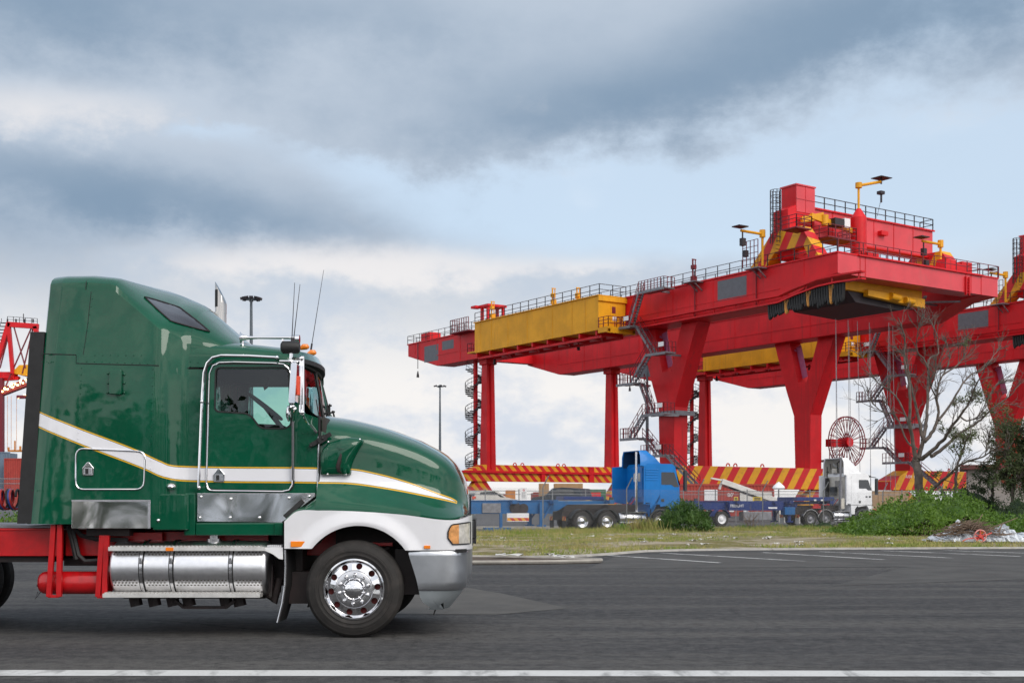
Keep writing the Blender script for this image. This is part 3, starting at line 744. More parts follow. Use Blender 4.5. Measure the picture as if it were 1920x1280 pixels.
# ---- door with its window
door_out = roundpoly([(388, 682), (543, 683), (551, 706), (551, 920), (388, 917)], [14, 14, 4, 16, 16], 5)
for s_ in (-1, 1):
    b = MB(); ring_face(b, door_out, win if s_ < 0 else winf, s_ * (WC + .010), .012)
    door = b.build('door', M['green'], truck, smooth=20)
    # dark seam round the door, chrome trim just inside it
    def dpt(px, py, o=.012): return (TX(px, -WC), s_ * (WC + o), TZ(py, -WC))
    b = MB(); b.tube([dpt(*p, .004) for p in door_out], .009, 5, closed=True); b.build('seam', M['blackrub'], door)
    b = MB(); b.tube([dpt(*p, .010) for p in (win if s_ < 0 else winf)], .010, 5, closed=True); b.build('window_seal', M['blackrub'], door)
    b = MB(); b.tube([dpt(x, y, .02) for x, y in [(389, 905), (390, 915), (396, 919), (405, 919.5), (530, 921), (543, 918), (549, 908), (550, 880), (552, 770)]], .009, 6); b.tube([dpt(x, y, .02) for x, y in [(388, 905), (391, 800), (394, 700), (400, 686), (412, 680), (440, 679), (515, 681), (532, 683), (541, 690), (547, 704)]], .008, 6)
    b.build('door_trim', M['chrome'], door)
    # latch: pentagon plate with a recessed paddle
    b = MB()
    def latch(cx, cy, y, nm, par):
        P = [(-10, 11), (10, 11), (11, -3), (2, -14), (-2, -14), (-11, -3)]
        mb = MB(); mb.prism([(TX(cx + x, -y), TZ(cy + q, -y)) for x, q in P], 'y', s_ * y, s_ * (y + .018))
        o = mb.build(nm, M['chrome'], par, bevel=.006)
        mb = MB(); mb.prism([(TX(cx + x, -y), TZ(cy + q, -y)) for x, q in [(-7, 9), (7, 9), (7, -3), (-7, -3)]], 'y', s_ * (y + .015), s_ * (y + .021)); mb.build('latch_frame', M['alu'], par, bevel=.003)
        mb = MB(); mb.prism([(TX(cx + x, -y), TZ(cy + q, -y)) for x, q in [(-5, 8), (1, 8), (1, -2), (-5, -2)]], 'y', s_ * (y + .018), s_ * (y + .023)); mb.build('latch_paddle', M['blackrub'], par)
    latch(411, 892, WC + .012, 'door_handle', door)
    # window pane
    b = MB(); P = [(TX(x, -WC), s_ * (WC - .008), TZ(y, -WC)) for x, y in (win if s_ < 0 else winf)]; b.add(P, [tuple(range(len(P)))])
    b.build('window_pane', M['side_glass'], door, smooth=0)
    # grab rail round the rear of the door
    b = MB()
    b.tube([dpt(x, y, .085) for x, y in [(376, 914), (378, 860), (383, 740), (386, 700), (392, 682), (402, 672), (418, 668), (470, 669), (524, 672)]], .016, 8)
    for x, y in ((377, 914), (382, 754), (522, 672)): b.tube([dpt(x, y, .0), dpt(x, y, .085)], .014, 8); b.ball(dpt(x, y, .085), .024)
    b.build('grab_rail', M['chrome'], truck)
    # luggage locker in the sleeper side
    lk = roundpoly([(143, 840), (273, 846), (270, 917), (142, 917)], 16, 5)
    b = MB(); b.tube([(TX(x, -WS), s_ * (WS + .004), TZ(y, -WS)) for x, y in lk], .009, 6, closed=True); trim = b.build('locker_hatch', M['chrome'], truck)
    latch(166, 880, WS + .002, 'locker_latch', trim)
    # vent hatch high on the sleeper
    b = MB(); P = roundpoly([(207, 692), (230, 693), (230, 740), (205, 739)], 4, 3)
    b.prism([(TX(x, -WS), TZ(y, -WS)) for x, y in P], 'y', s_ * (WS - .01), s_ * (WS + .035)); vt = b.build('vent_cover', M['green'], truck, bevel=.008)
    b = MB()
    for x, y in ((203, 700), (203, 718), (202, 736), (233, 702), (233, 718), (233, 736)): b.ball((TX(x, -WS), s_ * (WS + .004), TZ(y, -WS)), .014)
    each(b, 'hinge_bolt', M['green'], vt)
    # panel joints and rivets
    b = MB()
    def sp(px, py, o=.0015): return (TX(px, -WS), s_ * (WS + o), TZ(py, -WS))
    def joint(pts, w=.005, y=None): b.tube([sp(*p) if y is None else (TX(p[0], -y), s_ * (y + .001), TZ(p[1], -y)) for p in pts], w, 4)
    joint([(79, 663), (143, 665), (143, 681), (210, 683), (298, 685)]); joint([(346, 690), (388, 692)], .005, WC)
    joint([(171, 547), (164, 612), (156, 665)], .003); joint([(162, 527), (161, 543)], .004)
    b.build('panel_joint', M['blackrub'], truck)
    b = MB(); rv = []
    for k in range(9): rv.append((163 + k * 14.2, 677.5 + k * .5))
    for k in range(7): rv.append((178 + k * 14.5, 666))
    for k in range(14): rv.append((153 - k * .6, 690 + k * 12)); rv.append((287 - k * .35, 692 + k * 15.5))
    for k in range(8): rv.append((144 + k * 17.3, 931))
    for k in range(3): rv += [(79 + k * 9, 663), (79 + k * 9, 678), (61 + k * 10, 919)]
    for k in range(7): rv.append((141, 838 + k * 12)); rv.append((173 - k * 2.4, 560 + k * 15))
    for x, y in rv: b.ball(sp(x, y), .0065, 6, 4)
    for x, y in [(357, 678), (371, 679), (357, 687), (372, 688), (385, 680)] + [(384 - k * .6, 700 + k * 14) for k in range(14)] + [(568 + k * 9, 812) for k in range(3)] + [(560, 820), (572, 835), (560, 850), (573, 860), (585, 868), (559, 868)]:
        b.ball((TX(x, -WC), s_ * (WC + .001), TZ(y, -WC)), .0065, 6, 4)
    b.build('rivets', M['green'], truck)
    # strap on the corner behind the cab
    b = MB(); y = 1.10
    b.tube([(TX(x, -y), s_ * (WC + o), TZ(yy, -y)) for x, yy, o in ((311, 662, .13), (313, 676, .10), (322, 691, .07), (332, 690, .05), (333, 730, .04), (331, 790, .04), (330, 868, .04))], .012, 6)
    b.tube([(TX(x, -y), s_ * (WC + o), TZ(yy, -y)) for x, yy, o in ((329, 738, .05), (318, 765, .09), (303, 786, .13), (316, 781, .09), (328, 790, .05))], .010, 6)
    b.build('tie_strap', M['green'], truck)
    # stainless mirrors along the bottom of sleeper and cab
    b = MB(); y = WS + .006
    b.box(TX(135, -y), TX(283, -y), s_ * (y - .01), s_ * (y + .004), TZ(990, -y), TZ(938, -y)); pl = b.build('stainless_panel', M['stainless'], truck, bevel=.003)
    b = MB(); b.box(TX(135, -y), TX(283, -y), s_ * (y + .001), s_ * (y + .012), TZ(940, -y), TZ(936.5, -y)); b.box(TX(278, -y), TX(283, -y), s_ * (y + .001), s_ * (y + .014), TZ(990, -y), TZ(941, -y)); each(b, 'edge_trim', M['alu'], pl)
    y = WC + .012
    b = MB(); b.prism([(TX(px, -y), TZ(py, -y)) for px, py in ((370, 924), (591, 924), (591, 930), (528, 979), (370, 977))], 'y', s_ * (y - .01), s_ * (y + .005)); pl = b.build('stainless_panel', M['stainless'], truck, bevel=.003)
    b = MB()
    for px, py in ((377, 931), (433, 935), (542, 933), (580, 930), (375, 970), (432, 970), (487, 970)): b.ball((TX(px, -y), s_ * (y + .006), TZ(py, -y)), .018, 10, 6)
    each(b, 'bolt', M['chrome'], pl)
    # green step box between sleeper and cab
    b = MB(); y = 1.225
    P = roundpoly([(TX(285, -y), s_ * .8), (TX(285, -y), s_ * 1.215), (TX(352, -y), s_ * 1.215), (TX(352, -y), s_ * .8)], [0, .02, .12, 0], 5)
    b.prism(P, 'z', TZ(993, -y), TZ(926, -y)); sb = b.build('side_box', M['green'], truck, smooth=50, bevel=.01)
    b = MB(); b.ball((TX(297, -y), s_ * 1.222, TZ(975, -y)), .02, 8, 6); b.ball((TX(318, -y), s_ * 1.16, TZ(912, -y)), .055, 10, 6, .7); each(b, 'bolt', M['chrome'], sb)
    y = WC + .06
    b = MB(); b.box(TX(347, -y), TX(366, -y), s_ * .9, s_ * (WC + .075), TZ(1003, -y), TZ(924, -y)); b.box(TX(366, -y), TX(529, -y), s_ * .9, s_ * (WC + .055), TZ(1003, -y), TZ(980, -y)); b.box(TX(514, -y), TX(531, -y), s_*.95, s_ * (WC + .075), TZ(1003, -y), TZ(979, -y)); b.build('step_panel', M['green'], truck, bevel=.012)
    # bonnet: rear gap, latch, bright hinge strip
    b = MB(); b.tube([(TX(x, -WC), s_ * (WC + .001), TZ(y, -WC)) for x, y in ((599, 782), (598.5, 830), (598, 880), (597, 925), (588, 932))], .012, 5); b.build('bonnet_gap', M['blackrub'], truck)
    b = MB(); b.tube([(TX(x, -WC), s_ * (WC + .012), TZ(y, -WC)) for x, y in ((597.5, 818), (597, 880), (595.5, 924))], .008, 5); b.build('bonnet_strip', M['alu'], truck)
    b = MB(); b.beam((TX(583, -WC), s_ * (WC + .03), TZ(835, -WC)), (TX(621, -WC), s_ * (WC + .02), TZ(813, -WC)), .03, .045); b.beam((TX(598, -WC), s_ * (WC + .045), TZ(828, -WC)), (TX(612, -WC), s_ * (WC + .04), TZ(819, -WC)), .03, .07)
    for q in ((584, 836), (606, 822)): b.ball((TX(q[0], -WC), s_ * (WC + .05), TZ(q[1], -WC)), .02)
    b.build('bonnet_latch', M['blackrub'], truck)
    b = MB(); b.beam((TX(533, -1.15), s_ * 1.13, TZ(969, -1.15)), (TX(566, -1.15), s_ * 1.09, TZ(938, -1.15)), .02, .05); b.build('fender_strap', M['blackrub'], truck)
    # air intake scoop on the bonnet side
    C = [(604, 891), (603, 860), (607, 843), (618, 831), (640, 823), (660, 820), (676, 822), (684, 827), (674, 842), (664, 862), (659, 876), (660, 890)]
    C = roundpoly(C, 4, 2)
    b = MB()
    wy = [wh(x) for x, _ in C]
    cx, cy = sum(p[0] for p in C) / len(C), sum(p[1] for p in C) / len(C)
    rr = []
    for sc_, off in ((1.0, -.01), (1.0, .045), (.90, .075), (.60, .095), (.25, .105)):
        r_ = []
        for x, y in C:
            xx, yy = cx + (x - cx) * sc_, cy + (y - cy) * sc_
            ex = off * (1.25 if xx > 640 else 1.0)
            r_.append((TX(xx, -.97), s_ * (wh(xx) + ex), TZ(yy, -.97)))
        rr.append(r_)
    b.loft(rr, closed=True, caps=True); scp = b.build('air_intake', M['green_plain'], truck, smooth=60)
    b = MB()
    g = [(657, 826), (648, 840), (641, 860), (637, 874), (638, 883), (644, 888)]
    b.tube([(TX(x, -.97), s_ * (wh(x) + .095 - .02*(i in (0, 5))), TZ(y, -.97)) for i, (x, y) in enumerate(g)], [.006, .022, .03, .03, .02, .006], 6); b.build('groove', M['truck_dark'], scp)
    b = MB()
    g = [(680, 826), (668, 838), (655, 858), (648, 876), (650, 888)]
    b.tube([(TX(x, -.97), s_ * (wh(x) + .09), TZ(y, -.97)) for x, y in g], [.01, .03, .04, .035, .015], 8); b.build('lip', M['green_plain'], scp)
    b = MB()
    for q in ((617, 889), (650, 889), (618, 829), (676, 824)): b.ball((TX(q[0], -.97), s_ * (wh(q[0]) + .06), TZ(q[1], -.97)), .014, 8, 5)
    each(b, 'bolt', M['chrome'], scp)
    # rear-view mirror set
    y = WC + .30
    def mp(px, py, o=0.0): return Vector((TX(px, -y) - (.34 if s_ > 0 else 0), s_ * (y + o), TZ(py, -y)))
    mr = MB(); P = roundpoly([(mp(q, r).x, mp(q, r).z) for q, r in ((548, 681), (559, 681), (556, 757), (543, 757))], .02, 3)
    mr.prism(P, 'y', s_ * (y - .10), s_ * (y + .08)); mo = mr.build('mirror', M['chrome'], truck, smooth=50, bevel=.012)
    b = MB(); b.box(mp(557, 700).x, mp(562, 700).x, s_ * (y - .02), s_ * (y + .03), TZ(741, -y), TZ(705, -y)); b.build('indicator', M['red_lens'], mo, bevel=.005)
    b = MB(); b.lathe([(.0001, -.02), (.05, -.015), (.085, 0), (.085, .012), (.07, .02), (.0001, .026)], mp(540, 775), 'x', 24); cm = b.build('convex_mirror', M['chrome'], mo, smooth=60)
    cm.scale = (1, 1, 1)
    b = MB()
    b.tube([mp(564, 668), mp(564, 720), mp(563, 772)], .016, 8); b.tube([mp(568, 668), mp(568, 772)], .014, 8)
    b.tube([mp(568, 776), (TX(580, -WC), s_ * (WC + .12), TZ(795, -WC)), (TX(594, -WC), s_ * (WC + .02), TZ(811, -WC))], .014, 8)
    b.tube([mp(553, 765), (TX(552, -WC), s_ * (WC + .10), TZ(790, -WC)), (TX(550, -WC), s_ * (WC + .04), TZ(900, -WC))], .018, 8)
    b.tube([mp(524, 677), mp(566, 677)], .012, 8); b.tube([mp(558, 672), (TX(552, -WC), s_ * (WC - .05), TZ(672, -WC))], .014, 8)
    for q in ((545, 677), (565, 672), (566, 773), (548, 762)): b.ball(mp(*q), .03, 8, 6)
    b.tube([mp(545, 676), mp(546, 662)], .02, 8)
    b.build('mirror_bracket', M['chrome'], mo)
    b = MB(); b.tube([mp(527, 651), mp(530, 651), mp(556, 651), mp(562, 651)], [.045, .068, .068, .05], 20); b.build('spot_lamp', M['blackrub'], mo, smooth=50)
    # mud flap and steps behind the front wheel
    b = MB(); y2 = 1.18
    pts = [(536, 1030), (537, 1060), (536, 1095), (531, 1130), (522, 1166)]
    b.loft([[(TX(px + dx, -y2), s_ * yy, TZ(py, -y2)) for dx, yy in ((-2, 1.2), (2, 1.2), (2 + 5 * (1 - abs(1095 - py) / 75), .75), (-2 + 4 * (1 - abs(1095 - py) / 75), .75))] for px, py in pts], closed=True, caps=True)
    fl = b.build('mud_flap', M['blackrub'], truck, smooth=50)
    b = MB(); b.tube([(TX(px - 1, -y2), s_ * 1.205, TZ(py, -y2)) for px, py in pts], .010, 6); b.build('edge_strip', M['alu'], fl)
    b = MB(); P = [(498, 1026), (520, 1024), (531, 1026), (531, 1048), (524, 1047), (512, 1038), (498, 1032)]
    b.prism([(TX(px, -y2), TZ(py, -y2)) for px, py in P], 'y', s_ * .95, s_ * 1.2)
    for k in range(7): b.box(TX(502 + k*4, -y2), TX(504 + k*4, -y2), s_ * .95, s_ * 1.2, TZ(1025, -y2), TZ(1021.5, -y2))
    b.build('cab_step', M['white'], truck)
M_x = None
# bumper
def bumper_rows(levels, name, mat, par):
    b = MB(); rings = []
    for py, rear, fwd, inset in levels:
        pl = [(770 + rear, -1.23), (800 + rear * .6, -1.235), (838 + fwd, -1.225), (856 + fwd, -1.18), (868 + fwd, -1.10), (875 + fwd, -.98), (879 + fwd, -.80), (879.5 + fwd, -.4), (879.5 + fwd, 0)]
        pl = pl + [(p, -y) for p, y in pl[-2::-1]]
        outer = [(lerp(TX(px, -1.235), TX(px, .9), max(0, 1 - abs(y) / 1.0)), y * (1 - inset), TZ(py, -1.2)) for px, y in pl]
        rings.append(outer)
    b.loft(rings, closed=False, caps=False)
    inner = [[(x - .03 if abs(y) < 1.0 else x, y - (.03 if y > 0 else -.03) if abs(y) > .5 else y, z) for x, y, z in r] for r in (rings[0], rings[-1])]
    b.loft([rings[0], inner[0]], closed=False, caps=False); b.loft([rings[-1], inner[1]], closed=False, caps=False)
    b.loft(inner, closed=False, caps=False)
    return b.build(name, mat, par, smooth=40)
bp = bumper_rows([(1033, -3, -3, .006), (1036, -4, -1, 0), (1042, -3, -2, 0), (1070, 6, -2, 0), (1090, 12, -3, 0), (1102, 14, -4, 0), (1106, 15, -7, .006)], 'bumper', M['bumper_alu'], truck)
bumper_rows([(1106.5, 15, -9, .014), (1118, 17, -16, .02), (1128, 22, -24, .03), (1137, 34, -31, .05), (1143, 52, -36, .07)], 'lower_apron', M['bumper_grey'], bp)
b = MB(); b.box(TX(770, -1.2), TX(874, -1.2), -1.18, 1.18, TZ(1035, -1.2), TZ(1029, -1.2)); b.build('bumper_gap', M['blackrub'], truck)
b = MB(); b.tube([(TX(817, -1.1), -1.1, TZ(1140, -1.1)), (TX(813, -1.1), -1.1, TZ(1152, -1.1))], .008, 5); b.build('marker_rod', M['blackrub'], truck)
# marker lamps, aerials, horn
for px, py, y in ((571, 650, -.7), (585, 661, .0), (571, 650, .7)):
    b = MB(); b.tube([T(px, py, y) + Vector((-.05, 0, -.02)), T(px, py, y) + Vector((-.01, 0, 0)), T(px, py, y) + Vector((.03, 0, 0)), T(px, py, y) + Vector((.05, 0, -.01))], [.02, .035, .032, .012], 12)
    b.build('roof_marker_lamp', M['amber'], truck, smooth=60)
for a, c, y, r_ in (((547, 642), (552.5, 530), -1.15, .004), ((550, 642), (562.5, 533), -1.05, .004), ((583, 656), (607, 506), .5, .0035)):
    b = MB(); b.tube([T(*a, y), T(*c, y)], [r_ * 1.5, r_ * .7], 6); b.tube([T(*a, y), T(*[lerp(u, v, .08) for u, v in zip(a, c)], y)], .012, 6)
    b.build('aerial', M['darksteel'], truck)
b = MB(); y = -.8
b.lathe([(.065, 0), (.05, .01), (.03, .04), (.02, .10), (.014, .2), (.018, .52), (.02, .60)], T(451, 633, y), 'x', 16)
b.tube([T(548, 636, y), T(562, 636, y)], .05, 10)
for q in (455, 530, 552): b.tube([T(q, 634, y), T(q, 650, y)], .012, 6)
b.build('air_horn', M['chrome'], truck, smooth=50)
# exhaust stack on the far side
b = MB(); y = 1.18
b.tube([T(413, 800, y), T(413, 585, y)], .076, 24, caps=False); ex = b.build('exhaust_stack', M['stack_chrome'], truck)
b = MB(); n = 24; rr = []
c0 = T(414, 588, y)
for k, (zz_, sl) in enumerate(((0, 0), (.1, 0), (.30, .55))):
    r_ = []
    for i in range(n):
        a = 2*pi*i/n; dx, dy = .072*cos(a), .072*sin(a)
        cut = (dx / .078) * (-.15) * (k == 2)
        r_.append((c0.x + dx, y + dy, c0.z + [0, .12, .27][k] + cut))
    rr.append(r_)
b.loft(rr, closed=True, caps=True); b.build('cut_pipe', M['stack_chrome'], ex, smooth=60)
b = MB(); b.loft([[(c0.x + .0735 * cos(a_), y + .0735 * sin(a_), c0.z + zq) for a_ in [R(q) for q in range(190, 262, 12)]] for zq in (.08, .30)], closed=False, caps=False); b.build('pipe_opening', M['blackrub'], ex)
b = MB()
for k in range(3): b.box(c0.x - .05, c0.x - .02, y - .088, y - .07, c0.z - .45 + k*.13, c0.z - .36 + k * .13)
b.build('heat_slots', M['blackrub'], ex)
# small mirrors on the bonnet corner (far side)
b = MB(); y = .75
for a, c in (((612, 762), (622, 760)), ((618, 757), (618, 784)), ((611, 775), (624, 773)), ((624, 770), (628, 786)), ((612, 786), (614, 760)), ((628, 772), (622, 771))): b.tube([T(*a, y), T(*c, y)], .012, 5)
b.build('bonnet_mirror', M['blackrub'], truck)
# dark rubber cab extender at the rear corner
for s_ in (-1, 1):
    y = 1.17
    P = [(TX(px, -y), TZ(py, -y)) for px, py in ((57, 622), (84, 622), (61, 981), (32, 981))]
    b = MB(); b.prism(P, 'y', s_ * (y - .05), s_ * (y + .01)); b.build('cab_extender', M['blackrub'], truck, bevel=.006)
# ---- wheels
def holed_disc(b, r0, r1, yf, nh, rh, rc, n_seg=12, ph=0.0):
    """disc ring between r0 and r1 with nh round holes of radius rh centred at radius rc; yf(r) gives the dish"""
    for k in range(nh):
        a0 = 2*pi*k/nh + ph; half = pi / nh
        outer = []
        for i in range(n_seg): outer.append((r1, lerp(-half, half, i / n_seg)))
        for i in range(4): outer.append((lerp(r1, r0, i / 4), half))
        for i in range(n_seg): outer.append((r0, lerp(half, -half, i / n_seg)))
        for i in range(4): outer.append((lerp(r0, r1, i / 4), -half))
        O2 = [(r * cos(t), r * sin(t)) for r, t in outer]; m = len(O2); H2 = []
        for x, z in O2:
            t = atan2(z, x - rc); H2.append((rc + rh * cos(t), rh * sin(t)))
        def to3(x, z, dy=0): 
            r = hypot(x, z); t = atan2(z, x) + a0; return (r * cos(t), yf(r) + dy, r * sin(t))
        vs = [to3(*p) for p in O2] + [to3(*p) for p in H2] + [to3(*p, .03) for p in H2]
        fs = []
        for i in range(m):
            j = (i + 1) % m; fs += [(i, j, m + j, m + i), (m + i, m + j, 2*m + j, 2*m + i)]
        b.add(vs, fs)
def truck_wheel(par, name, R_=.527, w=.28, rim=.318, dual=False, colour='alu', ph=.1):
    """wheel about the y axis, outer face at y = 0 (towards -y), depth to +y"""
    b = MB()
    prof = [(rim, .035), (rim + .02, .012), (rim + .045, .0), (rim + .05, -.004), (rim + .058, -.004), (rim + .063, .001), (R_ - .125, .0), (R_ - .12, -.005), (R_ - .105, -.005), (R_ - .10, .002), (R_ - .08, .004), (R_ - .055, .018), (R_ - .035, .022), (R_ - .03, .03), (R_ - .012, .045), (R_, .07)]
    for k in range(4): y0 = .085 + k * (w - .17) / 3.2; prof += [(R_, y0), (R_ - .012, y0 + .004), (R_ - .012, y0 + .014), (R_, y0 + .018)]
    prof += [(R_, w - .07), (R_ - .03, w - .03), (R_ - .1, w), (rim, w - .03)]
    b.lathe(prof, (0, 0, 0), 'y', 56); o = b.build(name, M['tyre'], par, smooth=35)
    b = MB(); b.lathe([(rim + .014, .016), (rim + .012, .006), (rim - .004, .004), (rim - .012, .014), (rim - .022, .05), (rim - .03, .06)], (0, 0, 0), 'y', 56)
    dish = lambda r: lerp(.030, .060, (r - .20) / (rim - .03 - .20))
    holed_disc(b, .20, rim - .03, dish, 10, .034, .252, ph=ph)
    rm = b.build('rim', M['chrome'] if colour == 'alu' else M['white'], o, smooth=40)
    b = MB(); b.lathe([(rim - .02, .10), (.19, .12)], (0, 0, 0), 'y', 40); b.build('brake_drum', M['drum_red'], o)
    b = MB(); b.lathe([(.205, .03), (.20, .018), (.19, .014), (.125, .012), (.12, .02)], (0, 0, 0), 'y', 48); b.build('hub_plate', M['alu'], o)
    b = MB(); b.lathe([(.125, .014), (.12, .0), (.105, -.025), (.085, -.045), (.05, -.06), (.02, -.066), (.0001, -.067)], (0, 0, 0), 'y', 40); b.build('hub_cap', M['chrome'], o, smooth=60)
    b = MB()
    for k in range(10):
        a = 2*pi*k/10 + ph + .15; c = Vector((.158 * cos(a), 0, .158 * sin(a)))
        b.lathe([(.022, .014), (.022, -.004), (.017, -.010), (.017, -.034), (.012, -.044), (.0001, -.046)], c, 'y', 10)
    each(b, 'wheel_nut', M['chrome'], o, smooth=40)
    return o
fw = truck_wheel(truck, 'front_wheel'); fw.location = (0, -1.235, .527)
f2 = dup(fw, truck); f2.location = (0, 1.235, .527); f2.rotation_euler = (0, 0, pi)
for k, xx in enumerate((-5.15, -6.5)):
    for s_ in (-1, 1):
        for yy in (1.235, .90):
            r_ = dup(fw, truck); r_.name = 'rear_wheel'; r_.location = (xx, s_ * yy, .527); r_.rotation_euler = (0, 0, pi if s_ > 0 else 0)
# axle and steering stuff in the arch
b = MB(); b.tube([(0, -1.0, .5), (0, 1.0, .5)], .07, 8); b.beam((-.6, -.45, .62), (.7, -.45, .62), .09, .08); b.beam((-.6, .45, .62), (.7, .45, .62), .09, .08)
for xx in (-5.15, -6.5): b.tube([(xx, -1.1, .527), (xx, 1.1, .527)], .10, 8)
b.tube([(-.3, -.9, .75), (.35, -.85, .95)], .03, 6); b.tube([(.2, -.95, .5), (.45, -.9, .8)], .02, 6)
b.box(.42, .70, -.95, -.5, .45, .95); b.box(-.75, -.45, -.95, -.3, .35, .7)
each(b, 'axle_gear', M['truck_dark'], truck)
b = MB(); b.beam((-.10, -.70, 1.0), (.38, -.70, 1.0), .3, .035); b.build('shock_mount', M['truck_red'], truck)
# ---- chassis
b = MB(); y = .44
for s_ in (-1, 1):
    xa, xb = -9.2, .95; zt, zb = TZ(992, -.5), TZ(1041, -.5)
    b.box(xa, xb, s_*.43 - .01, s_*.43 + .01, zb, zt); b.box(xa, xb, s_*.33, s_*.43, zb, zb + .012); b.box(xa, xb, s_*.33, s_*.43, zt - .012, zt)
for xx in (-8.6, -7.4, -6.0, -4.6, -3.2, -1.6, .2): b.box(xx - .05, xx + .05, -.42, .42, zb + .02, zt - .02)
b.build('chassis_rail', M['truck_red'], truck, bevel=.006)
# broad red side plate under the sleeper with the grey deck edge on top
b = MB(); y = .98
b.box(-7.6, TX(116, -y), -y, -y + .02, TZ(1042, -y), TZ(991, -y)); b.box(-7.6, TX(110, -y), -y - .012, -y + .05, TZ(994, -y), TZ(990, -y)); b.box(TX(118, -y), TX(300, -y), -.9, -.88, TZ(1042, -y), TZ(998, -y))
b.box(TX(285, -.9), TX(500, -.9), -.8, -.78, TZ(1030, -.8), TZ(996, -.8))
b.box(-7.6, TX(116, -y), y - .02, y, TZ(1042, -y), TZ(991, -y))
b.build('side_plate', M['truck_red'], truck, bevel=.006)
b = MB(); b.box(-7.6, TX(112, -y), -y + .0, y, TZ(989, -y), TZ(984, -y)); b.build('deck_plate', M['steel'], truck)
b = MB(); b.box(-7.5, TX(100, -.9), -.9, .9, TZ(1053, -.9), TZ(1043, -.9)); b.box(TX(120, -.7), TX(490, -.7), -.7, .7, TZ(1060, -.7), TZ(1046, -.7)); b.box(TX(205, -1), TX(480, -1), -.5, .5, TZ(1128, -1), TZ(1050, -1)); b.box(TX(500, -1), TX(560, -1), -.75, .8, TZ(1100, -1), TZ(1000, -1)); b.box(TX(165, -1), TX(245, -1), -1.05, 1.0, TZ(1004, -1), TZ(986, -1))
for q in (250, 285, 320, 350, 420, 445): b.tube([(TX(q, -1), -.95, TZ(1118, -1)), (TX(q + 4, -1), -.95, TZ(1136, -1))], .07, 8)
b.beam((TX(345, -1), -1.0, TZ(1138, -1)), (TX(425, -1), -1.0, TZ(1138, -1)), .05, .03); b.beam((TX(345, -1), -1.0, TZ(1138, -1)), (TX(328, -1), -1.0, TZ(1125, -1)), .05, .03); b.beam((TX(425, -1), -1.0, TZ(1138, -1)), (TX(440, -1), -1.0, TZ(1125, -1)), .05, .03)
b.tube([(TX(505, -1), -.9, TZ(1060, -1)), (TX(504, -1), -.95, TZ(1120, -1)), (TX(512, -1), -.95, TZ(1130, -1)), (TX(522, -1), -.9, TZ(1085, -1))], .04, 8)
b.build('underbody', M['truck_dark'], truck)
b = MB()
for pts in ([(133, 988), (140, 1010), (147, 1040), (160, 1052), (190, 1050)], [(140, 990), (152, 1003), (180, 1010), (240, 1012)], [(128, 985), (136, 1015), (143, 1048)]): b.tube([(TX(px, -1), -1.0, TZ(py, -1)) for px, py in pts], .028, 6)
b.build('air_pipes', M['blackrub'], truck)
# red air tank with its two hangers
b = MB(); y = .98; r_ = .125
zc = TZ(1093, -1.1); xa, xb = TX(65, -1.1), TX(200, -1.1)
b.lathe([(.0001, xa), (.05, xa + .004), (.095, xa + .02), (.118, xa + .05), (r_, xa + .09), (r_, xb)], (0, -.98, zc), 'x', 28); at = b.build('air_tank', M['truck_red'], truck, smooth=60)
b = MB(); b.tube([(xa - .02, -.98, zc - .03), (xa, -.98, zc - .03)], .015, 6); b.tube([(xa + .02, -.98, zc - .10), (xa - .04, -.98, zc - .18), (xa - .01, -.98, zc - .10)], .004, 4); b.build('drain_wire', M['darksteel'], at)
b = MB()
for p, q in (((101, 983), (92, 1118)), ((113, 983), (111, 1118)), ((192, 1003), (184, 1118)), ((201, 1003), (196, 1118))): b.beam(T(*p, -1.13), T(*q, -1.13), .05, .055, up=(1, 0, 0))
b.beam(T(91, 1117, -1.12), T(112, 1117, -1.12), .06, .03); b.beam(T(183, 1118, -1.12), T(197, 1118, -1.12), .06, .03)
b.build('tank_hanger', M['truck_red'], truck, bevel=.004)
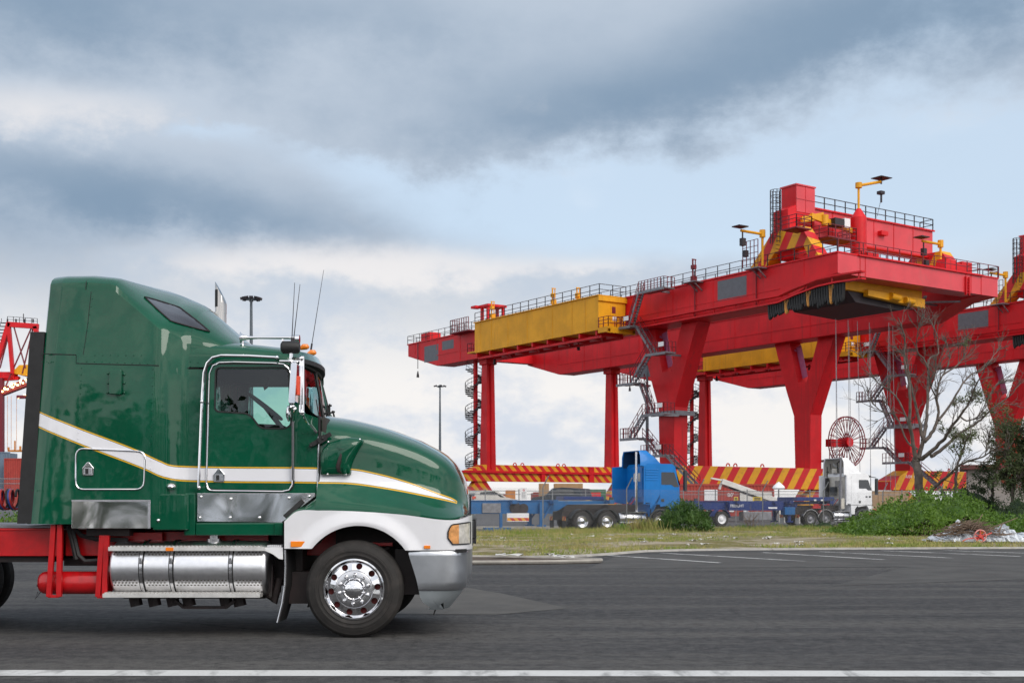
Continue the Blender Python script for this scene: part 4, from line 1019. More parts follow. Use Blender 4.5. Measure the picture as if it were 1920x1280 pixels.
# polished fuel tank
def fuel_tank(s_):
    b = MB(); yc = .925; r_ = .30
    xa, xb = TX(204, -1.2), TX(500, -1.2); zc = TZ(1066, -1.2)
    b.lathe([(.0001, xa), (r_ * .8, xa), (r_ * .95, xa + .012), (r_, xa + .04), (r_, xb - .05), (r_ * .97, xb - .02), (r_ * .85, xb), (.0001, xb + .005)], (0, s_ * yc, zc), 'x', 48)
    tk = b.build('fuel_tank', M['tank_alu'], truck, smooth=50)
    b = MB()
    for px in (265, 321.5, 433): 
        x = TX(px, -1.2)
        b.lathe([(r_ + .004, x - .028), (r_ + .010, x - .022), (r_ + .010, x + .022), (r_ + .004, x + .028)], (0, s_ * yc, zc), 'x', 48)
    each(b, 'tank_strap', M['blackrub'], tk, smooth=40)
    b = MB()
    for px in (265, 321.5, 433):
        x = TX(px, -1.2)
        for k in range(-9, 10):
            a = R(k * 7.5)
            if abs(k) in (6,): continue
            c = Vector((x, s_ * (yc + (r_ + .011) * cos(a)), zc + (r_ + .011) * sin(a)))
            b.lathe([(r_ + .014, x - .016), (r_ + .014, x + .016)], (0, s_ * yc, zc), 'x', 48) if k == -9 else None
        b.beam((x - .0, s_ * (yc + r_ + .02), zc + .06), (x, s_ * (yc + r_ + .02), zc + .12), .035, .012, up=(0, 1, 0))
    each(b, 'strap_band', M['alu'], tk)
    b = MB(); b.cyl((TX(400, -1), s_ * (yc + .02), zc + r_ - .02), (TX(400, -1), s_ * (yc + .02), zc + r_ + .07), .062, 20); b.cyl((TX(400, -1), s_ * (yc + .02), zc + r_ - .04), (TX(400, -1), s_ * (yc + .02), zc + r_ + .02), .09, 20); b.build('filler_cap', M['alu'], tk)
    for nm, py, xa_, xb_, yo in (('upper_step', 1028, 205, 497, 1.24), ('lower_step', 1115, 195, 489, 1.25)):
        b = MB(); x0, x1 = TX(xa_, -1.2), TX(xb_, -1.2); z = TZ(py, -1.2)
        yi = yo - (.22 if nm == 'upper_step' else .16)
        b.box(x0, x1, s_ * yi, s_ * yo, z - .022, z + .020)
        k = 0; x = x0 + .02
        while x < x1 - .03: b.box(x, x + .02, s_ * yi, s_ * (yo - .002), z + .019, z + .032); x += .042
        stp = b.build(nm, M['white_alu'], tk)
        b = MB()   # punched holes on the riser below / above
        if nm == 'upper_step': b.box(TX(313, -1.2), TX(327, -1.2), s_ * (yo - .002), s_ * (yo + .008), z - .022, z + .014); b.build('side_marker', M['amber'], tk)
    # dark dots along the tank paint in the reflected step perforations
    b = MB()
    for row, a in enumerate((R(31), R(37), R(-24), R(-30), R(-36))):
        x = xa + .05 + (.018 if row % 2 else 0)
        while x < xb - .05:
            if min(abs(x - TX(px, -1.2)) for px in (265, 321.5, 433)) > .05:
                c = Vector((x, s_ * (yc + (r_ + .001) * cos(a)), zc + (r_ + .001) * sin(a))); nn = Vector((0, s_ * cos(a), sin(a)))
                t = nn.cross(Vector((1, 0, 0)))
                vs = [c + nn * .002 + Vector((1, 0, 0)) * .011 * cos(2*pi*k/8) + t * .008 * sin(2*pi*k/8) for k in range(8)]
                b.add(vs, [tuple(range(8))])
            x += .038
    b.build('tread_reflection', M['hole_reflection'], tk, smooth=0)
M['white_alu'] = pm('tread_aluminium', (.72, .71, .69), .4, .6, .1, 10)
M['hole_reflection'] = pm('tread_hole_reflection', (.16, .15, .14), .5, .6)
for s_ in (-1, 1): fuel_tank(s_)
# ---- inside the cab
b = MB(); x = TX(450, 0) - .32
for s_ in (-1, 1):
    P = roundpoly([(x - .42, 1.0), (x + .1, 1.05), (x + .12, 1.28), (x - .28, 1.32), (x - .36, 1.95), (x - .52, 2.0), (x - .55, 1.3)], .06, 3)
    b.prism(P, 'y', s_ * .45 - .24, s_ * .45 + .24)
b.build('seat', M['seat'], truck, smooth=40)
b = MB(); c = Vector((TX(497, -.5), -.48, TZ(762, -.5))); ax = Vector((.62, 0, .78)).normalized(); u = Vector((0, 1, 0)); w_ = ax.cross(u)
b.tube([c + (u * cos(2*pi*k/28) + w_ * sin(2*pi*k/28)) * .23 for k in range(28)], .016, 6, closed=True)
for k in range(4): b.beam(c, c + (u * cos(pi/4 + pi*k/2) + w_ * sin(pi/4 + pi*k/2)) * .22, .03, .015)
b.tube([c, c - ax * -.0 + Vector((.35, 0, -.45))], .03, 8)
b.build('steering_wheel', M['blackrub'], truck)
b = MB(); b.tube([T(503, 690, .2), T(502, 712, .2), T(500, 726, .2), T(497, 730, .2), T(495, 722, .2)], .015, 6); b.build('hook_strap', M['blackrub'], truck)
# coiled air hoses behind the sleeper
M['hose_red'] = pm('red_hose', (.45, .02, .02), .35); M['hose_blue'] = pm('blue_hose', (.02, .06, .30), .35)
for k, (mm, off) in enumerate(((M['hose_red'], 0), (M['hose_blue'], .25), (M['blackrub'], .55))):
    b = MB(); pts = []
    for i in range(140):
        t = i / 139; a = i * 2*pi / 10 + off * 6.28
        pts.append((TX(lerp(-220, 34, t), -.3), -.3 + .115 * cos(a) + k * .02, TZ(936, -.3) + .115 * sin(a)))
    b.tube(pts, .014, 6); b.build('air_hose', mm, truck, smooth=60)

# the polished panels lean out slightly at the bottom
for o_ in truck.children:
    if o_.name.startswith('stainless_panel'):
        for ob in (o_, *o_.children):
            zt_ = max(v.co.z for v in o_.data.vertices)
            for v in ob.data.vertices: v.co.y += (1 if v.co.y > 0 else -1) * max(0, zt_ - v.co.z) * .028
# ================================================================ GANTRY CRANES
# crane frame: local x runs across (along the rails), local y runs along the girders away from the camera
CR_ANG = atan2(.56, .83)
def crane(name, label, shift):
    ca, sa = cos(CR_ANG), sin(CR_ANG)
    root = thing(name, label, 'gantry crane', (28.95 + ca * shift, 110 + sa * shift, -.13), CR_ANG, 'red gantry cranes standing on the same rails')
    Z0 = .13
    def B(): return MB()
    prof = [(0, 23.8), (78, 23.8), (78, 22.2), (70, 20.15), (6.5, 20.15), (2.6, 21.75), (0, 21.98)]
    for x0, x1 in ((0, 2.8), (20.5, 23.3)):
        b = B(); b.prism(prof, 'x', x0, x1); g = b.build('girder', M['red'], root, smooth=20, bevel=.05, segs=1)
        b = B()
        b.box(x0 - .12, x1 + .12, -.1, 78.1, 23.79, 23.93)
        for y in range(4, 78, 6): b.box(x0 - .035, x0 + .01, y - .05, y + .05, 20.3 if 7 < y < 69 else 22.3, 23.78)
        b.box(x0 - .05, x0 + .01, 7, 70, 21.55, 21.62)
        b.build('flange', M['red'], g, smooth=0)
        b = B()
        xr = x0 - .05 if x0 < 10 else x1 + .05
        for xx in (x0 - .05, x1 + .05):
            b.rail([(xx, 0, 23.93), (xx, 78, 23.93)], 1.1, 1.7, .032, (.5,))
        b.rail([(x0 - .05, 78, 23.93), (x1 + .05, 78, 23.93)], 1.1, 1.4, .032)
        b.build('handrail', M['darksteel'], g, smooth=0)
    # repair patches on the outer girder face
    for y0, y1, z0, z1, nm in ((11.3, 15.3, 21.5, 23.5, 'p'), (69.6, 73.4, 20.9, 23.1, 'p'), (65.6, 68.6, 22.1, 23.3, 'p')):
        b = B(); b.box(-.008, .0, y0, y1, z0, z1); b.build('repair_patch', M['grey_patch'], root, smooth=0)
    # end beams between the girders
    b = B(); b.box(2.79, 20.51, .02, 2.0, 22.0, 23.78); eb = b.build('end_beam', M['red_lit'], root, smooth=0, bevel=.04, segs=1)
    b = B(); b.box(-.0, 23.3, -.035, .0, 22.0, 23.78); 
    b.build('end_plate', M['red_lit'], root, smooth=0)
    b = B(); b.box(2.6, 20.7, -.25, .1, 23.79, 23.93)
    for x in (2.9, 3.6, 18.2, 19.0, 20.6): b.box(x, x + .06, -.07, -.034, 22.0, 23.78)
    b.box(18.0, 18.08, -.25, -.034, 21.7, 23.5); b.box(18.5, 18.58, -.25, -.034, 21.7, 23.5)
    for k in range(6): b.box(18.0, 18.58, -.22, -.16, 21.9 + k * .28, 21.95 + k * .28)
    b.build('end_flange', M['red'], root, smooth=0)
    b = B(); b.rail([(-.05, -.1, 23.93), (23.35, -.1, 23.93)], 1.1, 1.7, .035); b.build('handrail', M['redrail'], root, smooth=0)
    b = B(); b.box(2.79, 20.51, 76.5, 77.95, 22.3, 23.78); b.build('end_beam', M['red'], root, smooth=0)
    b = B()
    for x0, y0, x1, y1 in ((15, 2.2, 20.4, 7), (20.4, 2.2, 15, 7), (13, 5, 20.4, 5), (8, 8, 20.4, 8)): b.beam((x0, y0, 21.6), (x1, y1, 21.6), .3, .15)
    b.build('bottom_brace', M['steel'], root, smooth=0)
    # festoon track with hanging cable loops along the near half
    b = B()
    tr = [(28, 19.55), (17, 19.95), (6.2, 20.45), (3.5, 21.0), (1.2, 21.25), (-.8, 21.6), (-4.4, 20.35)]
    tr = [(28.5, 20.75), (17, 20.75), (6.2, 20.75), (4.2, 21.15), (1.4, 21.55), (-.6, 21.6), (-3.6, 21.5)]
    for dz in (0, -.62):
        for (y0, z0), (y1, z1) in zip(tr, tr[1:]): b.beam((-.8, y0, z0 + dz), (-.8, y1, z1 + dz), .6, .14)
    for y in range(-3, 28, 3): z = interp(tr[::-1], y); b.beam((-.75, y, z - .6), (-.75, y, z), .08, .08); b.beam((-.8, y, z - .1), (.05, y, z + .2), .1, .1)
    b.build('festoon_track', M['red'], root, smooth=0)
    random.seed(11)
    k_ = 0
    while k_ < 30:
        y = lerp(-1.2, 7.4, k_ / 29); z = interp(tr[::-1], y) - .72
        dpt = lerp(.95, 1.4, random.random()) * (1.0 if y > 2.5 else 1.4)
        b = B()
        pts = [(-.85, y - .16 + .32 * t / 8 * (1 if t else 1), z - dpt * sin(pi * t / 8) ** .6) for t in range(9)]
        b.tube(pts, .11, 5); pts2 = [(p[0] + .25, p[1] + .05, p[2] + .1) for p in pts]; b.tube(pts2, .1, 5)
        b.build('cable_loop', M['orange_strap'] if k_ % 9 == 4 else M['blackrub'], root, smooth=60); k_ += 1
    # V shaped legs and slender legs
    for xc, flip in ((1.8, 0), (22.3, 1)):
        P = [(22.75, 5.4), (25.05, 5.4), (25.25, 11.6), (26.4, 14.5), (28.3, 20.16), (25.9, 20.16), (24.6, 15.4), (23.3, 15.4), (21.6, 20.16), (19.2, 20.16), (21.6, 14.3), (22.7, 11.6)]
        b = B(); b.prism(P, 'x', xc - .95, xc + .95); lg = b.build('forked_leg', M['red'], root, smooth=0, bevel=.05, segs=1)
        # joint plate and grey platform ring round the stem
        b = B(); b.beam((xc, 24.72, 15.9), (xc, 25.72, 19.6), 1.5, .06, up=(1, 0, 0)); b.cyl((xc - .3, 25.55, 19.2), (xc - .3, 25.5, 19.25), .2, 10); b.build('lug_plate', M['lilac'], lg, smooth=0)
        b = B()
        if flip: pass
        else: b.box(xc - 1.35, xc + 1.35, 22.2, 25.8, 11.0, 11.15); b.box(xc - 1.4, xc - 1.34, 22.1, 25.9, 10.7, 11.2); b.box(xc - 1.4, xc + 1.4, 22.1, 22.16, 10.7, 11.2); b.build('platform', M['steel'], lg, smooth=0)
        b = B(); P2 = [(xc - .62, 19.9), (xc + .62, 19.9), (xc + .80, 5.4), (xc - .80, 5.4)]
        rings = [[(xc - w, 60 - d_, z), (xc + w, 60 - d_, z), (xc + w, 60 + d_, z), (xc - w, 60 + d_, z)] for w, d_, z in ((.72, .85, 5.3), (.58, .62, 19.4), (.8, .9, 19.5), (.8, .9, 20.16))]
        b.loft(rings, closed=True, caps=True); sl = b.build('slender_leg', M['red'], root, smooth=0, bevel=.03, segs=1)
        b = B(); b.box(xc - .12, xc + .12, 59.0, 59.3, 6, 19.4); b.build('rib', M['red'], sl, smooth=0)
    # sill beams
    b = B(); S = [(-2.6, 3.1), (27.0, 3.1), (27.0, 4.2), (24.0, 5.5), (.6, 5.5), (-2.6, 4.2)]
    b.prism(S, 'y', 22.75, 25.05); sill = b.build('sill_beam', M['stripe_sill'], root, smooth=0, bevel=.03, segs=1)
    b = B()
    for x in (9, 10.1, 14.2): b.tube([(x + .25 * cos(t * pi / 6), 23.2, 5.55 + .3 * sin(t * pi / 6)) for t in range(7)], .07, 6)
    each(b, 'lifting_eye', M['red'], sill)
    b = B(); S = [(-2.6, 4.35), (27.0, 4.35), (27.0, 5.3), (24.0, 6.5), (.6, 6.5), (-2.6, 5.4)]
    b.prism(S, 'y', 59.2, 60.8); far = b.build('sill_beam', M['stripe_far'], root, smooth=0)
    b = B(); b.box(-2.7, 27.1, 58.9, 59.21, 5.42, 5.72); b.box(17.6, 18.4, 58.95, 59.21, 4.35, 6.5); b.box(9.6, 10.2, 58.95, 59.21, 4.35, 5.4); b.build('stiffener', M['red'], far, smooth=0)
    b = B()
    for x in (5.6, 6.8, 12.6, 13.6): b.tube([(x + .25 * cos(t * pi / 6), 59.4, 6.5 + .3 * sin(t * pi / 6)) for t in range(7)], .07, 6)
    each(b, 'lifting_eye', M['red'], far)
    # travelling gear: yokes, bogies and wheels
    for yc, st_ in ((23.9, 'stripe_sill'), (60, 'stripe_far')):
        for xc in (0.4, 23.6):
            b = B(); b.prism([(xc - 2.6, 1.5), (xc + 2.6, 1.5), (xc + 2.6, 2.1), (xc + .8, 3.15 if yc < 40 else 4.4), (xc - .8, 3.15 if yc < 40 else 4.4), (xc - 2.6, 2.1)], 'y', yc - .5, yc + .5)
            yk = b.build('bogie_yoke', M[st_], root, smooth=0)
            for k in (-1, 1):
                b = B(); b.prism([(xc + k*1.9 - 1.4, .45), (xc + k*1.9 + 1.4, .45), (xc + k*1.9 + 1.2, 1.2), (xc + k*1.9 + .5, 1.9), (xc + k*1.9 - .5, 1.9), (xc + k*1.9 - 1.2, 1.2)], 'y', yc - .42, yc + .42); bg_ = b.build('bogie', M['yellow'] if k < 0 else M['red'], yk, smooth=0)
                b = B()
                for q in (-.75, .75): b.cyl((xc + k*1.9 + q, yc - .25, .45), (xc + k*1.9 + q, yc + .25, .45), .42, 16)
                each(b, 'rail_wheel', M['darksteel'], yk)
    # yellow machinery house hung on the outer girder
    b = B(); b.box(-3.8, -.06, 29.6, 54.4, 20.05, 23.75); mh = b.build('machinery_house', M['yellow'], root, smooth=0, bevel=.04, segs=1)
    b = B()
    for y in (31.8, 34.3, 38, 43, 47, 50.6, 53): b.box(-3.825, -3.79, y, y + .06, 20.1, 23.7)
    b.box(-3.9, -.0, 29.4, 29.6, 23.2, 23.7) ; b.box(-3.95, -3.7, 29.5, 54.5, 23.74, 23.84); b.box(-3.95, .0, 29.45, 29.6, 23.74, 23.84)
    b.build('cladding_seam', M['yellow'], mh, smooth=0)
    b = B(); b.box(-2.2, -1.2, 29.55, 29.6, 20.9, 22.9); dr = b.build('door', M['yellow'], mh, smooth=0, bevel=.03, segs=1)
    b = B(); b.box(-2.0, -1.5, 29.52, 29.56, 22.0, 22.7); b.build('louvre', M['redrail'], mh, smooth=0)
    b = B(); b.box(-1.9, -1.4, 29.52, 29.56, 21.2, 21.7); b.build('notice', M['white'], mh, smooth=0)
    b = B(); b.rail([(-3.75, 54.4, 23.84), (-3.75, 29.5, 23.84), (-.1, 29.5, 23.84)], 1.15, 1.7, .035); b.build('roof_handrail', M['darksteel'], mh, smooth=0)
    b = B()
    for y in range(30, 55, 3): b.box(-3.7, -.05, y, y + .25, 19.55, 20.04)
    b.box(-3.4, -3.1, 29.6, 54.2, 19.3, 19.55); b.box(-.7, -.4, 29.6, 54.2, 19.3, 19.55)
    for y in range(30, 52, 6): b.beam((-3.2, y, 19.5), (-.6, y + 3, 19.5), .15, .15)
    b.build('support_frame', M['red'], root, smooth=0)
    b = B(); b.box(-3.9, -.2, 27.8, 29.55, 20.05, 20.25); b.box(-3.9, -3.6, 27.8, 29.55, 19.7, 20.05); b.box(-.5, -.2, 27.8, 29.55, 19.7, 20.05); b.box(-3.9, -.2, 27.8, 28.0, 19.6, 20.05); ep = b.build('end_platform', M['yellow'], root, smooth=0)
    b = B(); b.rail([(-3.85, 29.5, 20.25), (-3.85, 27.85, 20.25), (-.25, 27.85, 20.25)], 1.1, .9, .035, (.35, .68)); b.build('handrail', M['redrail'], ep, smooth=0)
    b = B(); b.box(-3.6, -.1, 54.5, 56.4, 20.2, 20.35); b.build('rear_platform', M['yellow'], root, smooth=0)
    b = B(); b.rail([(-3.6, 54.6, 20.35), (-3.6, 56.4, 20.35), (-.1, 56.4, 20.35)], 1.1, .9, .035); b.build('rear_handrail', M['redrail'], root, smooth=0)
    # small gallows frame, cage and beacons on the far end
    b = B()
    for x in (.2, 2.5):
        b.box(x - .15, x + .15, 57.3, 57.7, 23.93, 26.8); b.box(x - .15, x + .15, 58.7, 59.1, 23.93, 26.8)
    b.box(-.1, 2.8, 57.1, 59.3, 26.6, 26.9); b.box(-.6, .4, 59.3, 60.4, 26.6, 26.9)
    b.build('gallows_frame', M['red'], root, smooth=0)
    b = B(); b.rail([(-1.2, 60, 23.9), (-1.2, 64.5, 23.9), (.2, 64.5, 23.9)], 1.6, .6, .04, (.3, .6)); b.box(-1.3, 0, 60, 64.5, 23.7, 23.85); b.build('inspection_cage', M['redrail'], root, smooth=0)
    b = B(); b.box(.1, 1.8, 72, 74.5, 23.93, 25.0); b.build('winch_box', M['red'], root, smooth=0)
    for y, zt in ((51, 26.0), (38.4, 25.8), (18.6, 26.2), (33.8, 25.2)):
        b = B(); x = -3.5 if y > 30 else -.3; z0 = 23.84
        b.beam((x, y, z0), (x, y, zt), .12, .12); b.beam((x + .35, y, z0), (x + .35, y, zt), .08, .08); b.beam((x - .1, y, zt), (x + .45, y, zt), .1, .1); b.box(x - .2, x + .2, y - .35, y + .1, zt - 1.0, zt - .6); b.box(x - .05, x + .5, y - .1, y + .3, z0 + .2, z0 + .7)
        b.build('floodlight_mast', M['yellow'] if y > 30 else M['redrail'], root, smooth=0)
    for y in (75, 55.5, 38, 18.5, 9.9):
        b = B(); b.beam((-.12, y, 23.9), (-.12, y, 20.2), .07, .07)
        if y > 20: b.lathe([(.05, 0), (.16, -.5), (.2, -.9), (.001, -.9)], (-.12, y, 19.9), 'z', 8)
        b.build('hanging_lamp', M['darksteel'] if y > 20 else M['redrail'], root, smooth=0)
    b = B()
    for y in (18.2, 9.4):
        b.box(-1.3, -.05, y - .9, y + .9, 23.7, 23.8); b.beam((-1.2, y, 23.7), (-.05, y, 22.9), .1, .1); b.beam((-1.2, y - .7, 23.7), (-.05, y - .7, 22.9), .1, .1)
    each(b, 'bracket', M['steel'], root, smooth=0)
    # stair tower beside the forked leg
    b = B()
    xo = -1.7
    L = [('a', 24.6, 20.6, 23.55), ('b', 28.2, 26.0, 20.25), ('c', 23.4, 20.4, 16.95), ('d', 28.2, 25.4, 14.2), ('e', 24.0, 20.6, 10.75), ('f', 27.6, 24.8, 8.4), ('g', 24.2, 20.8, 6.5)]
    for _, ya, yb, z in L:
        b = B(); b.box(xo - .75, xo + .75, yb, ya, z - .14, z); b.beam((xo - .75, ya, z - .15), (xo - .75, yb, z - .15), .12, .25); b.beam((xo + .7, (ya + yb) / 2, z - .1), (.9, (ya + yb) / 2 - .2, z - .1), .15, .2)
        b.build('stair_landing', M['steel'], root, smooth=0)
    prs = [((24.6, 23.55), (26.2, 20.25), -.35), ((26.0, 20.25), (23.2, 16.95), .35), ((23.4, 16.95), (26.0, 14.2), -.35), ((25.4, 14.2), (23.6, 10.75), .35), ((24.0, 10.75), (26.2, 8.4), -.35), ((24.8, 8.4), (22.6, 6.5), .35), ((20.9, 6.5), (16.4, 3.2), 0)]
    for (ya, za), (yb, zb), dx in prs:
        b = B()
        for q in (-.32, .32): b.beam((xo + dx + q, ya, za), (xo + dx + q, yb, zb), .07, .26)
        n = max(4, int(abs(za - zb) / .26))
        for i in range(1, n): t = i / n; y = lerp(ya, yb, t); b.box(xo + dx - .32, xo + dx + .32, y - .12, y + .12, lerp(za, zb, t) - .02, lerp(za, zb, t) + .02)
        b.build('stair_flight', M['steel'], root, smooth=0)
        b = B()
        for q in (-.36, .36):
            for i in range(4): t = i / 3; y = lerp(ya, yb, t); z = lerp(za, zb, t); b.beam((xo + dx + q, y, z), (xo + dx + q, y, z + 1.0), .05, .05)
            for hgt in (.55, 1.0): b.beam((xo + dx + q, ya, za + hgt), (xo + dx + q, yb, zb + hgt), .05, .05)
        b.build('stair_handrail', M['redrail'], root, smooth=0)
    b = B()
    for _, ya, yb, z in L:
        b = B(); b.rail([(xo - .72, ya, z), (xo - .72, yb, z)], 1.05, .5, .03, (.5,)); b.rail([(xo + .72, ya, z), (xo - .72, ya, z)] if ya > 26 else [(xo + .72, yb, z), (xo - .72, yb, z)], 1.05, .5, .03, (.5,))
        b.build('landing_handrail', M['redrail'], root, smooth=0)
    for _, ya, yb, z in (L[1], L[2], L[4], L[6]):
        b = B(); b.box(xo - .78, xo - .74, yb + .2, yb + 1.0, z + .55, z + 1.0); b.build('notice', M['white'], root, smooth=0)
    b = B(); b.box(xo - .8, xo + .7, 13.6, 16.6, 3.05, 3.2); b.beam((xo, 16.4, 3.1), (xo, 14.0, .1), .7, .1); b.build('lower_platform', M['steel'], root, smooth=0)
    # spiral stair on its red post by the slender leg
    b = B(); b.tube([(1.4, 62.4, 3.0), (1.4, 62.4, 20.3)], .3, 10); post = b.build('spiral_stair_post', M['red'], root)
    b = B(); b2 = B(); hp = []; hp2 = []
    nT = 66
    for i in range(nT):
        a = i * 2*pi / 15; z = 5.2 + i * .215; u = Vector((cos(a), sin(a), 0)); w_ = Vector((-sin(a), cos(a), 0)); c = Vector((1.4, 62.4, z))
        vs = [c + u * .28 - w_ * .08, c + u * 1.35 - w_ * .30, c + u * 1.35 + w_ * .30, c + u * .28 + w_ * .08]
        b.add(vs + [v - Vector((0, 0, .15)) for v in vs], [(0, 1, 2, 3), (7, 6, 5, 4), (0, 4, 5, 1), (1, 5, 6, 2), (2, 6, 7, 3), (3, 7, 4, 0)])
        hp.append(c + u * 1.38 + Vector((0, 0, 1.0))); hp2.append(c + u * 1.38 + Vector((0, 0, .5)))
        b2.beam(c + u * 1.38, c + u * 1.38 + Vector((0, 0, 1)), .03, .03)
    b2.tube(hp, .045, 4); b2.tube(hp2, .035, 4)
    st_o = b.build('spiral_tread', M['darksteel'], root, smooth=0); b2.build('spiral_handrail', M['darksteel'], root, smooth=0)
    b = B(); b.box(.2, 5.0, 60.9, 63, 5.0, 5.15); b.build('spiral_platform', M['steel'], root, smooth=0)
    b = B(); b.rail([(2.5, 61, 5.15), (4.6, 61, 5.15)], 1.1, .6, .03); b.build('spiral_platform_rail', M['redrail'], root, smooth=0)
    # trolley riding on the girders
    for xc in (1.4, 21.9):
        P = [(2.8, 24.1), (4.0, 24.1), (4.6, 25.3), (8.2, 25.3), (9.4, 24.1), (11.6, 24.1), (8.6, 27.2), (5.0, 27.2)]
        b = B(); b.prism(P, 'x', xc - .75, xc + .75); b.build('trolley_leg', M['stripe_leg'], root, smooth=0)
        b = B()
        for y in (3.4, 10.6): b.cyl((xc - .3, y, 24.0), (xc + .3, y, 24.0), .4, 14)
        each(b, 'trolley_wheel', M['darksteel'], root)
    b = B(); b.box(2.0, 22.2, 6.8, 8.4, 26.9, 29.6); tb = b.build('trolley_beam', M['red_lit'], root, smooth=0, bevel=.04, segs=1)
    b = B()
    for x in range(4, 22, 3): b.box(x, x + .05, 6.76, 6.8, 26.9, 29.6)
    b.box(2, 22.3, 6.6, 6.8, 29.58, 29.72); b.box(2, 22.3, 6.5, 6.8, 26.75, 26.9); b.box(13.6, 14.6, 6.3, 6.8, 28.2, 28.6); b.build('flange', M['red'], tb, smooth=0)
    b = B(); b.rail([(4.4, 6.8, 29.72), (22.2, 6.8, 29.72), (22.2, 8.4, 29.72)], 1.15, 1.5, .04, (.5,)); b.build('beam_handrail', M['darksteel'], tb, smooth=0)
    b = B(); b.prism([(1.4, 24.6), (3.6, 24.6), (4.3, 28.2), (4.3, 31.5), (1.8, 31.5), (1.8, 29.6), (.7, 29.1), (.7, 26.5)], 'y', 6.6, 8.5); tw = b.build('trolley_tower', M['red'], root, smooth=0, bevel=.04, segs=1)
    b = B(); b.box(1.7, 4.4, 6.5, 8.6, 31.48, 31.62); b.box(1.8, 4.3, 6.55, 6.6, 29.0, 31.4); b.box(3.0, 3.05, 6.5, 6.6, 29.0, 31.4); b.box(1.8, 4.3, 6.5, 6.6, 30.2, 30.25); b.build('panel', M['red_lit'], tw, smooth=0)  # lit look of the tower front put into its colour
    b = B()
    for k in range(9): a = 2*pi*k/9; b.beam((.3 + .5*cos(a), 7.8 + .5*sin(a), 26), (.3 + .5*cos(a), 7.8 + .5*sin(a), 31), .05, .05)
    for k in range(9): b.tube([(.3 + .5*cos(q*pi/5), 7.8 + .5*sin(q*pi/5), 26.6 + k*.55) for q in range(10)], .03, 4, closed=True)
    for k in range(14): b.beam((.05, 7.5, 25 + k*.4), (.55, 7.5, 25 + k*.4), .05, .05)
    b.build('caged_ladder', M['darksteel'], root, smooth=0)
    b = B()
    for x0, x1, y0, y1, z in ((-1.6, .4, 3.4, 5.2, 26.6), (2.4, 6.2, 3.2, 5.4, 26.2), (6.2, 20.4, 2.6, 4.4, 24.0)):
        b = B(); b.box(x0, x1, y0, y1, z - .12, z); b.rail([(x0, y1, z), (x0, y0, z), (x1, y0, z), (x1, y1, z)], 1.1, .9, .035, (.35, .68)); b.build('trolley_walkway', M['redrail'], root, smooth=0)
    b = B()
    b.rail([(-1.2, 8.6, 24.0), (-1.2, 10.6, 24.0)], 2.4, .5, .03, (.25, .5, .75))
    b.build('trolley_walkway', M['redrail'], root, smooth=0)
    b = B(); b.tube([(8.9, 5.2, 23.9), (8.9, 5.2, 29.0)], .75, 20); b.tube([(8.9, 5.2, 29.0), (8.9, 5.2, 29.9)], [.75, .2], 20); b.build('slew_post', M['red'], root)
    b = B(); b.tube([(8.9, 5.2, 29.7), (8.9, 5.2, 32.2)], .11, 8); b.tube([(8.8, 5.2, 32.1), (11.6, 4.8, 32.8)], .14, 8); b.tube([(8.9, 5.2, 31.9), (8.9, 5.2, 32.4)], .32, 10); jb = b.build('jib_crane', M['yellow'], root)
    b = B(); b.box(11.0, 12.6, 4.2, 5.5, 33.15, 33.22); b.beam((11.7, 4.8, 33.2), (11.7, 4.8, 32.6), .12, .12); b.box(11.4, 12.0, 4.6, 5.1, 31.6, 31.9); b.beam((11.7, 4.8, 31.8), (11.7, 4.8, 30.8), .14, .14); b.beam((11.7, 4.8, 31.2), (11.1, 4.8, 29.4), .03, .03); each(b, 'hoist', M['darksteel'], jb, smooth=0)
    b = B(); b.beam((3.0, 5.9, 28.6), (9.2, 5.4, 27.6), .35, .5); b.tube([(4.6, 5.6, 28.8), (4.6, 5.6, 27.8)], .35, 10); b.beam((2.0, 6.1, 28.1), (4.6, 5.8, 28.8), .3, .6); ab = b.build('auxiliary_boom', M['yellow'], root)
    b = B(); b.box(5.4, 6.7, 5.0, 6.0, 27.8, 28.6); b.build('hoist_motor', M['darksteel'], root, bevel=.05); b = B(); b.box(6.7, 7.5, 5.0, 6.0, 27.8, 28.7); b.build('control_box', M['white'], root, bevel=.03)
    for x, y in ((17.6, 2.4), (-.3, 8.9)):
        b = B(); sgn = -1
        b.tube([(x, y, 24), (x, y, 27.3)], .12, 8); b.tube([(x + .2, y, 27.0), (x + sgn * 2.8, y, 27.0)], .13, 8); b.tube([(x, y, 26.7), (x, y, 27.4)], .28, 8); j2 = b.build('jib_crane', M['yellow'], root)
        b = B(); b.box(x + sgn*2.9 - .6, x + sgn*2.9 + .6, y - .5, y + .5, 27.3, 27.4); b.box(x + sgn*2.6 - .2, x + sgn*2.6 + .25, y - .2, y + .2, 25.6, 26.3); b.beam((x + sgn*2.6, y, 27), (x + sgn*2.6, y, 26), .1, .1); b.box(x + sgn*2.2 - .25, x + sgn*2.2 + .2, y - .2, y + .2, 24.6, 25.2); each(b, 'hoist', M['darksteel'], j2, smooth=0)
    b = B(); b.box(7.5, 9.2, 3.0, 4.6, 24.0, 25.2); b.box(15.5, 17.4, 2.4, 4.0, 24.0, 24.8); b.box(19.6, 21.2, 1.4, 2.6, 24.0, 25.4); b.prism([(16.5, 24), (20, 24), (19.5, 25.0), (17, 25.4)], 'y', 1.2, 2.4); each(b, 'equipment_cabinet', M['red'], root, smooth=0)
    b = B(); b.box(5.5, 19, 3.2, 9, 23.9, 24.5); b.build('trolley_deck', M['yellow'], root, smooth=0)
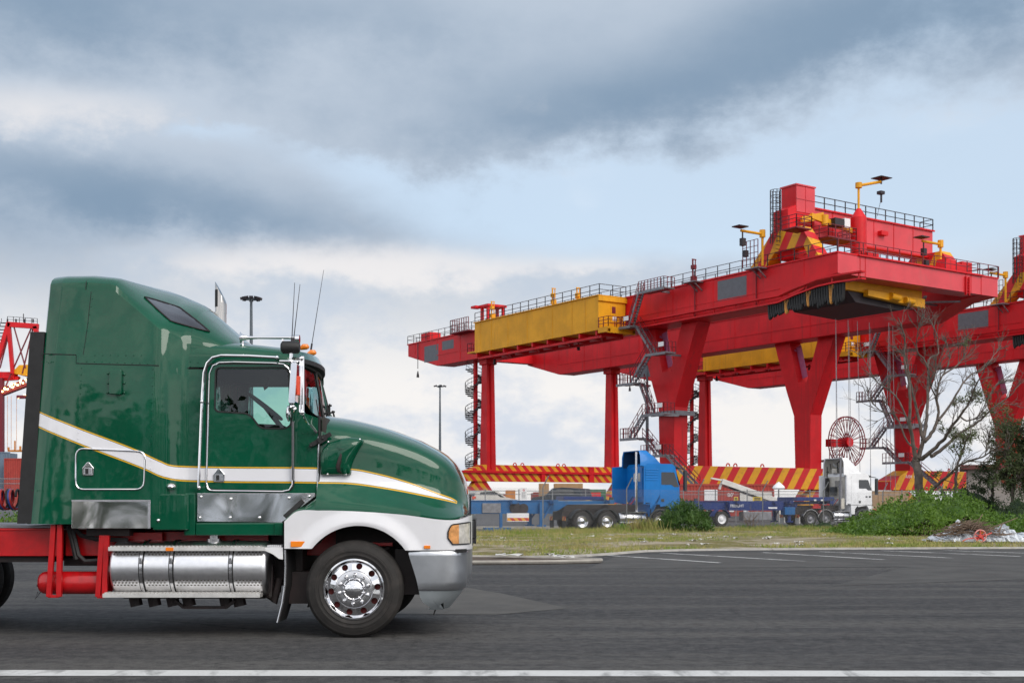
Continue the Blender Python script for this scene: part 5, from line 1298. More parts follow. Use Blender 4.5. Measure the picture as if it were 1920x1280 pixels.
    # yellow lifting frame slung under the trolley, dark belly plate, ropes
    b = B(); b.prism([(3.0, 21.2), (14.4, 20.9), (14.4, 23.2), (3.0, 23.2)], 'y', 2.1, 8.5); b.prism([(6.0, 20.75), (14.2, 20.3), (14.2, 21.2), (6.0, 21.35)], 'y', 1.6, 2.2); hb = b.build('lifting_frame', M['yellow'], root, smooth=0, bevel=.04, segs=1)
    b = B(); b.tube([(9, 1.5, 21.0), (10.2, 1.5, 20.9)], .35, 12); b.tube([(11.0, 1.4, 20.8), (12.2, 1.4, 20.7)], .3, 12); each(b, 'rope_drum', M['yellow'], hb)
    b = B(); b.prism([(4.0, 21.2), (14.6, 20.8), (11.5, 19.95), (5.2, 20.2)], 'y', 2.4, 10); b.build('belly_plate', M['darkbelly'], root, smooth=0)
    random.seed(5)
    for k, (x, y) in enumerate(((4.3, 4), (6.0, 4), (6.6, 6), (7.3, 4), (9.0, 4), (9.6, 7), (10.6, 3), (11.6, 6), (12.4, 4), (13.2, 5))):
        b = B(); b.tube([(x, y, 18.8), (x + random.uniform(-.5, .5), y, 2.0)], .030, 4); b.build('hoist_rope', M['steel'], root, smooth=0)
    # cable reel beside the second forked leg
    c = Vector((26.9, 22.2, 8.6)); b = B()
    for r_, w_ in ((2.95, .07), (2.6, .035)):
        for q in (-.18, .18): b.tube([c + Vector((r_ * cos(2*pi*k/40), q, r_ * sin(2*pi*k/40))) for k in range(40)], w_, 5, closed=True)
    rl = b.build('cable_reel', M['reelred'], root)
    b = B()
    for k in range(22):
        a = 2*pi*k/22
        for q in (-.18, .18): b.beam(c + Vector((.4*cos(a), q, .4*sin(a))), c + Vector((2.95*cos(a), q, 2.95*sin(a))), .05, .08, up=(0, 1, 0))
    b.build('spokes', M['reelred'], rl, smooth=0)
    b = B(); b.cyl(c + Vector((0, -.5, 0)), c + Vector((0, 1.0, 0)), .55, 20); b.box(c.x - 2.6, c.x - .3, c.y + .2, c.y + .9, c.z - .55, c.z + .3); b.build('reel_hub', M['red'], rl)
    b = B(); b.box(23.3, 26.4, 21.6, 24.4, 6.3, 6.5); b.beam((26, 22.4, 6.3), (23.3, 22.4, 4.6), .2, .2); pl2 = b.build('reel_platform', M['steel'], root, smooth=0)
    b = B(); b.rail([(23.4, 21.7, 6.5), (25.6, 21.7, 6.5)], 1.1, .6, .035, (.5,)); b.build('handrail', M['redrail'], pl2, smooth=0)
    # white equipment number on the sill beam
    text_mesh('sill_number', 'A104  1', .55, M['white'], root, (.9, 22.735, 4.75), (R(90), 0, 0), .01)
    return root
M['lilac'] = pm('lilac_red', (.42, .13, .26), .5)  # one even lilac tone for the plate in the leg notch
M['red_lit'] = pm('lit_crane_red', (.66, .055, .07), .34, 0, .10, .35, dirt=(.40, .10, .09), dirtamt=.4)  # paler red: light on the end and trolley faces put into the colour
M['orange_strap'] = pm('orange_strap', (.55, .25, .05), .7)
M['reelred'] = pm('reel_red', (.22, .015, .025), .5)
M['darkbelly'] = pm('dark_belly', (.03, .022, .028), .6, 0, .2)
crane_a = crane('gantry_crane', 'nearest red gantry crane, yellow machinery house and grey-patched girder, above the blue and white trucks', 0)
def crane_copy(src, shift, label):
    c = dup(src); ca, sa = cos(CR_ANG), sin(CR_ANG)
    c.location = (28.95 + ca * shift, 110 + sa * shift, -.13); c['label'] = label; return c
crane_b = crane_copy(crane_a, 38.0, 'red gantry crane standing behind the bare tree, cut off by the right edge')
#crane_c = crane_copy(crane_a, 76.0, 'farthest red gantry crane, only its left legs and girder ends show at the far right')
# ================================================================ VEHICLES BEHIND THE FENCE
def paint(name, col, **k): return pm(name, col, .38, 0, .08, 1.5, coat=.22, spec=.25, **k)
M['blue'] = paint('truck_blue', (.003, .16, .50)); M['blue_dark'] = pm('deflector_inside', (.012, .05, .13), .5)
M['trailer_blue'] = paint('trailer_blue', (.010, .11, .30), dirt=(.06, .06, .07), dirtamt=.4); M['navy'] = paint('navy_blue', (.008, .028, .15), dirt=(.05, .05, .06), dirtamt=.4)
M['truck_white'] = paint('truck_white', (.80, .81, .84)); M['cream'] = pm('cream_panel', (.55, .52, .46), .5)
M['dark_glass'] = pm('vehicle_glass', (.015, .017, .02), .05, 0, .1, coat=1)
M['plastic'] = pm('dark_plastic', (.03, .035, .04), .5)
M['grille_dark'] = M['plastic']
M['red_reflect'] = stripes('rear_marker_stripes', (.50, .03, .02), (.75, .35, .03), .28, .7, .7, .7)
M['plate_yellow'] = pm('yellow_plate', (.70, .50, .03), .5)
M['conc_white'] = pm('weathered_white', (.62, .60, .57), .6)
def wheel(par, name, x, y, r=.5, w=.28, rimm='chrome', side=-1, z=None):
    b = MB(); z = r if z is None else z
    b.lathe([(r * .60, 0), (r * .70, -.012), (r * .9, -.008), (r * .97, .03), (r, .06), (r, w - .06), (r * .95, w), (r * .5, w)], (0, 0, 0), 'y', 36)
    t = b.build(name, M['tyre'], par, smooth=40)
    b = MB(); b.lathe([(r * .60, .0), (r * .57, .01), (r * .52, .08), (r * .34, .10), (r * .30, .03), (r * .26, .0), (r * .16, -.02), (.0001, -.025)], (0, 0, 0), 'y', 28); b.build('rim', M[rimm], t, smooth=50)
    t.location = (x, side * y, z)
    if side > 0: t.rotation_euler = (0, 0, pi)
    return t
def mudguard(par, x, r, y0, y1, mat, a0=8, a1=172, z=None):
    b = MB(); z = r if z is None else z; R1 = r + .12
    b.loft([[(x + R1 * cos(R(a)), y0, z + R1 * sin(R(a))), (x + R1 * cos(R(a)), y1, z + R1 * sin(R(a))), (x + (R1 + .03) * cos(R(a)), y1, z + (R1 + .03) * sin(R(a))), (x + (R1 + .03) * cos(R(a)), y0, z + (R1 + .03) * sin(R(a)))] for a in range(a0, a1 + 1, 12)], closed=True, caps=True)
    return b.build('mudguard', mat, par, smooth=40)
def cabover(name, label, loc, yaw, P):
    t = thing(name, label, 'truck', loc, R(yaw))
    body = P['body']; x0, x1, zr, zd = P['x0'], P['x1'], P['zr'], P['zd']; w = 1.22
    zb, zs = P['zb'], P['zs']
    # cab shell in side outline, gently tapered front in plan
    prof = [(x0, zs), (x0, zr - .15), (x0 + .12, zr), (x1 - .55, zr), (x1 - .28, zr - .16), (x1 - .04, zs + 1.0), (x1, zs + .8), (x1 + .04, zs), (x1 + .04, zb - .0), (x1 - .15, zb - .25), (P['xw'] + .62, zb - .25), (P['xw'] + .60, zb + .05), (P['xw'] + .35, zb + .30), (P['xw'] - .35, zb + .30), (P['xw'] - .62, zb + .0), (P['xw'] - .64, zb - .35), (x0 + .35, zb - .35), (x0 + .30, zs - .05)]
    b = MB(); rings = []
    for y, sh in ((-w, .06), (-w + .1, 0), (-w * .4, -.02), (w * .4, -.02), (w - .1, 0), (w, .06)):
        rings.append([(x - (sh + .10 * (abs(y) > 1)) * max(0, (x - (x1 - .6)) / .6) if x > x1 - .6 else x, y, z) for x, z in prof])
    n = len(prof); vs = [p for r in rings for p in r]; fs = [(i*n+k, i*n+(k+1) % n, (i+1)*n+(k+1) % n, (i+1)*n+k) for i in range(len(rings)-1) for k in range(n)]
    fs += [tuple(range(n)), tuple(range(len(rings)*n-1, (len(rings)-1)*n-1, -1))]
    b.add(vs, fs); b.build('cab', body, t, smooth=30)
    for s_ in (-1, 1):
        # door with window, seam lines
        b = MB(); dx0 = x1 - 1.28; dp = [(dx0, zb + .15), (dx0, zr - .35), (x1 - .42, zr - .35), (x1 - .12, zs + .85), (x1 - .10, zb + .32)]
        b.prism(roundpoly(dp, .05, 3), 'y', s_ * (w - .02), s_ * (w + .010)); d = b.build('door', body, t, smooth=30, bevel=.008)
        P2 = roundpoly([(dx0 + .07, zs + .72 + P['wz']), (dx0 + .07, zr - .45), (x1 - .44, zr - .45), (x1 - .15, zs + .60 + P['wz']), (x1 - .45, zs + .60 + P['wz']), (x1 - .60, zs + .72 + P['wz'])], .05, 3)
        b = MB(); b.prism(P2, 'y', s_ * (w + .005), s_ * (w + .016)); b.build('window', M['dark_glass'], d)
        b = MB(); b.box(dx0 + .06, dx0 + .24, s_ * (w + .01), s_ * (w + .03), zs + .02, zs + .18); b.build('handle', M['plastic'], d, bevel=.02)
        b = MB()
        for zz_ in P['ribs']: b.box(x0 + .02, dx0 - .08, s_ * (w - .01), s_ * (w + .02), zz_, zz_ + .05)
        if P['ribs']: each(b, 'side_rib', body, t, bevel=.015)
        b = MB(); b.box(x0 + .05, x1 - .02, s_ * (w - .01), s_ * (w + .012), zb + .28, zb + .31); b.box(dx0 - .55, dx0 - .545, s_ * (w - .01), s_ * (w + .004), zb + .3, zr - .2); b.build('panel_line', P['line'], t, smooth=0)
        b = MB(); b.prism(roundpoly([(x1 + .06, zs + .6), (x1 + .06, zr - .35), (x1 + .22, zr - .35), (x1 + .22, zs + .6)], .05, 3), 'y', s_ * (w + .06), s_ * (w + .26)); b.beam((x1 - .1, s_ * w, zr - .25), (x1 + .14, s_ * (w + .15), zr - .3), .05, .05); b.build('mirror', M['plastic'], t, bevel=.03)
    # windscreen, grille, lamps
    b = MB(); b.add([(x1 - .25, -1.0, zr - .22), (x1 - .25, 1.0, zr - .22), (x1 + .012, 1.06, zs + .92), (x1 + .012, -1.06, zs + .92)], [(0, 1, 2, 3)]); 
    b.add([(x1 - .27, -1.0, zr - .22), (x1 - .27, 1.0, zr - .22), (x1 - .02, 1.06, zs + .92), (x1 - .02, -1.06, zs + .92)], [(3, 2, 1, 0)]); b.build('windscreen', M['dark_glass'], t)
    b = MB()
    for k in range(5): b.box(x1 + .02, x1 + .07, -.9, .9, zs + .02 + k * .14, zs + .09 + k * .14)
    b.box(x1 - .1, x1 + .08, -1.2, 1.2, zb - .30, zb - .05); b.build('grille', M['plastic'], t)
    b = MB()
    for s_ in (-1, 1): b.box(x1 - .02, x1 + .09, s_ * 1.12, s_ * .78, zb + .02, zb + .2)
    each(b, 'headlight', M['headlamp'], t, bevel=.03)
    b = MB(); b.prism([(x1 - .5, zr - .02), (x1 - .2, zr - .12), (x1 + .08, zr - .22), (x1 + .1, zr - .26), (x1 - .2, zr - .18)], 'y', -1.0, 1.0); b.build('sun_visor', P['visor'], t)
    # rear wall of the cab: recessed panel, window, ribs
    b = MB(); b.box(x0 - .05, x0, -.95, .95, zs + .25, zr - .22); rw = b.build('rear_panel', P['rear'], t, bevel=.03)
    b = MB(); b.box(x0 - .065, x0 - .048, -.72, .12, zr - .95, zr - .5); b.build('rear_window', M['dark_glass'] if P['white'] else M['cream'], t, bevel=.02)
    b = MB()
    for zz_ in (zs + .5, zs + .75, zs + 1.0): b.box(x0 - .075, x0 - .045, -.85, .85, zz_, zz_ + .06)
    each(b, 'rear_rib', P['rear'], t, bevel=.01)
    # roof deflector: hollow shell open at the back, side extenders
    yt = w - .05; xd = P['xd']
    out = [(-w, zr - .12), (-w * .97, zd - .30), (-w * .82, zd), (w * .82, zd), (w * .97, zd - .30), (w, zr - .12)]
    def sect(x, f, g=0.0): return [(x, y * (1 - g), zr - .1 + (z - zr + .1) * f) for y, z in out]
    b = MB(); S_ = [sect(x0 - .28, 1), sect(x0 + .15, 1), sect(lerp(x0, xd, .62), .55, .03), sect(xd, .04, .08)]
    I_ = [[(x + .03, y * .95, z - .05) for x, y, z in s] for s in S_]
    b.loft(S_, closed=False, caps=False); b.loft(I_[::-1], closed=False, caps=False); b.loft([S_[0], I_[0]], closed=False, caps=False)
    b.build('roof_deflector', body, t, smooth=35)
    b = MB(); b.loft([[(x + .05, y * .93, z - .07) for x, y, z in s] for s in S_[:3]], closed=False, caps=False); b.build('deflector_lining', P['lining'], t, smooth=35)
    for s_ in (-1, 1):
        b = MB(); xe = P['xe'] if s_ > 0 else x0 - .06
        b.prism([(xe, zs + .0), (xe, zr - .15), (x0 - .25, zr - .1), (x0 + .02, zr - .1), (x0 + .02, zs - .1), (x0 - .1, zs - .1)], 'y', s_ * (w - .05), s_ * w); b.build('side_extender', body, t)
    # exhaust stack, air intake, cable coils
    b = MB(); sx = P['sx']; sy = P['sy']
    b.tube([(sx + .2, sy, .95), (sx, sy, 1.05), (sx, sy, zs + 1.4)], .085, 12); b.tube([(sx, sy, zs + 1.4), (sx, sy, P['sz'])], .07, 12); b.build('exhaust_stack', P['stackm'], t)
    if P['white']:
        b = MB(); b.tube([(sx, sy, 1.5), (sx, sy, zs + 1.3)], .13, 14); b.build('silencer', P['stackm'], t)
        b = MB(); b.box(sx - .05, sx + .25, sy - .14, sy - .02, zb + .0, zb + .75); b.build('exhaust_shield', M['cream'], t, bevel=.05)
        b = MB(); b.box(x0 - .38, x0 - .1, -.25, .3, zs + .55, zs + 1.15); b.build('filter_box', M['plastic'], t, bevel=.06)
        b = MB(); b.tube([(x0 - .25, .75, zs), (x0 - .25, .75, zr - .3)], .14, 12); b.beam((x0 - .25, .75, zr - .4), (x0 - .25, .75, zr + .5), .05, .05); b.beam((x0 - .2, .6, zr + .1), (x0 - .2, .9, zr + .1), .05, .05); b.build('air_intake', M['blackrub'], t)
        b = MB(); b.tube([(x0 - .1, -.3, zr + .05), (x0 - .1, -.2, zr + .7), (x0 + .1, -.2, zd - .2)], .04, 6); b.tube([(x0 - .1, .5, zr + .3), (x0 + .1, .9, zr + .7)], .03, 6); each(b, 'deflector_strut', M['blackrub'], t)
        b = MB(); b.tube([(x0 + .1, .2, zr + .0), (x0 + .1, .2, zr + .35)], .3, 14); b.build('roof_unit', M['cream'], t, bevel=.05)
    # chassis, fifth wheel, hoses, wheels and guards
    b = MB()
    for s_ in (-1, 1): b.box(-.9, x1 - .3, s_ * .36, s_ * .46, .78, 1.05)
    b.box(-.95, -.85, -.7, .7, .6, 1.05); b.box(x0 - .9, x0 + .1, -1.0, 1.0, .70, 1.0); b.box(x0 + .1, x1 - .3, -1.0, 1.0, .55, .95); b.box(.2, 1.2, -.5, .5, 1.05, 1.22); b.box(-.8, x0 - .2, -.50, .50, 1.05, 1.42); b.build('chassis', M['truck_dark'], t)
    for k, xx in enumerate((0, P['ax'])):
        for s_ in (-1, 1):
            wheel(t, 'rear_wheel', xx, w, P['r'], .28, P['rim'], s_)
            mudguard(t, xx, P['r'], s_ * .75, s_ * (w + .02), P['guard'])
    for s_ in (-1, 1):
        wheel(t, 'front_wheel', P['xw'], w, P['r'], .28, P['rimf'], s_)
        b = MB(); b.loft([[(P['xw'] + (P['r'] + q) * cos(R(a)), s_ * yy, P['r'] + (P['r'] + q) * sin(R(a))) for q, yy in ((.07, w + .02), (.16, w + .02), (.16, w - .1), (.07, w - .1))] for a in range(0, 181, 15)], closed=True, caps=True); b.build('wheel_arch', P['arch'], t, smooth=40)
        # fuel tank and rear lamps
        b = MB(); xa, xb = P['ax'] + P['r'] + .2, P['xw'] - P['r'] - .25
        b.lathe([(.0001, xa), (.25, xa), (.30, xa + .05), (.30, xb - .05), (.25, xb), (.0001, xb)], (0, s_ * .9, .68), 'x', 24); tk = b.build('fuel_tank', M['alu'], t, smooth=50)
        b = MB()
        for f_ in (.2, .5, .8): x = lerp(xa, xb, f_); b.lathe([(.302, x - .02), (.31, x - .02), (.31, x + .02), (.302, x + .02)], (0, s_ * .9, .68), 'x', 24)
        each(b, 'strap', M['plastic'], tk)
        b = MB(); b.box(xa, xb, s_ * .85, s_ * 1.22, .30, .34); b.box(xa + .1, xb, s_ * .75, s_ * 1.15, 1.0, 1.03); each(b, 'step', M['alu'], t)
        b = MB(); b.box(-P['r'] - .42, -P['r'] - .40, s_ * 1.18, s_ * .70, .58, .80); b.build('tail_marker', M['red_reflect'], t, smooth=0)
        b = MB(); b.box(-P['r'] - .40, -P['r'] - .36, s_ * 1.2, s_ * .68, .18, .62); b.build('mud_flap', M['blackrub'] if not P['white'] else M['conc_white'], t, smooth=0)
    b = MB(); b.box(-P['r'] - .42, -P['r'] - .40, -.2, .25, .60, .75); b.build('number_plate', M['plate_yellow'], t, smooth=0)
    for k, mm in enumerate(('hose_red', 'hose_blue', 'blackrub')):
        b = MB(); b.tube([(x0 - .1, -.3 + k*.2, zs + .3), (x0 - .5, -.25 + k*.2, zs - .25), (x0 - 1.2, -.2 + k*.15, 1.35), (x0 - 1.9, -.1, 1.4)], .03, 6); b.build('air_hose', M[mm], t)
    return t
Yb = 66.3
xb_ = PX(1076, Yb)
blue = cabover('tractor_unit', 'bright blue flat-fronted tractor unit with empty trailer, parked behind the wire fence', (xb_, Yb, gz(Yb)), 19, dict(
    body=M['blue'], rear=M['blue'], lining=M['blue_dark'], line=M['blue'], visor=M['plastic'], white=False, x0=3.62, x1=5.78, zr=3.62, zd=4.33, zb=1.15, zs=1.55, wz=.22, ribs=[2.72, 2.86, 3.0, 3.14, 3.28], xd=4.75, xe=2.75,
    sx=3.25, sy=-.92, sz=4.25, stackm=M['alu'], ax=1.42, xw=4.52, r=.53, rim='chrome', rimf='alu', guard=M['plastic'], arch=M['plastic']))
Yw = 85.0
white = cabover('tractor_unit', 'white flat-fronted tractor unit with a tall roof deflector, beside the big shrub', (PX(1501, Yw), Yw, gz(Yw)), 21, dict(
    body=M['truck_white'], rear=M['cream'], lining=M['cream'], line=M['plastic'], visor=M['plastic'], white=True, x0=2.95, x1=5.10, zr=3.62, zd=4.68, zb=1.15, zs=1.55, wz=.30, ribs=[], xd=4.25, xe=2.35,
    sx=2.6, sy=-.95, sz=4.7, stackm=M['stack_brown'] if 'stack_brown' in M else M['steel'], ax=1.22, xw=4.2, r=.50, rim='steel', rimf='alu', guard=M['alu'], arch=M['plastic']))
for t, nm in ((blue, 0), (white, 1)): t['group'] = 'tractor units parked in the yard'
M['stack_brown'] = pm('sooty_stack', (.16, .13, .10), .5, .4)
# door badge on the white cab
for k in range(2):
    b = MB(); b.box(4.45 + k*.27, 4.60 + k*.29, -1.242, -1.23, 1.95, 2.06); b.build('badge', M['plastic'], white, smooth=0, bevel=.01)
# --- skeletal trailers
def skel_trailer(label, tow, length, mat, deck, extras):
    t = thing('skeletal_trailer', label, 'trailer', tow.location, tow.rotation_euler.z, 'skeletal container trailers')
    z1 = deck
    # coordinates share the tractor's frame; the trailer runs back (-x) from the fifth wheel
    b = MB()
    for s_ in (-1, 1):
        b.box(-length, -1.4, s_ * .42, s_ * .56, z1 - .55, z1); b.prism([(-1.4, z1 - .55), (-1.4, z1), (1.9, z1), (1.9, z1 - .16), (-.6, z1 - .2), (-1.1, z1 - .5)], 'y', s_ * .42, s_ * .56)
        b.box(-length, -1.4, s_ * .36, s_ * .62, z1 - .02, z1 + .03)
    fr = b.build('main_frame', mat, t, smooth=0, bevel=.01)
    for x in (-length + .2, -length * .62, -length * .3, -1.5, 1.7):
        b = MB(); b.box(x - .14, x + .14, -1.2, 1.2, z1 - .16, z1 + .05); b.build('cross_member', mat, t, smooth=0, bevel=.01)
    b = MB()
    for x in (-length + .2, 1.7):
        for s_ in (-1, 1): b.box(x - .09, x + .09, s_ * 1.2, s_ * 1.02, z1 + .05, z1 + .2)
    each(b, 'twist_lock', M['plastic'], t)
    for s_ in (-1, 1):
        b = MB(); b.box(extras['leg'] - .1, extras['leg'] + .1, s_ * .82, s_ * .98, .35, z1 - .1); b.box(extras['leg'] - .22, extras['leg'] + .22, s_ * .75, s_ * 1.05, .28, .36); b.beam((extras['leg'] + .1, s_ * .9, .7), (extras['leg'] + .6, s_ * .9, z1 - .2), .08, .08); b.build('landing_leg', mat, t, smooth=0)
    for k in range(extras['axles']):
        x = extras['wx'] - 1.3 * k
        for s_ in (-1, 1):
            wheel(t, 'trailer_wheel', x, 1.22, .52, .5, 'white', s_); mudguard(t, x, .52, s_ * .7, s_ * 1.25, extras['guard'])
    return t
tr1 = skel_trailer('mid blue skeletal trailer behind the blue cab, running left behind the green truck', blue, 12.5, M['trailer_blue'], 1.62, dict(leg=-2.2, axles=3, wx=-8.2, guard=M['plastic']))
b = MB(); b.prism([(-12.3, 1.55), (-1.9, 1.55), (-1.5, 1.2), (-1.5, .95), (-12.3, .95)], 'y', -.75, -.70); b.build('side_panel', M['trailer_blue'], tr1, smooth=0)
b = MB(); b.box(-5.4, -4.4, -.82, -.75, 1.0, 1.5); b.build('grey_panel', M['steel'], tr1, smooth=0)
b = MB(); b.tube([(-3.6, -.85, 1.25), (-3.6, -.70, 1.25)], .3, 14); b.tube([(-3.15, -.85, 1.22), (-3.15, -.70, 1.22)], .26, 14); b.box(-3.7, -3.0, -.9, -.75, .95, 1.1); b.build('spring_brake', M['truck_dark'], tr1)
b = MB(); b.box(-4.1, -2.9, -.95, -.88, .55, .98); hz_ = b.build('hazard_board', M['white'], tr1, smooth=0); b = MB(); b.box(-4.1, -2.9, -.955, -.95, .58, .74); b.build('hazard_stripes', M['red_reflect'], hz_, smooth=0)
b = MB(); b.box(-5.3, -3.9, -1.0, -.6, .12, .24); b.beam((-4.4, -.8, .2), (-4.4, -.8, 1.0), .14, .14); b.build('underrun_bar', M['trailer_blue'], tr1, smooth=0)
b = MB(); b.box(-.8, 1.5, -.6, .6, 1.66, 1.86); b.build('gooseneck_plate', M['navy'], tr1, smooth=0, bevel=.02)
tr2 = skel_trailer('dark navy skeletal trailer behind the white cab, with grey box and mudguarded wheel', white, 9.0, M['navy'], 1.68, dict(leg=-.62 - .9, axles=1, wx=-6.9, guard=M['navy']))
b = MB(); b.box(-6.2, -2.0, -.95, -.6, 1.08, 1.66); b.build('side_panel', M['navy'], tr2, smooth=0, bevel=.02)
b = MB(); b.box(-5.2, -3.0, -1.1, -.5, .42, 1.0); b.build('grey_locker', M['steel'], tr2, smooth=0, bevel=.04)
b = MB(); b.box(-2.0, -1.2, -1.15, -.6, .78, 1.3); b.build('tool_box', M['trailer_blue'], tr2, smooth=0, bevel=.03)
b = MB(); b.box(-1.1, 1.9, -1.2, 1.2, 1.72, 1.98); b.build('headboard', M['navy'], tr2, smooth=0, bevel=.02)
b = MB(); b.box(.45, 1.1, -.8, -.4, 1.2, 1.42); b.build('red_coupling', M['truck_red'], tr2, smooth=0, bevel=.03)
text_mesh('trailer_lettering', 'FREIGHT', .27, M['white'], tr2, (-5.6, -.965, 1.38), (R(90), 0, 0), .004)
b = MB()
for x in (-3.1, -2.75, .35, .9): b.box(x - .09, x + .09, -1.215, -1.205, 1.72 if x > 0 else 1.2, 1.82 if x > 0 else 1.3)
for x in (-3.1, -2.75): b.box(x - .09, x + .09, -.962, -.95, 1.2, 1.3)
each(b, 'marker_plate', M['white'], tr2, smooth=0)

# --- cars parked on the raised hardstand
b = MB(); b.prism([(74, -.3), (74, -.07), (87, .88), (100, .88), (100, -.3)], 'x', -60, 6.8); tag(b.build('raised_hardstand', M['asphalt_yard'], None, smooth=0), kind='structure')
b = MB(); b.box(-60, 6.8, 73.6, 74.0, -.2, .06); tag(b.build('yard_kerb', M['kerb'], None, smooth=0), kind='structure')
def car(label, loc, rz, mat, hatch):
    t = thing('parked_car', label, 'car', loc, rz, 'cars parked beyond the fence')
    L, w = 4.2, .86
    side = [(-2.05, .35), (-2.1, .75), (-1.95, 1.0), (-1.75, 1.38), (-.9, 1.5), (.1, 1.48), (.95, .98), (1.85, .82), (2.1, .6), (2.1, .3)] if hatch else [(-2.2, .35), (-2.25, .9), (-2.15, 1.2), (-2.0, 1.62), (-.5, 1.72), (.3, 1.66), (.95, 1.12), (1.95, .98), (2.2, .65), (2.2, .35)]
    b = MB(); rings = []
    for y, f in ((-w, .0), (-w * .93, .5), (-w * .74, 1), (w * .74, 1), (w * .93, .5), (w, .0)):
        rings.append([(x, y, min(z, lerp(.98, 3, f)) if z > .98 else z) for x, z in side])
    b.loft(rings, closed=True, caps=True); b.build('body', mat, t, smooth=50)
    for s_ in (-1, 1):
        b = MB(); top = 1.42 if hatch else 1.6
        b.prism([(-1.6, .99 if hatch else 1.14), (-1.45, top - .06), (-.2, top), (.75, .99 if hatch else 1.14)], 'y', s_ * .66, s_ * .84); b.build('side_window', M['dark_glass'], t)
        for x in (-1.3, 1.3): wheel(t, 'wheel', x, w, .31, .2, 'alu', s_)
        b = MB(); b.box(-2.12 if hatch else -2.27, -1.85, s_ * .86, s_ * .66, .82, 1.05); b.build('tail_lamp', M['red_lens'], t, bevel=.03)
    b = MB(); xr = -1.97 if hatch else -2.15
    b.add([(xr, -.68, 1.02), (xr, .68, 1.02), (xr + .22, .6, 1.36), (xr + .22, -.6, 1.36), (xr + .1, -.68, 1.02), (xr + .1, .68, 1.02), (xr + .3, .6, 1.36), (xr + .3, -.6, 1.36)], [(0, 1, 2, 3), (0, 3, 7, 4), (1, 5, 6, 2), (2, 6, 7, 3), (0, 4, 5, 1), (4, 7, 6, 5)]); b.build('rear_window', M['dark_glass'], t)
    b = MB(); b.box(-2.14 if hatch else -2.29, -2.0, -.26, .26, .70, .84); b.build('number_plate', M['plate_yellow'], t)
    b = MB(); b.box(-2.16, 2.14, -.80, .80, .3, .48); b.build('bumper', M['plastic'], t)
    return t
M['silver'] = paint('silver_paint', (.52, .50, .47)); M['car_dark'] = paint('dark_paint', (.02, .03, .045))
car('silver hatchback seen from behind through the fence, over the blue trailer', (PX(918, 92), 92, .88), R(38), M['silver'], True)
car('dark four-wheel drive beyond the fence, left of the blue cab', (PX(1052, 93), 93, .88), R(150), M['car_dark'], False)
car('dark small car at the bonnet edge of the green truck, beyond the fence', (PX(872, 93), 93, .88), R(120), M['car_dark'], True)
b = MB(); b.prism([(PX(955, 89) , .88), (PX(1140, 89), .88), (PX(1140, 89), 1.62), (PX(955, 89), 1.62)], 'y', 89.0, 89.3); tag(b.build('concrete_barrier', M['concrete'], None, smooth=0, bevel=.04), 'long grey concrete barrier behind the wire fence, left of the blue cab', 'barrier')

# ---------------------------------------------------------------- fences
def chain_mesh(b, p, q, z0f, h, cell=.075, r=.0022):
    p = Vector(p); q = Vector(q); L = (q - p).length; d_ = (q - p) / L
    n = int(L / cell)
    nor = Vector((-d_.y, d_.x, 0))
    for sgn in (1, -1):
        for i in range(-int(h / cell), n + 1):
            s0 = i * cell; 
            a0, z0 = (s0, 0.0) if sgn > 0 else (s0, h)
            a1, z1 = s0 + h, (h if sgn > 0 else 0.0)
            # clip to 0..L
            if a1 <= 0 or a0 >= L: continue
            if a0 < 0: z0 += (-a0) * (z1 - z0) / (a1 - a0) if sgn > 0 else (-a0) * (z1 - z0) / (a1 - a0); a0 = 0
            if a1 > L: z1 = z0 + (L - a0) * (z1 - z0) / (a1 - a0); a1 = L
            A = p + d_ * a0; Bq = p + d_ * a1
            A = Vector((A.x, A.y, gz(A.y) + z0 + .05)); Bq = Vector((Bq.x, Bq.y, gz(Bq.y) + z1 + .05))
            t = (Bq - A).normalized(); u = t.cross(nor) * r * 1.6; v = nor * r * (1 + .3 * sgn)
            off = nor * r * sgn
            b.add([A + u + off, A - u + off, Bq - u + off, Bq + u + off], [(0, 1, 2, 3)])
def fence(label, p, q, h, posts, cranked, rails, cell, r=.0022, pr=.03):
    t = thing('chain_link_fence', label, 'fence', (0, 0, 0))
    b = MB(); chain_mesh(b, (*p, 0), (*q, 0), None, h, cell, r); b.build('wire_mesh', M['galv'], t, smooth=0, fix=False)
    P = Vector((*p, 0)); Q = Vector((*q, 0)); d_ = (Q - P).normalized(); nor = Vector((d_.y, -d_.x, 0))
    for f in posts:
        c = P.lerp(Q, f); c.z = gz(c.y); b = MB()
        pts = [c - Vector((0, 0, .1)), c + Vector((0, 0, h + .08))]
        if cranked: pts.append(c + Vector((.26, -.12, h + .62)))
        b.tube(pts, pr, 8); b.ball(pts[-1], pr * 1.3, 6, 4); b.build('post', M['galv'], t)
    b = MB()
    for z in rails:
        b.tube([P + Vector((0, 0, gz(P.y) + z)), Q + Vector((0, 0, gz(Q.y) + z))], .022 if z > .3 else .006, 5)
    if rails: each(b, 'rail', M['galv'], t)
    return t
d_f = Vector((.788, .616)); p0 = Vector((1.52, 60.5))
def ft(px):   # distance along the fence for a photo column
    k = (px - 960) / F; return (p0.x - k * p0.y) / (k * d_f.y - d_f.x)
cols_f = [300, 560, 800, 1018, 1175, 1310, 1430, 1544, 1655, 1760, 1850, 1950]
ts = [ft(c) for c in cols_f]; tA, tB = ts[0], ts[-1]
pA, pB = p0 + d_f * tA, p0 + d_f * tB
fence('roadside chain-link fence with bent-top posts, running in front of the blue and white trucks', pA, pB, 2.15, [(t - tA) / (tB - tA) for t in ts], True, [.08], .105, .0019)
fence('farther chain-link fence with two top rails, behind the trucks and before the cranes', (-14, 86.5), (44, 96.0), 2.45, [i / 24 for i in range(25)], False, [2.2, 2.45], .16, .0010, .04)
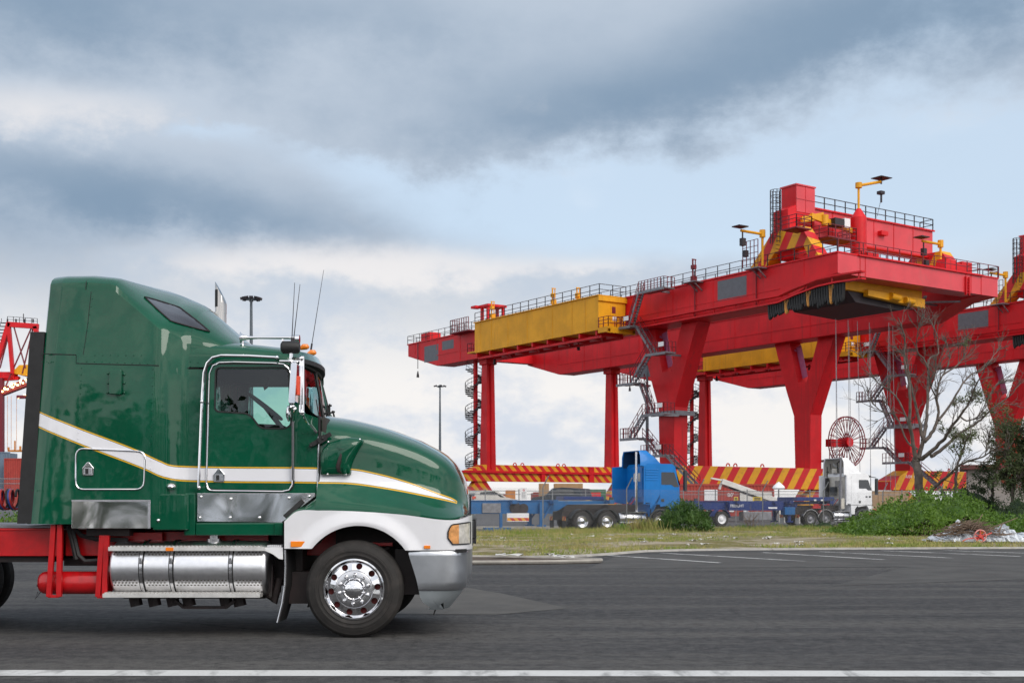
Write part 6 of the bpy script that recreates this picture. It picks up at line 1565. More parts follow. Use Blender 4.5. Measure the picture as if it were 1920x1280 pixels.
fence('short chain-link fence at the far left, behind the sleeper of the green truck', (-34, 64), (-18, 64.5), 2.75, [0, .33, .66, 1], False, [2.75, 2.5], .12, .0014, .035)
# white notice on the far fence
b = MB(); Yn = 62.3; x0_, x1_ = PX(976, Yn), PX(988, Yn)
sg = thing('notice_board', 'white notice with a red mark hanging on the fence above the blue trailer', 'sign', (PX(982, Yn), Yn, 0))
w_ = (x1_ - x0_) / 2; b = MB(); b.box(-w_, w_, -.01, .01, PZ(936, Yn), PZ(914, Yn)); b.build('board', M['white'], sg, smooth=0, bevel=.004)
b = MB(); b.lathe([(.055, -.013), (.035, -.013)], (0, 0, PZ(918.5, Yn)), 'y', 16); b.beam((-.04, -.013, PZ(918.5, Yn) + .04), (.04, -.013, PZ(918.5, Yn) - .04), .002, .018, up=(0, 0, 1)); b.build('prohibition_mark', M['red'], sg, smooth=0)
b = MB()
for k in range(7): b.box(-.11, .11 - .03 * (k % 3), -.0125, -.011, PZ(922.5 + k * 1.7, Yn) - .01, PZ(922.5 + k * 1.7, Yn) + .008)
b.build('notice_text', M['steel'], sg, smooth=0)

# ---------------------------------------------------------------- yard clutter
M['contred'] = pm('container_red', (.34, .035, .025), .55, 0, .15, .8, dirt=(.2, .08, .05), dirtamt=.4); M['contblue'] = pm('container_grey_blue', (.12, .17, .23), .55, 0, .15, .8); M['contbeige'] = pm('container_beige', (.36, .22, .11), .6, 0, .12, .8)
M['contgreen'] = pm('container_green', (.02, .14, .06), .55); M['contorange'] = pm('orange_paint', (.55, .20, .03), .5)
def container(label, x, y, z, L, mat, rz=0.0, h=2.6, group='shipping containers in the port'):
    t = thing('shipping_container', label, 'container', (x, y, z), rz, group)
    b = MB(); n = int(L / .28); pts = []
    for i in range(n):
        u0 = -L/2 + L * i / n; s = L / n
        pts += [(u0, 0), (u0 + s * .35, 0), (u0 + s * .5, .04), (u0 + s * .85, .04)]
    pts += [(L/2, 0), (L/2, 2.44), (-L/2, 2.44)]
    b.prism(pts, 'z', .15, h - .12); b.build('corrugated_wall', mat, t, smooth=0)
    b = MB()
    for zz_ in (0, h - .13): b.box(-L/2 - .02, L/2 + .02, -.03, .06, zz_, zz_ + .16)
    for xx in (-L/2 - .02, L/2 - .12): b.box(xx, xx + .14, -.03, .06, .16, h - .13)
    b.build('frame', mat, t, smooth=0)
    return t
for px, py, Yc, L, mm, lab in ((0, 897, 150, 4.2, 'contblue', 'grey blue container at the far left edge, lower'), (29, 892, 150, 2.2, 'contred', 'bright red container in the far left stack, beside the grey blue one'), (12, 912, 160, 5, 'contred', 'dull red container low in the far left stack')):
    pass
container('grey blue container at the far left edge, behind the fence', PX(-25, 160), 160, -.1, 6.0, M['contblue'], 0, 8.1)
container('red container stack beside the grey blue container, left of the green truck', PX(27, 158), 158, -.1, 2.6, M['contred'], 0, 7.2)
container('dull red container just behind the black edge of the green sleeper', PX(52, 165), 165, 0, 2.4, M['contred'], 0, 6.6)
container('dark red container far beyond the silver car under the striped beam', PX(905, 190), 190, .2, 7, M['contred'], R(8), 2.6)
container('distant dark red container between the notice and the dark four-wheel drive', PX(1035, 195), 195, .2, 6, M['contred'], R(8), 2.9)
t = container('long red container with white markings behind the navy trailer', PX(1345, 103), 103, .35, 9.6, M['contred'], R(4), 2.65)
text_mesh('container_lettering', "80'", .45, M['white'], t, (1.1, -.04, 1.75), (R(90), 0, 0), .004)
b = MB(); b.box(-1.1, .0, -.05, -.03, 1.3, 2.2); b.build('label_panel', M['white'], t, smooth=0)
b = MB(); b.box(1.9, 4.6, -.05, -.03, .7, 2.0); b.build('white_panel', M['conc_white'], t, smooth=0)
for x in (-3.4, -2.2, -.9, 1.0, 2.2):
    b = MB(); b.box(x, x + .4, -.05, -.03, .35, .55); b.build('marking', M['white'], t, smooth=0)
def crate(label, x, y, z, w, h, mat, nm='crate_stack', cat='crates'):
    t = thing(nm, label, cat, (x, y, z)); b = MB(); b.box(-w/2, w/2, 0, 1.6, 0, h); o = b.build('block', mat, t, smooth=0, bevel=.03)
    b = MB()
    n = max(2, int(w / .5))
    for k in range(n): xx = lerp(-w/2, w/2, (k + .5) / n); b.box(xx - .05, xx + .05, -.05, 0, 0, h)
    b.build('slat', mat, t, smooth=0)
    return t
crate('beige crates stacked below the far striped beam, above the dark four-wheel drive', PX(1066, 112), 112, 1.6, 2.6, 1.6, M['contbeige'])
crate('tall beige crate below the far striped beam, right of the white notice', PX(1020, 112), 112, 0.2, .9, 3.0, M['contbeige'])
crate('orange crate beyond the fence between the silver car and the notice', PX(957, 112), 112, .3, .9, 2.3, M['contorange'])
crate('green container end below the far striped beam beside the blue cab', PX(1118, 115), 115, 1.7, 1.8, 1.0, M['contgreen'], 'shipping_container', 'container')
crate('red machine base below the far striped beam beside the blue cab', PX(1102, 113), 113, .2, 2.4, 2.2, M['red'], 'machine_base', 'machine')
crate('beige crates beyond the fence to the right of the white cab', PX(1668, 118), 118, .6, 3.6, 2.0, M['contbeige'])
for px, lab in ((1380, 'small yellow sign post behind the navy trailer, under the white boom'), (1420, 'wide yellow sign behind the navy trailer, beside an orange panel')):
    Ys = 97; t = thing('yellow_sign', lab, 'sign', (PX(px, Ys), Ys, gz(Ys))); w = .16 if px < 1400 else .36
    b = MB(); b.box(-w, w, -.03, 0, PZ(938, Ys), PZ(928, Ys)); b.build('panel', M['plate_yellow'], t, smooth=0)
    b = MB(); b.beam((0, .02, 0), (0, .02, PZ(938, Ys) + .2), .06, .06); b.build('post', M['galv'], t, smooth=0)
    b = MB()
    for k in range(3): b.box(-w * .7, w * .7, -.035, -.03, PZ(930.2 + k * 2.6, Ys) - .04, PZ(930.2 + k * 2.6, Ys) + .03)
    b.build('lettering', M['darksteel'], t, smooth=0)
# white boom lying aslant
t = thing('loader_boom', 'white inclined boom arm rising to the left behind the navy trailer', 'boom', (0, 0, 0)); Ym = 99
b = MB(); a, c = W(1353, 902, Ym), W(1466, 942, Ym); b.beam(a, c, .8, .42); b.build('arm', M['conc_white'], t, smooth=0, bevel=.03)
b = MB(); dv = (c - a).normalized(); up = Vector((0, 0, 1)); b.beam(a - up * .36 - Vector((0, .3, 0)), c - up * .36 - Vector((0, .3, 0)), .06, .08); b.beam(a - up * .30 + dv * .6, c - up * .16, .5, .10); b.build('lower_rail', M['darksteel'], t, smooth=0)
b = MB(); b.beam(a + dv * .0 + up * .1, a - dv * .9 - up * .05, .5, .12); b.beam(a - up * .1, a - up * .7 - dv * .2, .4, .15); b.build('boom_head', M['conc_white'], t, smooth=0)
b = MB(); b.beam(c - up * .1, Vector((c.x, c.y, gz(Ym))), .6, .6); b.build('pedestal', M['conc_white'], t, smooth=0)
t = thing('domed_post', 'small white pointed dome on a post behind the navy trailer', 'post', (PX(1460, 100), 100, gz(100)))
z_ = PZ(913, 100) - gz(100)
b = MB(); b.lathe([(.0001, z_ + .45), (.12, z_ + .38), (.42, z_ + .12), (.52, z_ - .05), (.44, z_ - .16), (.0001, z_ - .18)], (0, 0, 0), 'z', 16); b.build('dome', M['white'], t, smooth=50); b = MB(); b.tube([(0, 0, 0), (0, 0, z_ - .17)], .06, 8); b.build('pole', M['galv'], t)
# plastic water barriers to the right of the white cab
M['barrier_red'] = pm('red_plastic', (.62, .07, .05), .45, 0, .15, 1); 
for px, mm, lab, Yq in ((1637, 'barrier_red', 'red plastic water barrier right beside the white cab', 96), (1668, 'barrier_red', 'red plastic water barrier left of the white barrier', 96.5), (1702, 'white', 'white plastic water barrier partly behind the big shrub', 97)):
    t = thing('water_barrier', lab, 'barrier', (PX(px, Yq), Yq, gz(Yq) - .05), 0, 'plastic water barriers')
    b = MB(); b.loft([[(-.68, -.3, 0), (.68, -.3, 0), (.68, .3, 0), (-.68, .3, 0)], [(-.66, -.26, .35), (.66, -.26, .35), (.66, .26, .35), (-.66, .26, .35)], [(-.6, -.14, .9), (.6, -.14, .9), (.6, .14, .9), (-.6, .14, .9)], [(-.5, -.1, 1.15), (.5, -.1, 1.15), (.5, .1, 1.15), (-.5, .1, 1.15)]], closed=True, caps=True); o = b.build('shell', M[mm], t, smooth=0, bevel=.05)
    for k in (-.3, 0, .3):
        b = MB(); b.box(k - .06, k + .06, -.22, -.12, .42, .95); b.build('slot', M[mm], t, bevel=.02)
# ---------------------------------------------------------------- light masts
def mast(label, px, Ym, ztop, n, rad, base_col=None):
    t = thing('light_mast', label, 'light mast', (PX(px, Ym), Ym, gz(Ym)), 0, 'tall light masts over the port')
    b = MB(); b.tube([(0, 0, 0), (0, 0, ztop * .5), (0, 0, ztop)], [.36, .26, .15], 10); b.build('pole', M['mast_grey'], t)
    b = MB(); b.tube([(rad * .7 * cos(2*pi*k/18), rad * .7 * sin(2*pi*k/18), ztop - .35) for k in range(18)], .10, 5, closed=True)
    for k in range(4): a = pi*k/2; b.beam((0, 0, ztop - .35), (rad * .7*cos(a), rad * .7*sin(a), ztop - .35), .1, .1)
    hd = b.build('ring', M['mast_grey'], t)
    for k in range(n):
        a = 2*pi*k/n + .2; b = MB(); c = Vector((rad*cos(a), rad*sin(a), ztop - .25 + .25 * sin(a*2) * 0)); u = Vector((cos(a), sin(a), 0))
        b.beam(c - u * .3 + Vector((0, 0, .08)), c + u * .3 - Vector((0, 0, .10)), .48, .26); b.build('floodlight', M['darksteel'], hd, smooth=0)
    if base_col:
        b = MB(); b.tube([(0, 0, 0), (0, 0, ztop * .23)], .42, 10); b.build('base_sleeve', M['yellow'], t)
    return t
M['mast_grey'] = pm('mast_steel', (.10, .12, .14), .5, .4)
mast('tall light mast with a ring of floodlights rising behind the green cab', 471, 150, 26.6, 8, 1.0)
mast('slim distant light mast between the bonnet and the left crane leg', 825, 250, 25.4, 4, .95)
mast('light mast with a yellow sleeve seen between the stair and the blue cab roof', 1213.5, 190, 24, 4, .9, 'yellow')
# ---------------------------------------------------------------- ship-to-shore crane, far left
Yq = 300
sts = thing('quay_crane', 'red quay crane with a tall trestle frame and lit boom at the far left edge', 'quay crane', (PX(10, Yq), Yq, 0))
def Q(px, py, dy=0.0): p = W(px, py, Yq); return Vector((p.x - sts.location.x, dy, p.z))
for dy in (0,):
    b = MB()
    b.beam(Q(17, 605, dy), Q(-22, 735, dy), 1.0, 1.0, up=(0, 1, 0)); b.beam(Q(16, 605, dy), Q(24, 700, dy), .8, .95, up=(0, 1, 0)); b.beam(Q(15, 608, dy), Q(72, 612, dy), 1.0, 1.2)
    b.beam(Q(66, 612, dy), Q(92, 735, dy), 1.0, 1.0, up=(0, 1, 0)); b.build('trestle', M['red'], sts, smooth=0)
    b = MB()
    for p, q in (((26, 612), (48, 690)), ((60, 612), (8, 730)), ((20, 612), (0, 690)), ((62, 614), (42, 700))): b.tube([Q(*p, dy), Q(*q, dy)], .18, 6)
    b.build('tie_rod', M['redrail'], sts)
b = MB(); b.beam(Q(-40, 702, 2), Q(24, 702, 2), 2.4, 1.5); b.beam(Q(-40, 712, 2), Q(30, 707, 2), 1.5, .8); b.build('girder', M['red'], sts, smooth=0)
b = MB(); b.prism([(Q(26, 700).x, Q(26, 700).z), (Q(26, 694).x, Q(26, 694).z), (Q(36, 684).x, Q(36, 684).z), (Q(60, 683).x, Q(60, 683).z), (Q(60, 706).x, Q(60, 706).z)], 'y', 0, 9); b.build('machinery_house', M['yellow'], sts, smooth=0)
b = MB(); b.box(Q(-30, 715).x, Q(4, 715).x, 0, 1.5, 0, Q(0, 708).z); b.build('leg', M['dull_red'] if 'dull_red' in M else M['redrail'], sts, smooth=0)
b = MB()
b.beam(Q(2, 738, 1), Q(55, 718, 1), 1.6, .8); b.beam(Q(2, 728, 1), Q(52, 708, 1), .5, .4); b.beam(Q(34, 744, 0), Q(52, 744, 0), 2, .7)
for k in range(9): p = Q(4 + k * 5.6, 737 - k * 2.2, 1); b.beam(p, p + Vector((0, 0, 1.5)), .25, .25)
b.build('boom', M['redrail'], sts, smooth=0)
M['lamp_on'] = emit('lit_lamp', (1.0, .62, .22), 7)
b = MB()
for k in range(10): p = Q(6 + k * 4.8, 734 - k * 2.0 - (k % 2) * 4, -.5); b.ball(p, .24, 8, 6)
for px, py in ((48, 741), (36, 745), (10, 729), (24, 720), (40, 714)): b.ball(Q(px, py, -.5), .28, 8, 6)
each(b, 'boom_lamp', M['lamp_on'], sts)
b = MB()
for px in (14, 30, 46, 62): b.beam(Q(px, 605), Q(px, 598), .3, .3)
b.beam(Q(44, 604), Q(44, 588), .15, .15); b.rail([Q(14, 604), Q(70, 608)], 1.4, 1.5, .06); b.build('top_rail', M['darksteel'], sts, smooth=0)
b = MB()
for k in range(16): t_ = k / 15; p = Q(lerp(12, -14, t_), lerp(606, 700, t_)); b.box(p.x - 1.3, p.x + .2, -.5, .5, p.z, p.z + .12); b.beam(p + Vector((-1.2, 0, 0)), p + Vector((-1.2, 0, 1.2)), .1, .1)
b.build('trestle_stair', M['darksteel'], sts, smooth=0)
b = MB(); b.box(Q(14, 840).x, Q(40, 840).x, 0, 3, Q(0, 846).z, Q(0, 843).z); b.beam(Q(28, 843), Q(28, 826), .3, .3); b.beam(Q(16, 843), Q(16, 838), .4, .4); b.beam(Q(38, 843), Q(38, 836), .4, .4)
for px in (14, 21, 31): b.tube([Q(px, 742), Q(px, 842)], .05, 4)
b.build('spreader', M['contorange'], sts, smooth=0)
# ---------------------------------------------------------------- block shed at the right
Yh = 92
sh = thing('block_shed', 'pale block shed with a dark red roof edge behind the trees at the right', 'shed', (PX(1815, Yh), Yh, gz(Yh)), R(-19))
M['block'] = pm('pale_blockwork', (.30, .265, .245), .9, 0, .1, 2, bump=.15); M['roofred'] = pm('roof_edge_red', (.14, .03, .03), .5)
zt = PZ(880, Yh) - gz(Yh)
b = MB(); b.box(0, 9, 0, 6, 0, zt); wl = b.build('wall', M['block'], sh, smooth=0)
b = MB()
for k in range(1, int(zt / .2)): b.box(-.004, 9, -.006, 0, k * .2, k * .2 + .012)
b.build('block_joint', M['concrete'], wl, smooth=0)
b = MB(); b.box(-.5, 9.3, -.6, 6.5, zt, zt + .34); b.build('roof', M['roofred'], sh, smooth=0, bevel=.03)
# ================================================================ VEGETATION
def leafmat(name, c1, c2, c3=None, scale=1.2):
    m, N, b, O = base(name)
    n = N.noise(O, scale, 4, .6); f = N.noise(O, scale * 9, 2, .5)
    c = N.mix(N.ramp(n, .38, .62), c1, c2)
    if c3: c = N.mix(N.m('MULTIPLY', N.ramp(f, .55, .75), .8), c, c3)
    N.l.new(c, b.inputs['Base Color']); b.inputs['Roughness'].default_value = .45; b.inputs['Specular IOR Level'].default_value = .4
    # a little light comes through thin leaves
    tr = N.new('ShaderNodeBsdfTranslucent'); N.l.new(c, tr.inputs[0]); mx = N.new('ShaderNodeMixShader'); mx.inputs[0].default_value = .25
    out = m.node_tree.nodes['Material Output']; N.l.new(b.outputs[0], mx.inputs[1]); N.l.new(tr.outputs[0], mx.inputs[2]); N.l.new(mx.outputs[0], out.inputs[0])
    return m
M['leaf_bright'] = leafmat('bright_leaf', (.070, .150, .014), (.125, .225, .025), (.19, .29, .06))
M['leaf_dark'] = leafmat('dark_leaf', (.020, .045, .014), (.040, .070, .022), (.07, .10, .03))
M['leaf_gum'] = leafmat('gum_leaf', (.07, .10, .035), (.12, .15, .05), (.16, .19, .07))
M['leaf_grey'] = leafmat('grey_leaf', (.060, .095, .034), (.095, .115, .045), (.07, .13, .03))
M['flower_red'] = leafmat('red_flower', (.25, .03, .015), (.32, .06, .025))
M['bark'] = pm('bark', (.12, .098, .085), .9, 0, .35, 3, bump=.4, bscale=14, dirt=(.05, .04, .035), dirtamt=.5)
M['dry_twig'] = pm('dry_twig', (.15, .105, .075), .9, 0, .3, 5)
def mat_grass():
    m, N, b, O = base('grass_blades')
    n = N.noise(O, .45, 5, .65, .8); f = N.noise(O, 4, 3, .6)
    c = N.mix(N.ramp(n, .42, .60), (.30, .26, .10), (.14, .20, .03)); c = N.mix(N.m('MULTIPLY', N.ramp(f, .5, .7), .6), c, (.42, .36, .17))
    N.l.new(c, b.inputs['Base Color']); b.inputs['Roughness'].default_value = .8; b.inputs['Specular IOR Level'].default_value = .2
    return m
M['grass'] = mat_grass()
rnd = random.random; uni = random.uniform; gau = random.gauss
def leaf(b, c, L, wd, up=.3):
    d_ = Vector((gau(0, 1), gau(0, 1), gau(0, 1) + up))
    if d_.length < 1e-3: return
    d_.normalize(); s = d_.cross(Vector((gau(0, 1), gau(0, 1), gau(0, 1)))); 
    if s.length < 1e-3: return
    s.normalize(); n = d_.cross(s)
    k = len(b.v); h = n * wd * .25
    b.v += [tuple(c), tuple(c + d_ * L * .5 + s * wd * .5 + h), tuple(c + d_ * L), tuple(c + d_ * L * .5 - s * wd * .5 + h)]
    b.f.append((k, k + 1, k + 2, k + 3))
def hump(u, prof): return interp(prof, u)
def shrub(name, label, x0, x1, Y0, Y1, prof, n, L, wd, mat, cat='shrub', group=None, spiky=0):
    """leafy mound: prof gives height (m) along 0..1 from x0 to x1"""
    t = thing(name, label, cat, ((x0 + x1) / 2, (Y0 + Y1) / 2, gz((Y0 + Y1) / 2)), 0, group)
    ox, oy = t.location.x, t.location.y
    b = MB()
    ph = [uni(0, 6) for _ in range(6)]
    def H(u, v): return max(0.02, hump(u, prof) * (max(0, 1 - (2*v - 1) ** 2)) ** .45 * (1 + .16 * sin(u * 23 + ph[0]) * sin(v * 9 + ph[1]) + .13 * sin(u * 47 + ph[2] + v * 11)))
    for _ in range(n):
        u = rnd(); v = rnd() ** 1.3; h = H(u, v)
        z = h * (1 - rnd() ** 2.2 * .75) + gau(0, .05)
        c = Vector((lerp(x0, x1, u) - ox + gau(0, .05), lerp(Y0, Y1, v) - oy, max(.02, z)))
        leaf(b, c, L * uni(.6, 1.25), wd * uni(.7, 1.2), .4 + spiky)
    o = b.build('foliage', mat, t, smooth=0, fix=False)
    b = MB(); nu, nv = 36, 12
    b.v = [(lerp(x0, x1, i / nu) - ox, lerp(Y0, Y1, .06 + .88 * j / nv) - oy, H(i / nu, .06 + .88 * j / nv) * .80 - .03) for i in range(nu + 1) for j in range(nv + 1)]
    b.f = [(i*(nv+1)+j, (i+1)*(nv+1)+j, (i+1)*(nv+1)+j+1, i*(nv+1)+j+1) for i in range(nu) for j in range(nv)]
    b.build('inner_leaf_mass', mat, t, smooth=60)
    b = MB()
    for k in range(max(3, int((x1 - x0) * 2))):
        u = uni(.1, .9); x = lerp(x0, x1, u) - ox; y = lerp(Y0, Y1, .5) - oy
        b.tube([(x, y, 0), (x + gau(0, .1), y + gau(0, .1), hump(u, prof) * .5), (x + gau(0, .25), y - .1, hump(u, prof) * .9)], [.03, .02, .01], 5)
    b.build('stem', M['bark'], t)
    return t
random.seed(21)
shrub('leafy_shrub', 'big bright green leafy shrub beside the white cab, spreading towards the rubbish pile', PX(1583, 54), PX(1850, 54), 51.5, 58.5, [(0, .05), (.08, .35), (.16, .66), (.26, 1.05), (.40, 1.42), (.55, 1.70), (.75, 1.85), (.92, 1.65), (1, 1.1)], 9500, .15, .085, M['leaf_bright'], group='shrubs along the verge')
shrub('leafy_shrub', 'low bright green leafy shrub at the right edge behind the plastic sheet', PX(1815, 50), PX(2010, 50), 49.0, 52.5, [(0, .3), (.2, .75), (.5, .85), (1, .9)], 3800, .14, .08, M['leaf_bright'], group='shrubs along the verge')
shrub('dark_shrub', 'dark green shrub rising behind the bright shrub, in front of the block shed', PX(1775, 60), PX(1880, 60), 59, 63, [(0, .8), (.25, 1.9), (.5, 2.3), (.75, 2.0), (1, 1.6)], 3600, .13, .06, M['leaf_dark'], group='shrubs along the verge')
shrub('dark_shrub', 'dark green undergrowth below the red-flowered tree at the right edge', PX(1865, 57), PX(2030, 57), 55, 59, [(0, 1.2), (.3, 1.75), (.6, 1.7), (1, 1.6)], 3600, .13, .06, M['leaf_dark'], group='shrubs along the verge')
shrub('round_bush', 'single dark green bush standing in front of the blue cab front wheel', PX(1234, 62), PX(1332, 62), 60.8, 63.2, [(0, .35), (.15, 1.0), (.4, 1.48), (.6, 1.42), (.85, 1.05), (1, .4)], 3000, .24, .055, leafmat('bush_leaf', (.035, .09, .014), (.07, .14, .025), (.12, .19, .05)), 'bush', spiky=.5)
shrub('green_bush', 'green bush seen at the far left between the red deck and the coiled hoses', PX(-160, 34), PX(34, 34), 33, 36, [(0, 1.2), (.5, 1.25), (.85, 1.15), (1, .7)], 2600, .12, .06, M['leaf_bright'], 'bush')
for px, Yq, w, h, lab in ((1455, 68.5, .8, .35, 'small green weed clump on the verge left of the post by the navy trailer'), (1395, 66.5, .45, .3, 'tiny green weed clump below the grey locker of the navy trailer'), (1545, 71, .9, .55, 'small dark green weed clump at the foot of the post before the white truck'), (1168, 61.5, .7, .6, 'straggly green weed in front of the blue truck fuel tank'), (1515, 70, .8, .3, 'low green weed clump below the rear wheels of the white truck')):
    shrub('weed_clump', lab, PX(px, Yq) - w, PX(px, Yq) + w, Yq - .4, Yq + .4, [(0, h * .3), (.5, h), (1, h * .3)], 240, .14, .03, M['leaf_bright'] if 'dark' not in lab else M['leaf_dark'], 'weeds', 'weed clumps on the verge', spiky=1)

# ---- trees
def grow(b, p, d_, L, r, depth, lift=.25, kink=.22, tips=None):
    n = 4; pts = [p]; dd = d_.normalized()
    for i in range(n):
        dd = (dd + Vector((gau(0, kink), gau(0, kink), gau(lift * .3, kink * .8)))).normalized(); pts.append(pts[-1] + dd * L / n)
    b.tube(pts, [lerp(r, r * .35, i / n) for i in range(n + 1)], 4, caps=False)
    if tips is not None: tips.append(pts[-1])
    if depth > 0:
        for k in range(random.choice((2, 2, 3))):
            i = random.choice((1, 2, 2, 3)); t = (pts[i + 1] - pts[i]).normalized()
            s = t.cross(Vector((gau(0, 1), gau(0, 1), gau(0, 1)))).normalized()
            grow(b, pts[i], t + s * uni(.5, 1.0), L * uni(.45, .75), r * .6, depth - 1, lift, kink, tips)
def traced_tree(name, label, limbs, Yt, seed, twig_from=.35, twigs=16, leaves=(), leafm=None, bare=True):
    random.seed(seed)
    base_p = W(*limbs[0][0][0], Yt); t = thing(name, label, 'tree', (base_p.x, Yt, gz(Yt)))
    o0 = Vector(t.location); tips = []
    trunk = MB(); twg = MB()
    for li, (pts2, r0, r1) in enumerate(limbs):
        drift = gau(0, .9) if li else 0; n = len(pts2); P = []
        # densify with Catmull-Rom for organic bends
        for i in range(n - 1):
            p0, p1, p2, p3 = [Vector(pts2[max(0, min(n - 1, k))]) for k in (i - 1, i, i + 1, i + 2)]
            for s in range(4):
                q = s / 4
                v = .5 * ((2*p1) + (p2 - p0) * q + (2*p0 - 5*p1 + 4*p2 - p3) * q*q + (3*p1 - p0 - 3*p2 + p3) * q**3); P.append(v)
        P.append(Vector(pts2[-1]))
        m = len(P); V = []
        for i, v in enumerate(P):
            f = i / (m - 1); y = Yt + drift * f * 2.0 + .10 * sin(f * 9 + li)
            V.append(W(v.x, v.y, y) - o0 + Vector((gau(0, .015), 0, gau(0, .015))))
        V[0] = W(*pts2[0], Yt) - o0 if li else Vector((0, 0, -.2))
        trunk.tube(V, [lerp(r0, r1, (i / (m - 1)) ** .8) for i in range(m)], 8)
        for k in range(twigs if li else 0):
            f = uni(twig_from, 1.0); i = min(m - 2, int(f * (m - 1))); tg = (V[i + 1] - V[i]).normalized()
            s = tg.cross(Vector((gau(0, .6), gau(0, 1), gau(0, .6)))).normalized()
            grow(twg, V[i], tg + s * uni(.4, .9), uni(.6, 1.5) * (1.25 - .5 * f), .022, 2, .3, .20, tips)
    trunk.build('trunk', M['bark'], t, smooth=60)
    if twg.v: twg.build('twigs', M['bark'], t, smooth=60)
    if leaves:
        lf = MB(); st = MB()
        for px, py, rad, cnt in leaves:
            c = W(px, py, Yt + gau(0, .5)) - o0; rm = rad * Yt / F
            subs = [c + Vector((gau(0, .55), gau(0, .55), gau(0, .5))) * rm for _ in range(max(3, int(cnt / 22)))]
            for s in subs:
                st.tube([c + Vector((0, 0, -rm * .6)), (c + s) / 2 + Vector((gau(0, .05), 0, 0)), s], [.02, .014, .006], 4, caps=False)
                for _ in range(22): leaf(lf, s + Vector((gau(0, .13), gau(0, .13), gau(0, .11))) * (rm / .55), .16 * uni(.7, 1.2), .05, -.2)
        lf.build('foliage', leafm, t, smooth=0, fix=False); st.build('leaf_stems', M['bark'], t)
    return t
def zc(*pts): return [(1680 + x / 3.767, 560 + y / 3.767) for x, y in pts]
limbs = [([(1726, 945), (1723, 915), (1722, 890), (1719, 872), (1717, 860)], .23, .20),
    (zc((150, 1150), (130, 1080), (110, 960), (95, 850), (100, 700), (85, 560), (60, 430), (62, 300), (40, 200), (12, 130)), .12, .02),
    (zc((150, 1130), (180, 1050), (190, 1000), (172, 900), (140, 760), (115, 650), (90, 520), (70, 420), (20, 330)), .13, .02),
    (zc((190, 1000), (210, 900), (220, 800), (225, 650), (225, 500), (240, 420), (300, 380), (280, 240), (230, 130)), .11, .015),
    (zc((225, 500), (200, 430), (150, 370), (150, 250), (165, 170)), .05, .015),
    (zc((200, 1010), (250, 950), (290, 860), (300, 780), (290, 700), (300, 600), (330, 540), (380, 420), (350, 290)), .105, .015),
    (zc((180, 1130), (230, 1090), (330, 1000), (380, 920), (450, 830), (520, 730), (560, 620), (600, 550), (660, 430)), .12, .015),
    (zc((250, 1110), (330, 1060), (420, 970), (500, 920), (600, 850), (700, 760), (800, 690), (880, 590)), .11, .015),
    (zc((300, 860), (400, 720), (500, 560), (620, 490), (690, 400), (750, 330)), .07, .012),
    (zc((150, 1060), (80, 1010), (0, 830), (-90, 800), (-190, 700), (-260, 560)), .06, .012),
    (zc((110, 960), (40, 760), (-40, 650), (-130, 590), (-200, 470), (-260, 380)), .06, .012),
    (zc((330, 540), (440, 460), (490, 380), (470, 280)), .05, .012), (zc((450, 830), (520, 860), (600, 800), (680, 640), (740, 570)), .05, .012), (zc((290, 700), (240, 600), (300, 480), (420, 300)), .05, .012),
    ([(1736, 940), (1747, 919), (1765, 902), (1781, 889), (1796, 874), (1818, 864), (1841, 857), (1858, 846), (1872, 836)], .10, .02),
    ([(1818, 864), (1850, 866), (1880, 866)], .035, .012), ([(1847, 852), (1852, 830), (1864, 815)], .03, .01)]
traced_tree('gum_tree', 'tall bare tree with spreading grey limbs, before the second red crane', limbs, 62, 4, .30, 15,
    [(1822, 742, 18, 170), (1838, 730, 20, 170), (1852, 746, 18, 130), (1803, 747, 14, 120), (1790, 757, 10, 60), (1808, 640, 8, 60), (1866, 765, 16, 120), (1872, 790, 13, 90), (1770, 795, 12, 60), (1782, 805, 8, 40), (1872, 842, 12, 80), (1880, 858, 9, 60), (1846, 770, 9, 50), (1758, 881, 11, 60), (1868, 812, 9, 50)], M['leaf_gum'])
limbs2 = [([(1783, 950), (1790, 930), (1792, 905), (1794, 880), (1799, 860), (1806, 842)], .10, .05), ([(1799, 860), (1790, 840), (1784, 820)], .04, .015), ([(1806, 842), (1812, 825), (1822, 810)], .04, .015)]
traced_tree('young_gum_tree', 'slender young tree with one olive leaf clump, right of the bare tree trunk', limbs2, 60.5, 8, .5, 3, [(1805, 822, 17, 330), (1792, 815, 12, 160), (1820, 818, 12, 160), (1806, 842, 12, 130), (1788, 842, 10, 90)], M['leaf_gum'])
limbs3 = [([(1862, 950), (1861, 930), (1862, 905), (1868, 880)], .09, .05), ([(1862, 905), (1852, 885), (1846, 868)], .04, .02)]
traced_tree('small_dark_tree', 'small dark-leaved tree standing before the block shed wall', limbs3, 61, 9, .5, 3, [(1845, 880, 14, 260), (1838, 898, 12, 200), (1852, 905, 12, 200), (1868, 890, 14, 240), (1842, 918, 10, 150), (1828, 912, 8, 90)], M['leaf_dark'])
limbs4 = [([(1898, 950), (1899, 925), (1902, 895), (1906, 860), (1908, 830)], .10, .05), ([(1902, 895), (1888, 870), (1882, 840)], .05, .02), ([(1906, 870), (1922, 850), (1934, 830)], .05, .02)]
ft_ = traced_tree('flowering_tree', 'dense grey-green tree with red flowers at the right edge', limbs4, 59.5, 10, .5, 4,
    [(1885 + 26 * (k % 4) + (k // 4 % 2) * 9, 800 + 21 * (k // 4), 21, 640) for k in range(24)] + [(1868, 830, 12, 150), (1870, 870, 13, 200), (1866, 905, 12, 150)], M['leaf_grey'])
random.seed(31); fl = MB(); o0 = Vector(ft_.location)
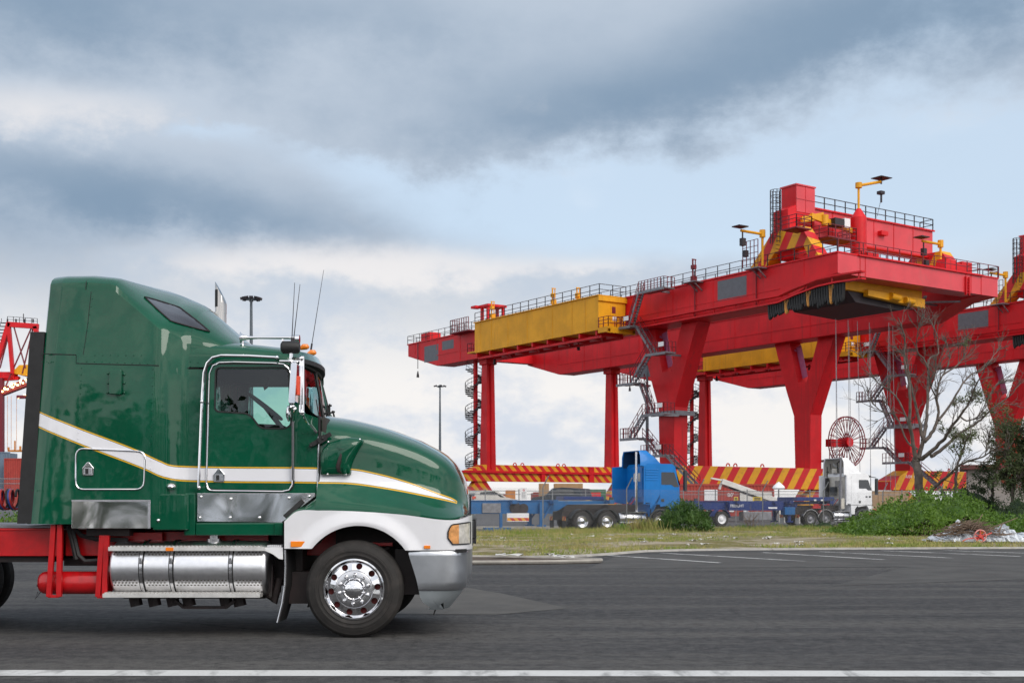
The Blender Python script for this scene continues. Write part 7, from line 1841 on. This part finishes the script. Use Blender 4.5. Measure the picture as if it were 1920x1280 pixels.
for _ in range(18):
    c = W(uni(1872, 1950), uni(812, 920), 59.5 - uni(.5, 1.4)) - o0
    for k in range(7): leaf(fl, c + Vector((gau(0, .05), gau(0, .05), gau(0, .05))), .10, .05, 0)
fl.build('red_flowers', M['flower_red'], ft_, smooth=0, fix=False)
random.seed(12)
t = thing('dead_shrub', 'leafless dead shrub on the verge below the navy trailer', 'shrub', (PX(1408, 66.5), 66.5, gz(66.5)))
b = MB()
for k in range(9): grow(b, Vector((gau(0, .05), gau(0, .05), 0)), Vector((gau(0, .45), gau(0, .3), 1)), uni(.8, 1.25), .012, 2, .2, .15)
b.build('twigs', M['dry_twig'], t)

# ---- grass on the verge
random.seed(77)
def dens(x, y): return .5 + .5 * (sin(x * .55 + 1.3 * sin(y * .5)) * .6 + sin(x * .23 - y * .41 + 2) * .5 + sin(x * 1.7 + y * 1.1) * .25)
b = MB(); cnt = 0
while cnt < 23000:
    x = uni(-4, 36); f = rnd(); y0 = smooth_interp(front, x) + .5; y1 = min(fence_at(x) + .9, 88); y = lerp(y0, y1, f ** 1.4)
    if abs((x) / y) > .45: continue
    dn = (dens(x, y) - .22) * 1.2 * (1.0 if f > .25 else .5) + (.4 if f > .75 else 0)
    if rnd() > dn: continue
    cnt += 1; z = gz(y) + .03; tall = uni(.05, .16) * (1.9 if (f > .80 and rnd() < .6) else 1.0)
    for k in range(3):
        a = uni(0, 6.28); w = uni(.010, .022); lean = uni(.02, .12) + tall * .2; cx, cy = x + gau(0, .05), y + gau(0, .05)
        i = len(b.v); b.v += [(cx - w * cos(a), cy - w * sin(a), z), (cx + w * cos(a), cy + w * sin(a), z), (cx + lean * sin(a * 3.1), cy + lean * cos(a * 2.3), z + tall)]
        b.f.append((i, i + 1, i + 2))
tag(b.build('verge_grass', M['grass'], None, smooth=0, fix=False), 'patchy dry and green grass on the verge between car park and fence', 'grass', kind='stuff')
random.seed(78)
for k, (px, Yq, n, h) in enumerate(((1205, 60.6, 260, .75), (1235, 61.4, 130, .6), (1150, 60.8, 120, .5), (1000, 58, 120, .35), (1068, 58.5, 160, .35), (1100, 57.5, 100, .3), (1440, 66.5, 140, .4), (950, 56.5, 140, .35), (1310, 61.5, 90, .35))):
    labs = ['tallest tuft of dry yellow grass before the blue truck fuel tank', 'dry grass tuft between the fuel tank and front wheel of the blue truck', 'short dry grass tuft below the second rear wheel of the blue truck', 'low grass tuft just left of the first bent-top fence post', 'low grass tuft below the first rear wheel of the blue truck', 'low green grass tuft on the verge below the blue truck mudguards', 'dry grass tuft below the grey locker of the navy trailer', 'low grass tuft on the verge nearest the green bonnet', 'short grass tuft right of the dark bush before the blue cab']
    t = thing('grass_tuft', labs[k], 'grass tuft', (PX(px, Yq), Yq, gz(Yq) + .02), 0, 'grass tufts along the fence')
    b = MB()
    for _ in range(n):
        x, y = gau(0, .42), gau(0, .15); a = uni(0, 6.28); w = uni(.008, .014); hh = h * uni(.4, 1.1); l_ = hh * .35
        i = len(b.v); b.v += [(x - w, y, 0), (x + w, y, 0), (x + l_ * cos(a) * .5, y + l_ * sin(a) * .5, hh * .65), (x + l_ * cos(a), y + l_ * sin(a), hh)]; b.f += [(i, i + 1, i + 2), (i, i + 2, i + 3)]
    b.build('blades', M['grass'], t, smooth=0, fix=False)
# ---- rubbish: plastic sheet, twig heap, red trolley wheel
random.seed(40)
Ys = 45.2; xa, xb = PX(1738, Ys), PX(1945, Ys)
t = thing('plastic_sheet', 'crumpled pale plastic sheet on the verge at the right, with a twig heap on it', 'plastic sheet', ((xa + xb) / 2, Ys, .05))
M['plastic_pale'] = pm('pale_plastic', (.66, .69, .73), .40, 0, .12, 4, coat=.3)
b = MB(); nu, nv = 90, 22; ph = [uni(0, 6) for _ in range(12)]
hp = [(0, .02), (.12, .16), (.22, .38), (.30, .58), (.36, .48), (.45, .34), (.55, .30), (.66, .42), (.74, .46), (.84, .24), (.92, .12), (1, .05)]
def sheet_z(u, v):
    e = sin(pi * v) ** .6; w_ = 0
    for k in range(6): w_ += sin(u * (30 + 23 * k) + ph[k] + v * (7 + 5 * k) * (1 if k % 2 else -1)) / (1 + .7 * k)
    return max(.0, interp(hp, u) * e * (1 + .15 * w_) + .028 * w_ * e + .02)
b.v = [(lerp(xa, xb, i / nu) - t.location.x + .05 * sin(j * 2.1 + i * .7), -1.0 + 2.3 * j / nv + .10 * sin(i * .55 + ph[7]) + .08 * sin(i * 1.7), sheet_z(i / nu, j / nv)) for i in range(nu + 1) for j in range(nv + 1)]
b.f = [(i*(nv+1)+j, (i+1)*(nv+1)+j, (i+1)*(nv+1)+j+1, i*(nv+1)+j+1) for i in range(nu) for j in range(nv)]
b.build('film', M['plastic_pale'], t, smooth=25)
t = thing('twig_heap', 'heap of brown dry twigs and branches lying on the plastic sheet', 'twigs', (PX(1800, 44.9), 44.9, .3)); b = MB()
for k in range(260):
    x = gau(0, .55); y = gau(-.35, .25); z = max(.0, .34 - abs(x) * .32 + gau(0, .09)); a = gau(.1, .5); L = uni(.25, .8)
    b.tube([(x, y, z), (x + L * .5 * cos(a), y + gau(0, .1), z + L * .5 * sin(a) * .5 + gau(0, .03)), (x + L * cos(a), y + gau(0, .15), z + L * sin(a) * .5)], [.014, .011, .006], 4)
for p, q in (((.9, -.3, .2), (2.0, -.2, .62)), ((.3, -.2, .3), (.75, -.2, .75)), ((1.0, -.6, .05), (1.7, -.7, .02)), ((-1.2, -.7, .0), (.2, -.6, .1)), ((1.2, -.5, .1), (1.4, -.4, .45))): b.tube([p, tuple(lerp(u, v, .5) + gau(0, .04) for u, v in zip(p, q)), q], [.035, .028, .014], 6)
b.build('twigs', M['dry_twig'], t)
t = thing('red_trolley', 'small red wheeled frame lying on its side by the plastic sheet', 'trolley', (PX(1838, 43.9), 43.9, .06))
M['toy_red'] = pm('faded_red_plastic', (.62, .07, .06), .4); M['toy_pink'] = pm('pink_plastic', (.60, .24, .22), .45)
b = MB(); b.tube([(.21 * cos(2*pi*k/28), .02 * sin(k), .22 + .21 * sin(2*pi*k/28)) for k in range(28)], .026, 8, closed=True); wq = b.build('wheel_rim', M['toy_pink'], t)
b = MB()
for k in range(5): a = 2*pi*k/5 + .3; b.beam((0, 0, .22), (.2 * cos(a), 0, .22 + .2 * sin(a)), .03, .05, up=(0, 1, 0))
b.cyl((0, -.05, .22), (0, .05, .22), .06, 14); b.build('spokes', M['toy_red'], wq)
b = MB(); b.tube([(-.45, .05, .12), (-.1, .03, .16), (.15, .06, .2), (.32, .1, .28), (.45, .12, .33)], .024, 6); b.tube([(-.45, .05, .12), (-.62, .03, .04)], .02, 6); b.box(-.16, .14, .04, .12, .1, .2); b.build('frame', M['toy_red'], t)
b = MB(); b.box(-.02, .14, .03, .1, .29, .38); b.build('orange_cap', M['contorange'], t, bevel=.02)
random.seed(52)
for k in range(26):
    px = random.choice((uni(1060, 1340), uni(900, 1700), uni(1150, 1500))); Yq = uni(39, 54) if px > 1050 else uni(34, 50)
    x = PX(px, Yq); 
    if Yq < smooth_interp(front, x) + .4: continue
    b = MB(); w = uni(.06, .17); n = 6
    hs = [[uni(.0, .07) + .03 for _ in range(5)] for _ in range(7)]
    b.v = [((i - 3) / 3 * w + gau(0, .01), (j - 2) / 2 * w * .7 + gau(0, .01), hs[i][j]) for i in range(7) for j in range(5)]; b.f = [(i*5+j, (i+1)*5+j, (i+1)*5+j+1, i*5+j+1) for i in range(6) for j in range(4)]
    o = b.build('litter', M['conc_white'], None, smooth=30); o.location = (x, Yq, gz(Yq) + .05); o.rotation_euler = (0, 0, uni(0, 3))
    tag(o, 'crumpled scrap of white litter lying on the verge', 'litter', 'scraps of white litter on the verge')
for px, py, w in ((955, 1050, .35), (1045, 1052, .2), (1060, 1054, .22), (940, 1049, .15), (1030, 1049, .12)):
    b = MB(); b.v = [((i - 3) / 3 * w, (j - 2) / 2 * w * .5, .02 + uni(0, .06)) for i in range(7) for j in range(5)]; b.f = [(i*5+j, (i+1)*5+j, (i+1)*5+j+1, i*5+j+1) for i in range(6) for j in range(4)]
    o = b.build('paper_scrap', M['conc_white'], None, smooth=30); o.location = (*G(px, py), .10); tag(o, 'pale scrap of paper on the mulched traffic island', 'litter', 'paper scraps on the traffic island')
# ---- the trees across the road, behind the viewer: they darken the lower half of the paintwork
random.seed(60); b = MB()
for k in range(60):
    x = lerp(-75, 75, k / 59) + gau(0, 1); y = -44 + gau(0, 2.5); h = uni(6.0, 8.6)
    b.tube([(x, y, 0), (x, y, h * .7)], .2, 5)
    for _ in range(420):
        z = uni(.3, h); rr = 1.7 * sqrt(max(.05, 1 - ((z - h * .5) / (h * .55)) ** 2)); leaf(b, Vector((x + gau(0, .6) * rr, y + gau(0, .6) * rr, z)), uni(.35, .65), .35, 0)
tag(b.build('treeline', M['leaf_dark'], None, smooth=0, fix=False), 'row of dark trees across the road behind the viewer', 'trees', kind='stuff')
